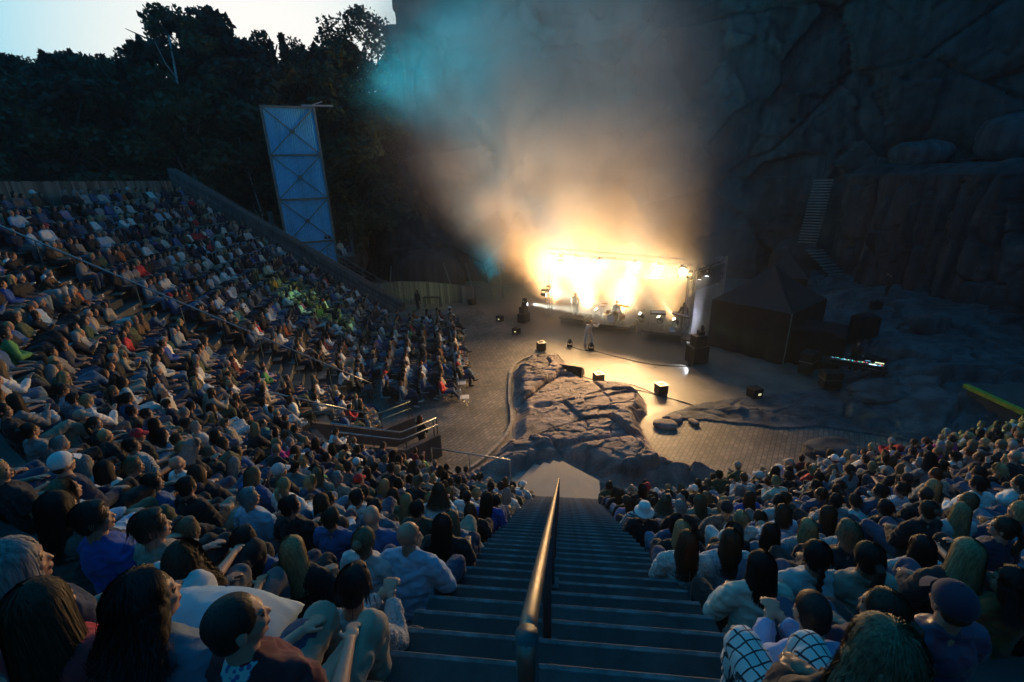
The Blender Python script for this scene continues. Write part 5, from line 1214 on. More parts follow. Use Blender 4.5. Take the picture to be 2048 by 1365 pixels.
def build_shirt(J, loose=.022, short=False, hood=False, shawl=False):
    mb = MB(); k = J['k']; X = J['xax']; l = loose
    etube(mb, [J['pel'] - J['up'] * .05, J['pel'] + J['up'] * .05, J['waist'], J['chest'], J['neck'] - J['up'] * .055, J['neck'] - J['up'] * .005], [.165 + l, .17 + l, .145 * k + l, .165 * k + l, .135 * k + l, .07 + l * .4], [.125 + l, .13 + l, .115 + l, .122 + l, .092 + l, .068 + l * .4], X, 20)
    yoke(mb, J, l)
    for i, sg in enumerate((-1, 1)):
        S, E_, W_ = J['sh'][i], J['el'][i], J['wr'][i]
        ell(mb, S, (.053 + l, .053 + l, .053 + l))
        if short: e2 = S.lerp(E_, .72); limb(mb, [S, e2], [.058 + l, .058 + l])
        else: ell(mb, E_, (.047 + l, .047 + l, .047 + l)); limb(mb, [S, S.lerp(E_, .5), E_], [.057 + l, .050 + l * 1.3, .045 + l]); limb(mb, [E_, E_.lerp(W_, .4), W_.lerp(E_, .06)], [.045 + l, .044 + l * .9, .034 + l * .5])
    nk = J['neck'] - J['up'] * .012; uu = X; vv = J['up'].cross(X)
    ring = [nk + (uu * math.cos(a) * .078 + vv * math.sin(a) * .074) for a in np.linspace(0, 2 * math.pi, 17)]; limb(mb, ring, [.013] * 17, 8)
    if hood: etube(mb, [J['neck'] + Vector((0, -.09, -.03)), J['neck'] + Vector((0, -.10, .05))], [.10, .07], [.05, .03], X)
    if shawl: etube(mb, [J['waist'] - J['up'] * .1, J['chest'], J['sh'][0].lerp(J['sh'][1], .5) - J['up'] * .02, J['neck']], [.30, .29, .25, .11], [.20, .19, .16, .11], X, 22)
    return mb.mesh('top')
def build_trousers(J, skirt=False):
    mb = MB(); etube(mb, [J['pel'] - J['up'] * .10, J['pel'] + J['up'] * .06], [.165, .175], [.125, .13], J['xax'])
    for i in (0, 1):
        H_, K_, A_ = J['hip'][i], J['kn'][i], J['an'][i]; ell(mb, K_, (.076, .076, .076)); limb(mb, [H_, H_.lerp(K_, .45), K_], [.105, .098, .076]); limb(mb, [K_, K_.lerp(A_, .35), A_.lerp(K_, .05)], [.076, .078, .066])
    return mb.mesh('trousers')
def build_shoes(J):
    mb = MB()
    for i in (0, 1):
        A_, T_ = J['an'][i], J['toe'][i]; etube(mb, [A_ + Vector((0, -.075, -.045)), A_ + Vector((0, -.03, -.04)), A_ + Vector((0, .05, -.045)), T_ + Vector((0, .035, -.035)), T_ + Vector((0, .06, -.04))], [.03, .042, .047, .042, .02], [.035, .045, .04, .028, .015])
    return mb.mesh('shoes')
def folds(seed, amp):
    def f(co):
        x, y, z = co[:, 0] + seed, co[:, 1], co[:, 2]; x, y, z = x + .03 * fbm(x * 7, y * 7, z * 7, 2), y, z + .04 * fbm(x * 5 + 9, y * 5, z * 5, 2)
        a = fbm(x * 6, y * 6, z * 11, 4, .55); b = (1 - np.abs(fbm(x * 8 + 3, y * 11, z * 15, 3, .5)) * 3.0)
        return amp * (a * .8 + .75 * b)
    return f

# hair, modelled round a head centre
def strands(mb, style, n_, seed, w_):
    rg = random.Random(seed); L_ = {'short': .035, 'long': .34, 'bob': .16, 'bun': .0, 'curly': .19, 'curlybig': .26, 'pony': .0, 'braid': .0}[style]
    for _ in range(n_):
        a = rg.uniform(0, 2 * math.pi); t0 = rg.uniform(.02, 1.2) if style != 'short' else rg.uniform(.0, 1.75)
        back = math.sin(a) < .25
        if not back and style != 'short' and t0 > .75: t0 = rg.uniform(.1, .6)
        pts = []; pos = None; ra = Vector((.090, .102, .108)); c = Vector((0, -.018, .035)); m_ = (9 if 'curly' not in style else 16) if L_ > .05 else 4
        ph = rg.uniform(0, 6.28); amp = {'curly': .009, 'curlybig': .011}.get(style, .0025); fr = rg.uniform(45, 85) if 'curly' in style else 20
        tot = (1.9 - t0) * .1 + L_ if L_ > .05 else {'short': .06}.get(style, .12); s = 0; T = t0; drift = rg.uniform(-.25, .25)
        grow = rg.uniform(1.0, 1.06) if 'curly' not in style else rg.uniform(1.0, 1.16 if style == 'curlybig' else 1.12)
        aa = a
        for i in range(m_ + 1):
            if T < 1.72:
                # hair falls down over the skull, swept off the face towards the back
                p = c + Vector((ra.x * math.sin(T) * math.cos(aa), ra.y * math.sin(T) * math.sin(aa), ra.z * math.cos(T))) * grow; T += tot / m_ / .1; aa += drift * .1 + (-.16 * math.cos(aa) * 0 if math.sin(aa) < 0 else (.22 if math.cos(aa) < 0 else -.22))
                last = p
            else:
                out = Vector((last.x, last.y + .018, 0)); p = last + Vector((out.x * .06, -abs(out.y) * .03 - .004, -tot / m_)); last = p
                if style in ('bob',) and i > m_ - 2: p = p + Vector((-out.x * .2, 0, 0))
            ln = i / m_; q = p + Vector((math.sin(ph + s * fr), math.cos(ph * 1.7 + s * fr * .9), math.sin(ph * 2.3 + s * fr) * .5)) * amp * (.4 + ln); s += tot / m_; pts.append(q)
        side = Vector((-math.sin(a), math.cos(a), 0)) * w_ / 2; vs = []
        for i, p in enumerate(pts):
            ww = 1 - .75 * (i / m_) ** 2; o_ = (p - c).normalized() * .0015; vs += [p - side * ww + o_ * 0, p + side * ww + o_]
        mb.add(vs, [(2 * i, 2 * i + 1, 2 * i + 3, 2 * i + 2) for i in range(len(pts) - 1)])
def hair_mesh(style, near=True):
    mb = MB(); cap = lambda g=1.0: (ell(mb, (0, -.018, .037), (.087 * g, .099 * g, .104 * g), None, 18, 12), ell(mb, (0, -.045, -.02), (.076 * g, .062 * g, .075 * g), None, 16, 10))
    nz = lambda co: .0045 * fbm(co[:, 0] * 45, co[:, 1] * 45, co[:, 2] * 9, 3, .6); vx_ = .008; rt = .5
    if style == 'buzz': ell(mb, (0, -.018, .038), (.081, .097, .099), None, 20, 14); ell(mb, (0, -.046, -.012), (.074, .060, .072), None, 18, 12); nz = None
    elif style == 'short': cap(.985); ell(mb, (0, .035, .105), (.06, .05, .03))
    elif style in ('long', 'pony', 'bun', 'bob', 'braid', 'curly', 'curlybig'):
        cap(1.0)
        if style == 'long':
            etube(mb, [(0, -.03, .05), (0, -.07, -.05), (0, -.088, -.16), (0, -.105, -.27), (0, -.115, -.36)], [.080, .082, .084, .074, .045], [.06, .05, .043, .034, .018])
            for sg in (-1, 1): limb(mb, [(sg * .072, .0, .04), (sg * .078, -.005, -.06), (sg * .080, .0, -.17), (sg * .078, .03, -.27)], [.018, .022, .021, .010])
        if style == 'bob':
            etube(mb, [(0, -.02, .04), (0, -.035, -.06), (0, -.04, -.15)], [.086, .094, .086], [.080, .076, .058])
        if style == 'pony': limb(mb, [(0, -.10, .05), (0, -.15, .03), (0, -.16, -.06), (0, -.14, -.2), (0, -.13, -.28)], [.025, .033, .036, .03, .008])
        if style == 'bun': ell(mb, (0, -.125, .075), (.044, .042, .042))
        if style == 'braid':
            for i in range(9): ell(mb, (.006 * (-1) ** i, -.115 - .004 * i, -.03 - .032 * i), (.026 - .001 * i, .022, .022))
        if style == 'curly': etube(mb, [(0, -.02, .10), (0, -.03, 0), (0, -.05, -.10), (0, -.07, -.20)], [.09, .115, .125, .08], [.09, .09, .08, .05], n=18); nz = lambda co: .014 * fbm(co[:, 0] * 28, co[:, 1] * 28, co[:, 2] * 28, 3, .6)
        if style == 'curlybig': etube(mb, [(0, -.02, .14), (0, -.03, .06), (0, -.03, -.04), (0, -.05, -.16), (0, -.07, -.27)], [.05, .105, .125, .135, .09], [.05, .10, .10, .09, .055], n=18); nz = lambda co: .02 * fbm(co[:, 0] * 24, co[:, 1] * 24, co[:, 2] * 24, 4, .6)
    me = process(mb.mesh('hair'), vx_, rt, 1, nz)
    if near and style != 'buzz':
        m2 = MB(); strands(m2, style, {'short': 1000, 'long': 1100, 'bob': 900, 'bun': 500, 'pony': 500, 'braid': 450, 'curly': 1500, 'curlybig': 2600}[style], len(style), .0042 if 'curly' not in style else .0032)
        s2 = m2.mesh('s'); bm = bmesh.new(); bm.from_mesh(me); bm.from_mesh(s2); me2 = bpy.data.meshes.new('hair'); bm.to_mesh(me2); bm.free(); me2.polygons.foreach_set('use_smooth', [True] * len(me2.polygons)); me = me2
    return me
def cap_mesh():
    mb = MB(); ell(mb, (0, -.012, .045), (.094, .108, .105), None, 20, 12); a = process(mb.mesh('cap'), .008, .4, 1)
    m2 = MB(); V = []
    for j in range(5):
        for i in range(13):
            t = math.pi * (.18 + .64 * i / 12); r = 1 + .75 * j / 4; V.append((.088 * math.cos(t) * (1 + .06 * j), .02 + .085 * math.sin(t) * r, .062 - .012 * j - .012 * abs(math.cos(t))))
    g = grid_mesh('b', V, 5, 13); bm = bmesh.new(); bm.from_mesh(a); bm.from_mesh(g); bmesh.ops.create_icosphere(bm, subdivisions=1, radius=.008, matrix=Matrix.Translation((0, -.012, .151))); me = bpy.data.meshes.new('cap'); bm.to_mesh(me); bm.free(); me.polygons.foreach_set('use_smooth', [True] * len(me.polygons)); return me
def hat_mesh():
    mb = MB(); V = []; prof = [(.03, .165), (.085, .16), (.098, .12), (.102, .06), (.105, .045), (.15, .015), (.165, 0), (.163, -.004), (.12, .02), (.1, .03)]
    for i in range(24):
        a = 2 * math.pi * i / 24
        for r, z in prof: V.append((r * math.cos(a), r * math.sin(a) * 1.08 - .01, z))
    me = grid_mesh('hat', V, 24, len(prof), True); bm = bmesh.new(); bm.from_mesh(me); bmesh.ops.holes_fill(bm, edges=bm.edges); bm.to_mesh(me); bm.free(); me.polygons.foreach_set('use_smooth', [True] * len(me.polygons)); return me

def cloth(name, c, kind='plain', c2=None, rough=.85):
    m = mat('cloth_' + name, c, rough, nscale=9, namt=.16, bump=.25, bscale=140, bdist=.002); t = m.node_tree; n = t.nodes; l = t.links; b = n['Principled BSDF']; b.inputs['Sheen Weight'].default_value = .15
    if kind != 'plain':
        co = n.new('ShaderNodeTexCoord'); mp = n.new('ShaderNodeMapping'); l.new(co.outputs['Object'], mp.inputs[0])
        if kind == 'stripe': w_ = n.new('ShaderNodeTexWave'); w_.bands_direction = 'Z'; w_.inputs['Scale'].default_value = 9
        elif kind == 'fine': w_ = n.new('ShaderNodeTexWave'); w_.bands_direction = 'X'; w_.inputs['Scale'].default_value = 26
        elif kind == 'knit': w_ = n.new('ShaderNodeTexVoronoi'); w_.inputs['Scale'].default_value = 62
        elif kind == 'floral': w_ = n.new('ShaderNodeTexVoronoi'); w_.inputs['Scale'].default_value = 48
        elif kind == 'check':
            w_ = n.new('ShaderNodeTexBrick'); w_.offset = 0; w_.inputs['Brick Width'].default_value = .05; w_.inputs['Row Height'].default_value = .05; w_.inputs['Scale'].default_value = 1; w_.inputs['Mortar Size'].default_value = .004
            mp.inputs['Rotation'].default_value = (0, 0, R_(20)); w_.inputs['Color1'].default_value = w_.inputs['Color2'].default_value = (1, 1, 1, 1); w_.inputs['Mortar'].default_value = (0, 0, 0, 1)
        l.new(mp.outputs[0], w_.inputs['Vector']); r = n.new('ShaderNodeMix'); r.data_type = 'RGBA'; r.inputs[6].default_value = lin(c2 or tuple(v * .5 for v in c)); r.inputs[7].default_value = lin(c)
        th = n.new('ShaderNodeMapRange'); th.inputs[1].default_value = {'stripe': .45, 'fine': .4, 'knit': .1, 'floral': .35, 'check': .4}[kind]; th.inputs[2].default_value = {'stripe': .55, 'fine': .6, 'knit': .6, 'floral': .5, 'check': .6}[kind]
        l.new(w_.outputs[0 if kind != 'check' else 0], th.inputs[0]); l.new(th.outputs[0], r.inputs[0]); l.new(r.outputs[2], b.inputs['Base Color'])
        if kind == 'knit': bp = n.new('ShaderNodeBump'); bp.inputs['Strength'].default_value = .9; bp.inputs['Distance'].default_value = .008; bp.invert = True; l.new(w_.outputs[0], bp.inputs['Height']); l.new(bp.outputs[0], b.inputs['Normal'])
    return m
TOPC = {'black': (.012, .012, .014), 'dark': (.022, .022, .026), 'navy': (.015, .025, .06), 'royal': (.03, .09, .38), 'blue': (.05, .12, .30), 'denim': (.06, .11, .20), 'greyblue': (.14, .20, .27), 'sky': (.36, .50, .66), 'periw': (.33, .42, .68), 'white': (.80, .80, .79), 'pale': (.52, .54, .55), 'cream': (.66, .62, .52), 'beige': (.36, .31, .25), 'taupe': (.16, .13, .11), 'olive': (.07, .09, .045), 'dgreen': (.03, .07, .05), 'green': (.10, .30, .10), 'lime': (.35, .52, .12), 'red': (.50, .03, .04), 'maroon': (.12, .015, .02), 'rust': (.35, .10, .03), 'magenta': (.50, .05, .28), 'lilac': (.36, .28, .45), 'brown': (.10, .06, .035), 'grey': (.22, .22, .23), 'teal': (.04, .20, .22)}
TOPN = {'black': 'black', 'dark': 'charcoal', 'navy': 'navy', 'royal': 'royal blue', 'blue': 'blue', 'denim': 'denim', 'greyblue': 'grey blue', 'sky': 'light blue', 'white': 'white', 'pale': 'pale grey', 'cream': 'cream', 'beige': 'beige', 'taupe': 'taupe', 'olive': 'olive', 'dgreen': 'dark green', 'green': 'green', 'lime': 'lime', 'red': 'red', 'maroon': 'maroon', 'rust': 'rust', 'magenta': 'magenta', 'lilac': 'lilac', 'brown': 'brown', 'grey': 'grey', 'teal': 'teal', 'periw': 'periwinkle'}
TM = {k: cloth(k, v) for k, v in TOPC.items()}
TM['maroon_f'] = TM['maroon']; TM['shawl'] = cloth('shawl', (.42, .43, .44), 'knit', (.3, .3, .31)); TM['puffer'] = cloth('puffer', (.03, .05, .11), 'plain', rough=.45); TM['fluffy'] = cloth('fluffy', (.60, .60, .60), 'knit'); TM['knitw'] = cloth('knitw', (.70, .69, .66), 'knit', (.42, .41, .4)); TM['knitp'] = cloth('knitp', (.62, .66, .70), 'knit', (.12, .2, .3)); TM['striped'] = cloth('striped', (.66, .66, .66), 'fine', (.06, .07, .09)); TM['stripeb'] = cloth('stripeb', (.68, .68, .68), 'stripe', (.03, .03, .05)); TM['floral'] = cloth('floral', (.50, .62, .60), 'floral', (.04, .12, .30)); TM['check'] = cloth('check', (.62, .66, .66), 'check', (.02, .03, .04))
HAIRC = {'black': (.008, .007, .007), 'dark': (.02, .014, .010), 'brown': (.055, .032, .018), 'auburn': (.11, .04, .018), 'sand': (.20, .14, .08), 'blonde': (.42, .31, .16), 'grey': (.30, .30, .30), 'none': (.1, .07, .05)}
def hairmat(k, c):
    m = bpy.data.materials.new('hair_' + k); m.use_nodes = True; t = m.node_tree; n = t.nodes; l = t.links; b = n['Principled BSDF']; co = n.new('ShaderNodeTexCoord'); mp = n.new('ShaderNodeMapping'); mp.inputs['Scale'].default_value = (90, 90, 6); l.new(co.outputs['Object'], mp.inputs[0]); z = n.new('ShaderNodeTexNoise'); z.inputs['Scale'].default_value = 1; z.inputs['Detail'].default_value = 4; l.new(mp.outputs[0], z.inputs['Vector'])
    r = n.new('ShaderNodeMapRange'); r.inputs[1].default_value = .3; r.inputs[2].default_value = .7; r.inputs[3].default_value = .45; r.inputs[4].default_value = 1.5; l.new(z.outputs[0], r.inputs[0]); q = n.new('ShaderNodeVectorMath'); q.operation = 'SCALE'; q.inputs[0].default_value = c; l.new(r.outputs[0], q.inputs['Scale']); l.new(q.outputs[0], b.inputs['Base Color']); b.inputs['Roughness'].default_value = .62
    bp = n.new('ShaderNodeBump'); bp.inputs['Strength'].default_value = .7; bp.inputs['Distance'].default_value = .004; l.new(z.outputs[0], bp.inputs['Height']); l.new(bp.outputs[0], b.inputs['Normal']); return m
HM = {k: hairmat(k, v) for k, v in HAIRC.items()}
SKINC = [(.42, .24, .17), (.50, .30, .22), (.33, .18, .12), (.46, .27, .19)]
SM = []
for i, c in enumerate(SKINC):
    m = mat('skin_tone', c, .5, nscale=30, namt=.1, bump=.15, bscale=90, bdist=.001); m.node_tree.nodes['Principled BSDF'].inputs['Subsurface Weight'].default_value = 0; SM.append(m)
EYE = mat('eye_dark', (.05, .04, .035), .2); LIP = mat('lip_skin', (.30, .12, .10), .5)
TRC = {'denim': (.035, .065, .125), 'black': (.012, .012, .014), 'navy': (.02, .03, .06), 'lightdenim': (.13, .20, .29), 'beige': (.34, .29, .22), 'grey': (.12, .12, .13), 'white': (.6, .6, .6), 'olive': (.09, .10, .06)}
TRM = {k: cloth('leg_' + k, v) for k, v in TRC.items()}; TRM['check'] = TM['check']
SHM = [mat('shoe_white', (.6, .6, .6), .6), mat('shoe_black', (.02, .02, .02), .5), mat('shoe_brown', (.12, .07, .04), .5)]

POSES = [dict(lean=-4, yaw=6, pitch=-2, arms='lap', legs='sit'), dict(lean=-12, yaw=-14, pitch=0, arms='cross', legs='cross', female=True), dict(lean=30, yaw=4, pitch=8, arms='fwd', legs='wide'), dict(lean=-6, yaw=-34, pitch=-3, arms='thigh', legs='sit'), dict(lean=6, yaw=-20, pitch=-2, arms='cup', legs='wide'), dict(lean=-16, yaw=-8, pitch=0, arms='belly', legs='ext', female=True), dict(lean=14, yaw=24, pitch=-4, arms='chin', legs='sit', female=True), dict(lean=-2, yaw=-4, pitch=-6, arms='phone', legs='sit', female=True)]
HSTY = ['short', 'long', 'bob', 'bun', 'pony', 'curly', 'curlybig', 'braid', 'buzz']
HAIR = {h: hair_mesh(h) for h in HSTY}; CAPM = cap_mesh(); HATM = hat_mesh()
def mark_face(me, J):
    Ri = J['R'].transposed(); c = J['head']; me.materials.append(None); me.materials.append(EYE); me.materials.append(LIP)
    for p in me.polygons:
        v = Ri @ (p.center - c)
        if v.y > .05:
            if abs(abs(v.x) - .030) < .0125 and abs(v.z - .009) < .0065: p.material_index = 1
            elif abs(v.x) < .022 and -.071 < v.z < -.052 and v.y > .075: p.material_index = 2
FIG = []
def figure(J, seed=0, near=True, short=False, loose=.022, shawl=False):
    r = dict(J=J); r['body'] = process(build_body(J), .0078, .34, 2); mark_face(r['body'], J)
    # the body is slimmer where clothes cover it
    me = r['body']; nv = len(me.vertices); co = np.empty(nv * 3, np.float32); me.vertices.foreach_get('co', co); co = co.reshape(-1, 3); nr = np.empty(nv * 3, np.float32); me.vertices.foreach_get('normal', nr); nr = nr.reshape(-1, 3)
    bare = sstep(.27, .20, np.linalg.norm(co - np.array(J['head']), axis=1))
    for i in (0, 1):
        a_ = np.array(J['wr'][i]); b_ = np.array(J['el'][i]); q_ = a_ if not short else b_; tt = np.clip(((co - a_) @ (q_ - a_)) / max(1e-6, (q_ - a_) @ (q_ - a_)), 0, 1)[:, None]; dd_ = np.minimum(np.linalg.norm(co - (a_ + (q_ - a_) * tt), axis=1), np.linalg.norm(co - (a_ + (a_ - b_) * .35), axis=1))
        bare = np.maximum(bare, sstep(.13, .09, dd_)); bare = np.maximum(bare, sstep(.2, .15, np.linalg.norm(co - np.array(J['an'][i]), axis=1)))
    co = co - nr * ((1 - bare) * .017)[:, None]; me.vertices.foreach_set('co', co.astype(np.float32).ravel()); me.update()
    r['top'] = process(build_shirt(J, loose, short, shawl=shawl), .0105, .5, 1, folds(seed, .017 if not shawl else .016)); r['legs'] = process(build_trousers(J), .013, .5, 2, folds(seed + 5, .014)); r['shoes'] = process(build_shoes(J), .010, .5, 1)
    return r
for i, p in enumerate(POSES): FIG.append(figure(skeleton(**p), i * 3.1, short=(i in (3,)), loose=.020 if i in (0, 4, 5) else .013))

HSC = .95
def headM(J): return Matrix.Translation(J['head']) @ J['R'].to_4x4() @ Matrix.Scale(HSC, 4)
def person(fig, loc, rz, label, hs, hc, top, leg, skin=0, shoe=0, scale=1.0, mirror=False, group=None, extra=None, capc=None, tilt=(0, 0)):
    e_ = empty('person', loc, rz, label, 'person', group); e_.scale = (scale, scale, scale); e_.rotation_euler = (tilt[0], tilt[1], rz)
    root = e_
    def put(nm, me, mats, M4=None):
        o = bpy.data.objects.new(nm, me); COL.objects.link(o); o.parent = root
        while len(me.materials) < len(mats): me.materials.append(None)
        for i, m in enumerate(mats):
            if m is not None: o.material_slots[i].link = 'OBJECT'; o.material_slots[i].material = m
        L = M4 or Matrix.Identity(4)
        if mirror: L = Matrix.Scale(-1, 4, (1, 0, 0)) @ L
        o.matrix_local = L; return o
    put('body', fig['body'], [SM[skin], EYE, LIP]); put('top', fig['top'], [TM[top]]); put('trousers', fig['legs'], [TRM[leg]]); put('shoes', fig['shoes'], [SHM[shoe]])
    hm = headM(fig['J'])
    st = hs
    if hs in ('cap', 'hat'): st = 'buzz'
    if st != 'bald': put('hair', HAIR[st], [HM[hc if hc in HM else 'brown']], hm)
    if hs == 'cap': put('cap', CAPM, [TM[capc or 'navy']], hm)
    if hs == 'hat': put('hat', HATM, [TM[capc or 'white']], hm @ Matrix.Translation((0, 0, .03)))
    return e_
HEROES = [(13, -1.07, 1.0, 'buzz', 'dark', 'maroon_f', 3, 'shaven headed man in dark red jumper over a floral collar'),
 (13, -1.42, 1.03, 'curly', 'black', 'greyblue', 4, 'woman with thick dark curls, glasses and grey blue top'),
 (13, -1.8, 0.99, 'long', 'brown', 'red', 0, 'person with long loose brown hair and a red top'),
 (13, -2.11, 1.15, 'long', 'grey', 'navy', 3, 'grey haired woman in navy seen in profile at the left edge'),
 (12, -2.51, 1.99, 'short', 'brown', 'beige', 3, 'woman with short brown hair in a grey beige jumper'),
 (11, -2.93, 2.57, 'short', 'sand', 'olive', 0, 'man with swept sandy hair in an olive green jumper'),
 (12, -2.91, 2.0, 'short', 'dark', 'royal', 3, 'older dark haired man in a royal blue shirt'),
 (12, -3.24, 2.07, 'long', 'black', 'taupe', 0, 'dark haired woman in taupe knitwear near the left edge'),
 (11, -2.41, 2.52, 'short', 'black', 'blue', 0, 'black haired man in a mid blue shirt'),
 (11, -1.97, 2.45, 'long', 'blonde', 'black', 0, 'woman with long bright blonde hair over a black top'),
 (12, -1.08, 1.73, 'short', 'black', 'shawl', 2, 'person with cropped black hair wrapped in a pale grey shawl'),
 (11, -1.14, 2.63, 'bald', 'none', 'sky', 4, 'bald man in a light blue shirt beside the central stairs'),
 (11, -1.48, 2.59, 'bun', 'sand', 'pale', 0, 'woman with fair hair in a bun and a pale top'),
 (10, -1.12, 3.41, 'long', 'black', 'black', 3, 'long black haired person in black next to the stairs'),
 (10, -2.29, 3.46, 'short', 'brown', 'blue', 0, 'broad man with short brown hair in a blue jumper'),
 (9, -2.25, 4.29, 'short', 'black', 'greyblue', 0, 'dark haired person in a grey blue hooded top'),
 (9, -1.72, 4.32, 'short', 'black', 'dgreen', 3, 'dark haired person in a dark green jacket'),
 (8, -1.25, 5.03, 'long', 'auburn', 'black', 0, 'person with long chestnut hair in black beside the stairs'),
 (6, -1.19, 6.71, 'short', 'black', 'denim', 0, 'dark haired person in a denim blue jacket'),
 (2, -1.3, 10.19, 'bun', 'brown', 'sky', 0, 'woman with a brown bun and light blue shirt low by the stairs'),
 (7, -2.13, 5.94, 'curly', 'blonde', 'taupe', 0, 'person with a round head of blonde curls'),
 (8, -2.21, 5.16, 'long', 'blonde', 'olive', 0, 'long blonde haired woman in olive green'),
 (10, -3.28, 3.63, 'short', 'grey', 'sky', 3, 'grey haired man in a blue and white shirt'),
 (10, -4.59, 3.82, 'short', 'dark', 'blue', 3, 'dark haired man in blue looking towards the stage'),
 (10, -4.13, 3.78, 'short', 'dark', 'black', 0, 'man with cropped greying hair in black'),
 (10, -5.1, 4.1, 'short', 'sand', 'black', 3, 'short haired fair man in a black top'),
 (10, -5.43, 4.04, 'long', 'black', 'white', 0, 'dark haired woman in a white top'),
 (10, -5.77, 4.1, 'long', 'grey', 'pale', 0, 'woman with long greying hair in pale clothes'),
 (10, -6.6, 4.52, 'short', 'grey', 'black', 0, 'grey haired person with glasses pushed up on the head'),
 (9, -6.8, 5.69, 'cap', 'red', 'black', 3, 'man in a bright red cap'),
 (11, -4.87, 3.29, 'cap', 'white', 'navy', 0, 'person in a white cap bending forward'),
 (10, -2.76, 3.54, 'short', 'black', 'black', 3, 'black haired man in black behind the blue shirted man'),
 (9, -3.61, 4.6, 'pony', 'blonde', 'white', 0, 'blonde woman with ponytail in white'),
 (12, 1.21, 1.78, 'buzz', 'black', 'periw', 2, 'man with cropped black hair in a light blue shirt and a gold watch'),
 (12, 1.42, 1.55, 'curlybig', 'sand', 'black', 0, 'person with a big tangle of fair curls and chequered trousers near the bottom edge'),
 (12, 1.52, 1.77, 'pony', 'brown', 'navy', 3, 'brown haired woman with a purple hair band in dark clothes'),
 (12, 1.87, 1.84, 'cap', 'navyc', 'puffer', 0, 'person in a navy cap and quilted navy jacket'),
 (11, 1.36, 2.58, 'long', 'black', 'cream', 4, 'woman with long straight black hair over a cream knit jumper'),
 (11, 1.76, 2.67, 'braid', 'black', 'pale', 0, 'woman with dark braided hair in a pale grey top'),
 (11, 2.1, 2.68, 'pony', 'dark', 'beige', 0, 'person with short dark ponytail in a grey beige top'),
 (10, 3.12, 3.47, 'bob', 'black', 'fluffy', 0, 'woman with a black bob in a fluffy pale sweater'),
 (11, 2.78, 2.77, 'long', 'blonde', 'dark', 0, 'long blonde haired woman in dark clothes at the right'),
 (11, 2.89, 2.56, 'curly', 'black', 'rust', 3, 'dark curly haired person in a rust jacket at the right edge'),
 (10, 1.14, 3.39, 'long', 'auburn', 'knitw', 0, 'woman with long auburn hair in a white knit jumper by the stairs'),
 (10, 1.54, 3.47, 'long', 'brown', 'knitp', 0, 'woman with long brown hair in a pale patterned knit'),
 (9, 2.27, 4.22, 'long', 'dark', 'greyblue', 0, 'long dark haired person in grey blue'),
 (9, 2.7, 4.33, 'bob', 'blonde', 'striped', 0, 'person with a blonde bob in a black and white striped top'),
 (9, 3.12, 4.36, 'pony', 'sand', 'pale', 0, 'fair woman with ponytail and hair tie in a pale top'),
 (8, 4.29, 5.44, 'short', 'black', 'black', 0, 'broad shouldered person in black with short black hair'),
 (9, 4.18, 4.73, 'bun', 'brown', 'black', 0, 'person with a brown bun in a wide black top'),
 (9, 4.56, 4.77, 'long', 'blonde', 'pale', 0, 'blonde woman with shoulder length hair in pale clothes'),
 (7, 1.27, 5.86, 'hat', 'white', 'black', 0, 'person in a white bucket hat and black top next to the stairs'),
 (8, 1.51, 5.04, 'long', 'black', 'denim', 4, 'dark haired person with light denim and white shoes'),
 (6, 2.85, 6.93, 'bob', 'blonde', 'beige', 0, 'woman with blonde bob in a beige top'),
 (6, 3.35, 7.12, 'long', 'brown', 'royal', 0, 'long brown haired person in royal blue'),
 (7, 3.41, 6.29, 'short', 'black', 'pale', 0, 'black haired person in a pale grey shirt'),
 (7, 4.24, 6.3, 'short', 'dark', 'striped', 0, 'dark haired man in a finely striped shirt'),
 (7, 4.63, 6.49, 'short', 'brown', 'white', 2, 'person bending forward in a bright white tee shirt'),
 (10, 4.01, 3.78, 'pony', 'brown', 'navy', 3, 'brown haired person with ponytail in navy near the right edge'),
 (4, 2.33, 8.49, 'bald', 'none', 'greyblue', 0, 'balding reddish haired person in grey blue')]
# ------------------------------------------------------------------ the audience
STAGE = (2.0, 28.5)
rg = random.Random(11)
def facing(x, y, phi, mixw=.5):
    a = math.atan2(STAGE[1] - y, STAGE[0] - x); return (phi * (1 - mixw) + a * mixw) - math.pi / 2
def nearest_front(x, y):
    D = np.hypot(x - _px, y - _py); i = int(np.argmin(D)); return float(_ss[i]), float(D[i]), float(_ph[i])
seats = []       # dict(head xy or seat xy, z, rz, row, kind...)
used = []
for k, hx1, hy1, hs, hc, top, pose, lab in HEROES:
    if 'big tangle' in lab: k, hx1, hy1 = 13, .95, 1.06
    s, d, phi = nearest_front(hx1, hy1); rz = facing(hx1, hy1, phi, .45) + R_(rg.uniform(-4, 4)); J = FIG[pose]['J']; mir = hx1 > 0
    hx2, hy2 = J['head'].x * (-1 if mir else 1), J['head'].y
    x = hx1 - (math.cos(rz) * hx2 - math.sin(rz) * hy2); y = hy1 - (math.sin(rz) * hx2 + math.cos(rz) * hy2)
    seats.append(dict(x=x, y=y, z=k * HROW, rz=rz, hero=(hs, hc, top, pose, lab), k=k, mir=mir)); used.append((k, x, y))
for k, x, y, rz, lg, lab in [(13, 1.47, .93, -.1, 'olive', 'brown haired person in olive trousers cut off by the lower right edge')]:
    seats.append(dict(x=x, y=y, z=k * HROW, rz=rz, hero=('curly', 'brown', 'dark', 0, lab), k=k, mir=True, leg=lg)); used.append((k, x, y))
for q in seats:
    if 'big tangle' in q['hero'][4]: q['leg'] = 'check'
Rinv = np.array(cam.matrix_world.inverted())
def proj(x, y, z):
    v = Rinv @ np.array([x, y, z, 1.]); 
    if v[2] > -.05: return None
    return 1024 + _F * v[0] / -v[2], 682.5 - _F * v[1] / -v[2], -v[2]
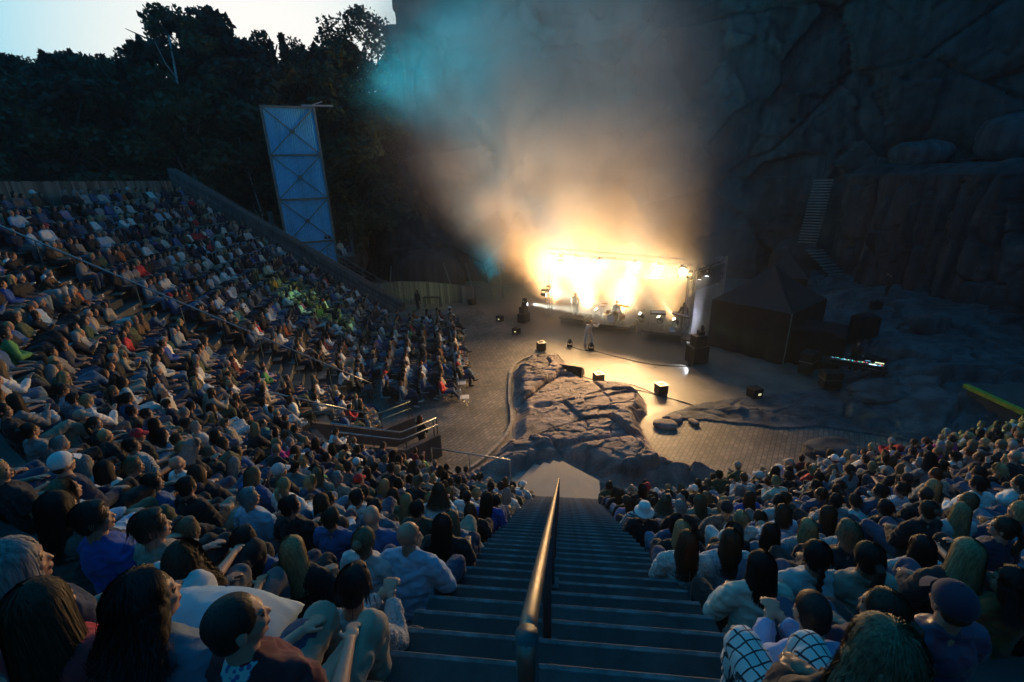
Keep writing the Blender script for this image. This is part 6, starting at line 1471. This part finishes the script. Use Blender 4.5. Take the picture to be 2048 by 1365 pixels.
for k in range(0, 15 + 1):
    d = row_d(k) + .64
    for side in (-1, 1):
        s = cut_s(0, side * 1.28, d); end = S_END + .5 if side < 0 else S_RIGHT - .5; n_ = 0
        while (s > end if side < 0 else s < end):
            x, y, phi = [float(q) for q in bowl(s, d)]; ks = _kappa(s)
            step = rg.uniform(.50, .56) / (1 + ks * d); n_ += 1
            if rg.random() < .045: step *= 1.7
            s0 = s; s = s + side * step
            # aisle, the empty bench ends beside it and the entrance cut
            la = (x - ax) * -fy + (y - ay) * fx
            if side < 0:
                if -.85 < -la < .8: continue
                if .8 <= la < .8 + 0 or (-la >= .8 and -la < .8 + (.35 if 3 <= k <= 12 else 0) + rg.uniform(-.5, .5) and s0 > S_AISLE): continue
                lv = (x - vx) * gy - (y - vy) * gx
                if abs(lv) < 1.3 and d < 3.1: continue
                if -2.8 < lv < -1.3 and d < 3.4 and rg.random() < .35: continue
                if s0 < S_AISLE and k > 13 and s0 > -15: pass
            if rg.random() < .035: continue
            if side > 0 and k < 1: continue
            if any(kk == k and (x - ux_) ** 2 + (y - uy_) ** 2 < .17 for kk, ux_, uy_ in used): continue
            pr = proj(x, y, k * HROW + 1.1)
            if pr is None or not (-90 < pr[0] < 2140 and -60 < pr[1] < 1430 + (150 if pr[2] < 3 else 0)): continue
            seats.append(dict(x=x + rg.uniform(-.03, .03), y=y + rg.uniform(-.04, .04), z=k * HROW, rz=facing(x, y, phi, .42) + R_(rg.uniform(-9, 9)), k=k, mir=(side > 0) if rg.random() < .75 else (side < 0), n=n_, blk='right' if side > 0 else ('left' if s0 > S_AISLE else 'far'), lat=la))
# floor seats
FT = Vector((.277, -.961)); FB = Vector((-.961, -.277)); F0 = Vector((-8.25, 31.6)); floor_pos = []
for r in range(9):
    t = [0, 0, .1, .0, .0, .2, .3, .2, .2][r]
    while t < [12.0, 12.5, 12.4, 12.9, 12.6, 12.2, 12.0, 11.5, 11.5][r]:
        p = F0 + FT * t + FB * (.92 * r); t += rg.uniform(.52, .58)
        s, dd, phi = nearest_front(p.x, p.y)
        inside = (p.x - np.interp(s, _ss, _px)) * math.cos(phi) + (p.y - np.interp(s, _ss, _py)) * math.sin(phi)
        if inside < .38 or p.y > 34.2: continue
        floor_pos.append((p.x, p.y, r))
        if rg.random() < .04 or (r == 0 and t > 11.9): continue
        seats.append(dict(x=p.x, y=p.y, z=.0, rz=math.atan2(-FB.y, -FB.x) - math.pi / 2 + R_(rg.uniform(-8, 4)), k=-1, mir=rg.random() < .3, n=len(seats), blk='floor', r=r))
# colours are drawn from what the photograph shows: mostly dark, some denim, some white
TOPW = [('black', 30), ('dark', 16), ('navy', 14), ('blue', 4), ('denim', 6), ('greyblue', 4), ('sky', 4), ('white', 12), ('pale', 4), ('cream', 3), ('beige', 4), ('taupe', 4), ('olive', 3), ('dgreen', 3), ('grey', 6), ('red', 2), ('maroon', 3), ('rust', 1.5), ('magenta', 1), ('lilac', 1.2), ('brown', 3), ('teal', 1), ('stripeb', 1.2), ('striped', 1.5), ('knitw', 1.5), ('royal', 1.5), ('green', 1)]
TRW = [('denim', 26), ('black', 28), ('navy', 14), ('lightdenim', 12), ('beige', 8), ('grey', 8), ('white', 4), ('olive', 4)]
HCW = [('black', 10), ('dark', 24), ('brown', 26), ('auburn', 6), ('sand', 14), ('blonde', 13), ('grey', 12)]
HSW = [('short', 38), ('long', 22), ('bob', 9), ('bun', 6), ('pony', 8), ('curly', 5), ('buzz', 6), ('bald', 3), ('cap', 4), ('hat', .6)]
def pick(W):
    t = rg.uniform(0, sum(w for _, w in W))
    for v, w_ in W:
        t -= w_
        if t <= 0: return v
    return W[0][0]
ORD = ['first', 'second', 'third', 'fourth', 'fifth', 'sixth', 'seventh', 'eighth', 'ninth', 'tenth', 'eleventh', 'twelfth', 'thirteenth', 'fourteenth', 'fifteenth', 'sixteenth', 'seventeenth', 'eighteenth', 'nineteenth', 'twentieth']
HCN = {'black': 'black haired', 'dark': 'dark haired', 'brown': 'brown haired', 'auburn': 'auburn haired', 'sand': 'fair haired', 'blonde': 'blonde', 'grey': 'grey haired'}
for q in seats:
    if 'hero' in q:
        hs, hc, top, pose, lab = q['hero']; q.update(hs=hs, hc=hc, top=top, pose=pose, label=lab, leg=q.get('leg') or pick(TRW)); q['capc'] = {'red': 'red', 'white': 'white', 'navyc': 'navy'}.get(hc); q['hc'] = hc if hc in HM else 'brown'
    else:
        q['hs'] = pick(HSW); q['hc'] = pick(HCW); q['top'] = pick(TOPW); q['leg'] = pick(TRW); q['pose'] = rg.choice([0, 0, 0, 1, 1, 2, 3, 3, 3, 4, 5, 5]) if rg.random() > .04 else 6 if rg.random() > .03 else 7; q['capc'] = rg.choice(['navy', 'black', 'white', 'red', 'pale', 'beige'])
        if q['hs'] in ('long', 'bob', 'bun', 'pony') and q['pose'] in (2,): q['pose'] = 6
        # a lit patch of bright clothing colours in the far block, as seen in the photograph
    q['skin'] = rg.choice([0, 1, 1, 3, 3, 0, 2]) if rg.random() < .97 else 2; q['shoe'] = rg.choice([0, 0, 1, 1, 2]); q['sc'] = rg.uniform(.95, 1.05) if 'hero' not in q else rg.uniform(.93, .98)
    pr = proj(q['x'], q['y'], q['z'] + 1.1); q['dist'] = math.dist((q['x'], q['y'], q['z'] + 1.1), (0, 0, CAMZ)) if 'hero' not in q else 0
seats.sort(key=lambda q: q['dist'])
NSPEC = 14
near = seats[:300 - NSPEC]; farq = seats[300 - NSPEC:]
HSN = {'short': 'short', 'long': 'long', 'bob': 'bobbed', 'bun': 'pinned up', 'pony': 'ponytailed', 'curly': 'curly', 'curlybig': 'curly', 'braid': 'braided', 'buzz': 'cropped'}
seen = {}
rank = {}
for q in sorted(near, key=lambda q: (q['k'], abs(q['x'] - .07))):
    sd_ = 'left' if q['x'] < 0 else 'right'; kk = (q['k'], sd_); rank[kk] = rank.get(kk, 0) + 1; q['rank'] = rank[kk]
for q in near:
    if 'label' not in q:
        if q['hs'] == 'bald': hh = 'bald person'
        elif q['hs'] == 'cap': hh = 'person in ' + TOPN[q['capc']] + ' cap'
        elif q['hs'] == 'hat': hh = 'person in ' + TOPN[q['capc']] + ' bucket hat'
        else: hh = HSN[q['hs']] + ' ' + HCN[q['hc']] + ' person'
        tn_ = {'stripeb': 'striped', 'striped': 'pinstriped', 'knitw': 'white knit'}.get(q['top']) or TOPN[q['top']]
        sd_ = 'left' if q['x'] < 0 else 'right'
        q['label'] = f"{hh}, {tn_} top, {ORD[min(q['rank'] - 1, 19)]} {sd_} of the staircase, {ORD[q['k']]} row"
    if q['label'] in seen: q['label'] = q['label'].replace(' row', ' row up')
    seen[q['label']] = 1
    o = person(FIG[q['pose']], (q['x'], q['y'], q['z']), q['rz'], q['label'], q['hs'], q['hc'], q['top'], q['leg'], q['skin'], q['shoe'], q['sc'], q['mir'], 'audience seated on the terraces', capc=q['capc'], tilt=(0, 0) if 'hero' in q else (R_(rg.uniform(-3, 4)), R_(rg.uniform(-5, 5))))
    if q['top'] == 'maroon_f':
        cb_ = MB(); J = FIG[q['pose']]['J']; c_ = J['neck']; etube(cb_, [c_ + Vector((0, -.005, -.035)), c_ + Vector((0, -.005, .0)), c_ + Vector((0, 0, .035))], [.105, .085, .066], [.10, .082, .064], n=20)
        m_ = process(cb_.mesh('collar'), .008, .6, 1); link_mesh('collar', m_, TM['floral'], o)

# everybody farther off: one mass of figures
def arrays(me):
    me.calc_loop_triangles(); nv = len(me.vertices); co = np.empty(nv * 3, np.float32); me.vertices.foreach_get('co', co); t = np.empty(len(me.loop_triangles) * 3, np.int32); me.loop_triangles.foreach_get('vertices', t); return co.reshape(-1, 3), t.reshape(-1, 3)
def keepf(V, F, msk):
    F = F[msk[F].all(1)]; u, inv = np.unique(F.ravel(), return_inverse=True); return V[u], inv.reshape(-1, 3).astype(np.int32)
FARV = []
for f in FIG:
    P = []
    bm_ = decim(f['body'], .085); V, F = arrays(bm_); J = f['J']; keep = np.linalg.norm(V - np.array(J['head']), axis=1) < .24
    for w_ in J['wr']: keep |= np.linalg.norm(V - np.array(w_), axis=1) < .17
    P.append((0,) + keepf(V, F, keep))
    for pid, nm, r_ in ((1, 'top', .06), (2, 'legs', .06), (3, 'shoes', .12)): P.append((pid,) + arrays(decim(f[nm], r_)))
    FARV.append(P)
FARH = {}
for h in ('short', 'long', 'bob', 'bun', 'pony', 'curly', 'buzz'):
    me = hair_mesh(h, near=False); FARH[h] = arrays(decim(me, .16 if h != 'buzz' else .1))
FARH['cap'] = arrays(decim(CAPM, .35)); FARH['hat'] = arrays(HATM)
PAL = {**{k: v for k, v in TOPC.items()}, 'striped': (.4, .4, .41), 'stripeb': (.38, .38, .4), 'knitw': (.6, .6, .58)}
AV, AF, AC = [], [], []; nb = 0
for q in farq:
    sc_ = q['sc']; c, s_ = math.cos(q['rz']), math.sin(q['rz']); mir = -1 if q['mir'] else 1
    Rz = np.array([[c, -s_, 0], [s_, c, 0], [0, 0, 1]]) * sc_; loc = np.array([q['x'], q['y'], q['z']]); J = FIG[q['pose']]['J']; Rh = np.array(J['R']); hp = np.array(J['head'])
    parts_ = list(FARV[q['pose']]); hs = q['hs']
    if hs in ('cap', 'hat'): parts_.append((4,) + (FARH['buzz'][0] @ Rh.T + hp, FARH['buzz'][1])); parts_.append((5, FARH[hs][0] @ Rh.T + hp + (np.array([0, 0, .03]) if hs == 'hat' else 0), FARH[hs][1]))
    elif hs != 'bald': parts_.append((4, FARH[hs][0] * HSC @ Rh.T + hp, FARH[hs][1]))
    cols = [SKINC[q['skin']], PAL[q['top']], TRC[q['leg']], [(.6, .6, .6), (.02, .02, .02), (.12, .07, .04)][q['shoe']], HAIRC[q['hc']], PAL.get(q['capc'], (.1, .1, .1))]
    for pid, V, F in parts_:
        W = V * np.array([mir, 1, 1]); W = W @ Rz.T + loc; AV.append(W); AF.append((F if mir > 0 else F[:, ::-1]) + nb); nb += len(V)
        cc = np.array(cols[pid]) ; AC.append(np.broadcast_to(np.r_[cc, 1.0], (len(V), 4)))
me = bpy.data.meshes.new('crowd'); AV = np.concatenate(AV); AF = np.concatenate(AF); AC = np.concatenate(AC)
raw_mesh(me, AV, AF); at = me.color_attributes.new('col', 'FLOAT_COLOR', 'POINT'); at.data.foreach_set('color', AC.astype(np.float32).ravel())
cm = mat('crowd_cloth', (.2, .2, .2), .8); at_ = cm.node_tree.nodes.new('ShaderNodeAttribute'); at_.attribute_name = 'col'; cm.node_tree.links.new(at_.outputs['Color'], cm.node_tree.nodes['Principled BSDF'].inputs['Base Color'])
o = link_mesh('crowd', me, cm, smooth=True); o['kind'] = 'stuff'
print('PEOPLE', len(near), len(farq), 'crowd tris', len(AF))

# ------------------------------------------------------------------ folding chairs on the court
chm = MB(); chm.box((0, .0, .44), (.42, .42, .025), bev=.008); CH = [('seat', chm.mesh('seat'))]
m_ = MB(); m_.box((0, -.2, .68), (.42, .02, .34), rot=Matrix.Rotation(-.12, 3, 'X'), bev=.006); CH.append(('backrest', m_.mesh('backrest')))
for sx_ in (-.19, .19): CH.append(('leg', MB().tube([(sx_, .2, 0), (sx_, -.1, .44), (sx_, -.21, .85)], .011, 5).mesh('leg'))); CH.append(('leg', MB().tube([(sx_, -.22, 0), (sx_, .16, .43)], .011, 5).mesh('leg')))
whp = mat('white_chair_shell', (.7, .7, .7), .45)
for nm, m_ in CH: m_.materials.append(whp if nm != 'leg' else M['steel'])
def chair(x, y, rz, lab):
    e_ = empty('folding_chair', (x, y, 0), rz, lab, 'chair', 'white folding chairs on the court')
    for nm, m_ in CH: o = bpy.data.objects.new(nm, m_); COL.objects.link(o); o.parent = e_
cr = math.atan2(-FB.y, -FB.x) - math.pi / 2
byrow = {}
for x, y, r in floor_pos: byrow.setdefault(r, []).append((x, y))
for r, L_ in byrow.items():
    for i, (x, y) in enumerate(reversed(L_[-(22 if r == 0 else 4):])):
        chair(x, y, cr, f'white folding chair, {ORD[i] if i < 20 else "far"} from the near end of the {ORD[r]} floor row' if i < 20 else ['white folding chair at the far end of the front floor row', 'white folding chair second from the far end of the front floor row'][i % 2])
chair(-4.6, 19.0, cr - .1, 'empty white folding chair standing at the near end of the front floor row')

# ------------------------------------------------------------------ people with a place of their own
def special(J, loc, rz, lab, hs, hc, top, leg, seed=0, **kw):
    f = figure(J, seed, loose=kw.pop('loose', .018)); return person(f, loc, rz, lab, hs, hc, top, leg, **kw)
TRM['suit'] = cloth('suit', (.62, .60, .56)); TM['suit'] = TRM['suit']
J = skeleton(lean=34, yaw=20, pitch=-4, arms='sing', stand=True, legs=.2, pel=(0, -.12, .93)); sg_ = special(J, (1.62, 27.35, 0), math.pi + .35, 'singer in a pale suit and dark boots leaning forward with a microphone', 'short', 'blonde', 'suit', 'suit', 1, shoe=1, scale=1.06)
hp = J['head'] + J['R'] @ Vector((0, .15, -.07)); MB().tube([hp, hp + Vector((0, .05, -.02)), hp + Vector((0, .14, -.08))], [.026, .022, .014], 8).build('microphone', M['black'], sg_)
special(skeleton(lean=2, yaw=10, arms='down', stand=True, legs=.09, pel=(0, 0, .93)), (-11.9, 35.3, 0), math.pi - .45, 'guard with long dark hair in black standing before the board fence', 'long', 'black', 'black', 'black', 2, shoe=1)
special(skeleton(lean=4, yaw=-30, arms='cup', stand=True, legs=.08, pel=(0, 0, .93), female=True), (*vpt(-1.0, .45, 0)[:2], 0), -.55, 'woman with long brown hair in black standing at the mouth of the entrance', 'long', 'auburn', 'black', 'black', 3, shoe=1)
special(skeleton(lean=2, yaw=0, arms='camera', stand=True, legs=.1, pel=(0, 0, .93)), (21.0, 31.4, 1.95), .9, 'person in black filming while standing on the rock below the right cliff', 'short', 'dark', 'black', 'black', 4, shoe=1)
special(skeleton(lean=10, yaw=0, pitch=12, arms='keys', stand=True, legs=.09, pel=(0, 0, .93)), (7.75, 29.15, .62), math.pi - .6, 'musician standing at the flat keyboard beside the truss tower', 'long', 'brown', 'dark', 'black', 5, shoe=1)
special(skeleton(lean=4, yaw=5, arms='keys', legs='wide', pel=(0, -.02, .54)), (3.75, 31.5, .5), math.pi - .4, 'drummer sitting behind the drum kit in the glare', 'short', 'dark', 'dark', 'black', 6, shoe=1)
special(skeleton(lean=8, yaw=5, arms='lap', stand=True, legs=.1, pel=(0, 0, .93)), (.9, 32.2, .5), math.pi - .3, 'musician standing on the left riser in the glare', 'short', 'brown', 'taupe', 'black', 7, shoe=1)
special(skeleton(lean=12, yaw=5, pitch=10, arms='keys', stand=True, legs=.1, pel=(0, 0, .93)), (14.6, 22.9, .4), math.pi - .55, 'technician in black bending over the mixing desk', 'short', 'dark', 'black', 'black', 8, shoe=1)
for i, (u_, v_) in enumerate([(.45, -.6), (1.0, -1.6)]):
    p_ = c0_t + ux_t * u_ + nx_t * v_
    bx_ = MB().box((0, 0, .22), (.5, .4, .44)).build('platform_stool', M['gsteel'], loc=tuple(p_)); tag(bx_, ['low box seat at the outer edge of the tower platform', 'low box seat deeper inside the tower platform'][i], 'stool')
    person(FIG[[5, 0][i]], tuple(p_), math.atan2(nx_t.y, nx_t.x) - math.pi / 2 + .3, ['person in pale top and white trousers sitting on the tower platform', 'dark clothed person sitting deeper on the tower platform'][i], ['short', 'long'][i], ['sand', 'brown'][i], ['cream', 'dark'][i], ['white', 'denim'][i], 1, 0)
person(FIG[3], (-17.1, 35.15, .55), -1.0, 'person sitting half hidden behind the railing by the board fence', 'short', 'brown', 'dark', 'black', 1, 1)
stl = MB().box((0, 0, .48), (.45, .4, .95)).build('wall_block', M['concrete_d'], loc=(-17.1, 35.15, 0)); tag(stl, 'concrete block seat behind the railing by the board fence', 'block')

# ------------------------------------------------------------------ small things around the nearest rows
def cup(loc, lab, liquid=None):
    e_ = empty('plastic_cup', loc, label=lab, cat='cup'); cm_ = mat('clear_cup', (.7, .75, .78), .15); cm_.node_tree.nodes['Principled BSDF'].inputs['Transmission Weight'].default_value = .85
    MB().tube([(0, 0, 0), (0, 0, .11)], [.028, .042], 14, caps=False).build('cup_wall', cm_, e_, smooth=True); MB().tube([(0, 0, .002), (0, 0, .006)], .027, 14).build('cup_base', cm_, e_)
    if liquid: MB().tube([(0, 0, .007), (0, 0, .085)], [.027, .038], 14).build('drink', mat('drink', liquid, .2), e_, smooth=True)
cup((1.42, 3.95, 9 * HROW + 1.02), 'plastic cup with orange drink held between two knitted jumpers', (.8, .28, .05))
cup((1.62, 3.1, 10 * HROW + .68), 'empty clear plastic cup beside the brown bag', None)
def bag(loc, rz, s, c, lab):
    m_ = mat('bag_leather', c, .5, nscale=10, namt=.2, bump=.4, bscale=60, bdist=.002); e_ = empty('handbag', loc, rz, lab, 'bag'); mb = MB(); etube(mb, [(0, 0, 0), (0, 0, s * .4), (0, 0, s * .75)], [s * .55, s * .6, s * .42], [s * .25, s * .24, s * .10], n=16); b_ = process(mb.mesh('bag_body'), s * .04, .5, 2, folds(s, .01)); link_mesh('bag_body', b_, m_, e_)
    MB().tube([(s * .35 * math.cos(a), 0, s * .68 + s * .5 * math.sin(a)) for a in np.linspace(0, math.pi, 9)], .008, 6).build('strap', m_, e_)
bag((1.75, 2.95, 10 * HROW + .62), .5, .30, (.12, .09, .05), 'brown leather handbag lying on the bench near the right of the stairs')
bag((-.3 - .72, 1.45, 11 * HROW + .45), .2, .28, (.02, .02, .022), 'black bag on the bench behind the grey shawl')
# quilt over the knees of the curly haired woman
nu, nv = 34, 26; U, W_ = np.meshgrid(np.linspace(-1, 1, nu), np.linspace(-1, 1, nv), indexing='ij')
Zq = .36 * (1 - np.abs(U) ** 2.6 * .9) * (1 - np.abs(W_) ** 3 * .8) + .03 * fbm(U * 2, W_ * 2, 3, 3) - .014 * (np.exp(-((U * 3.5 % 1) - .5) ** 2 / .004) + np.exp(-((W_ * 3 % 1) - .5) ** 2 / .004))
qm = mat('quilt', (.45, .58, .64), .8, nscale=5, namt=.12, bump=.3, bscale=60, bdist=.003)
qo = link_mesh('quilt', grid_mesh('quilt', np.stack([U * .40, W_ * .26, Zq * .8], -1), nu, nv), qm, smooth=True, loc=(-1.78, 1.44, 13 * HROW + .36), rot=(0, .05, .1)); sl_ = qo.modifiers.new('thick', 'SOLIDIFY'); sl_.thickness = .02
tag(qo, 'pale blue quilt spread over the knees behind the curly haired woman', 'quilt')
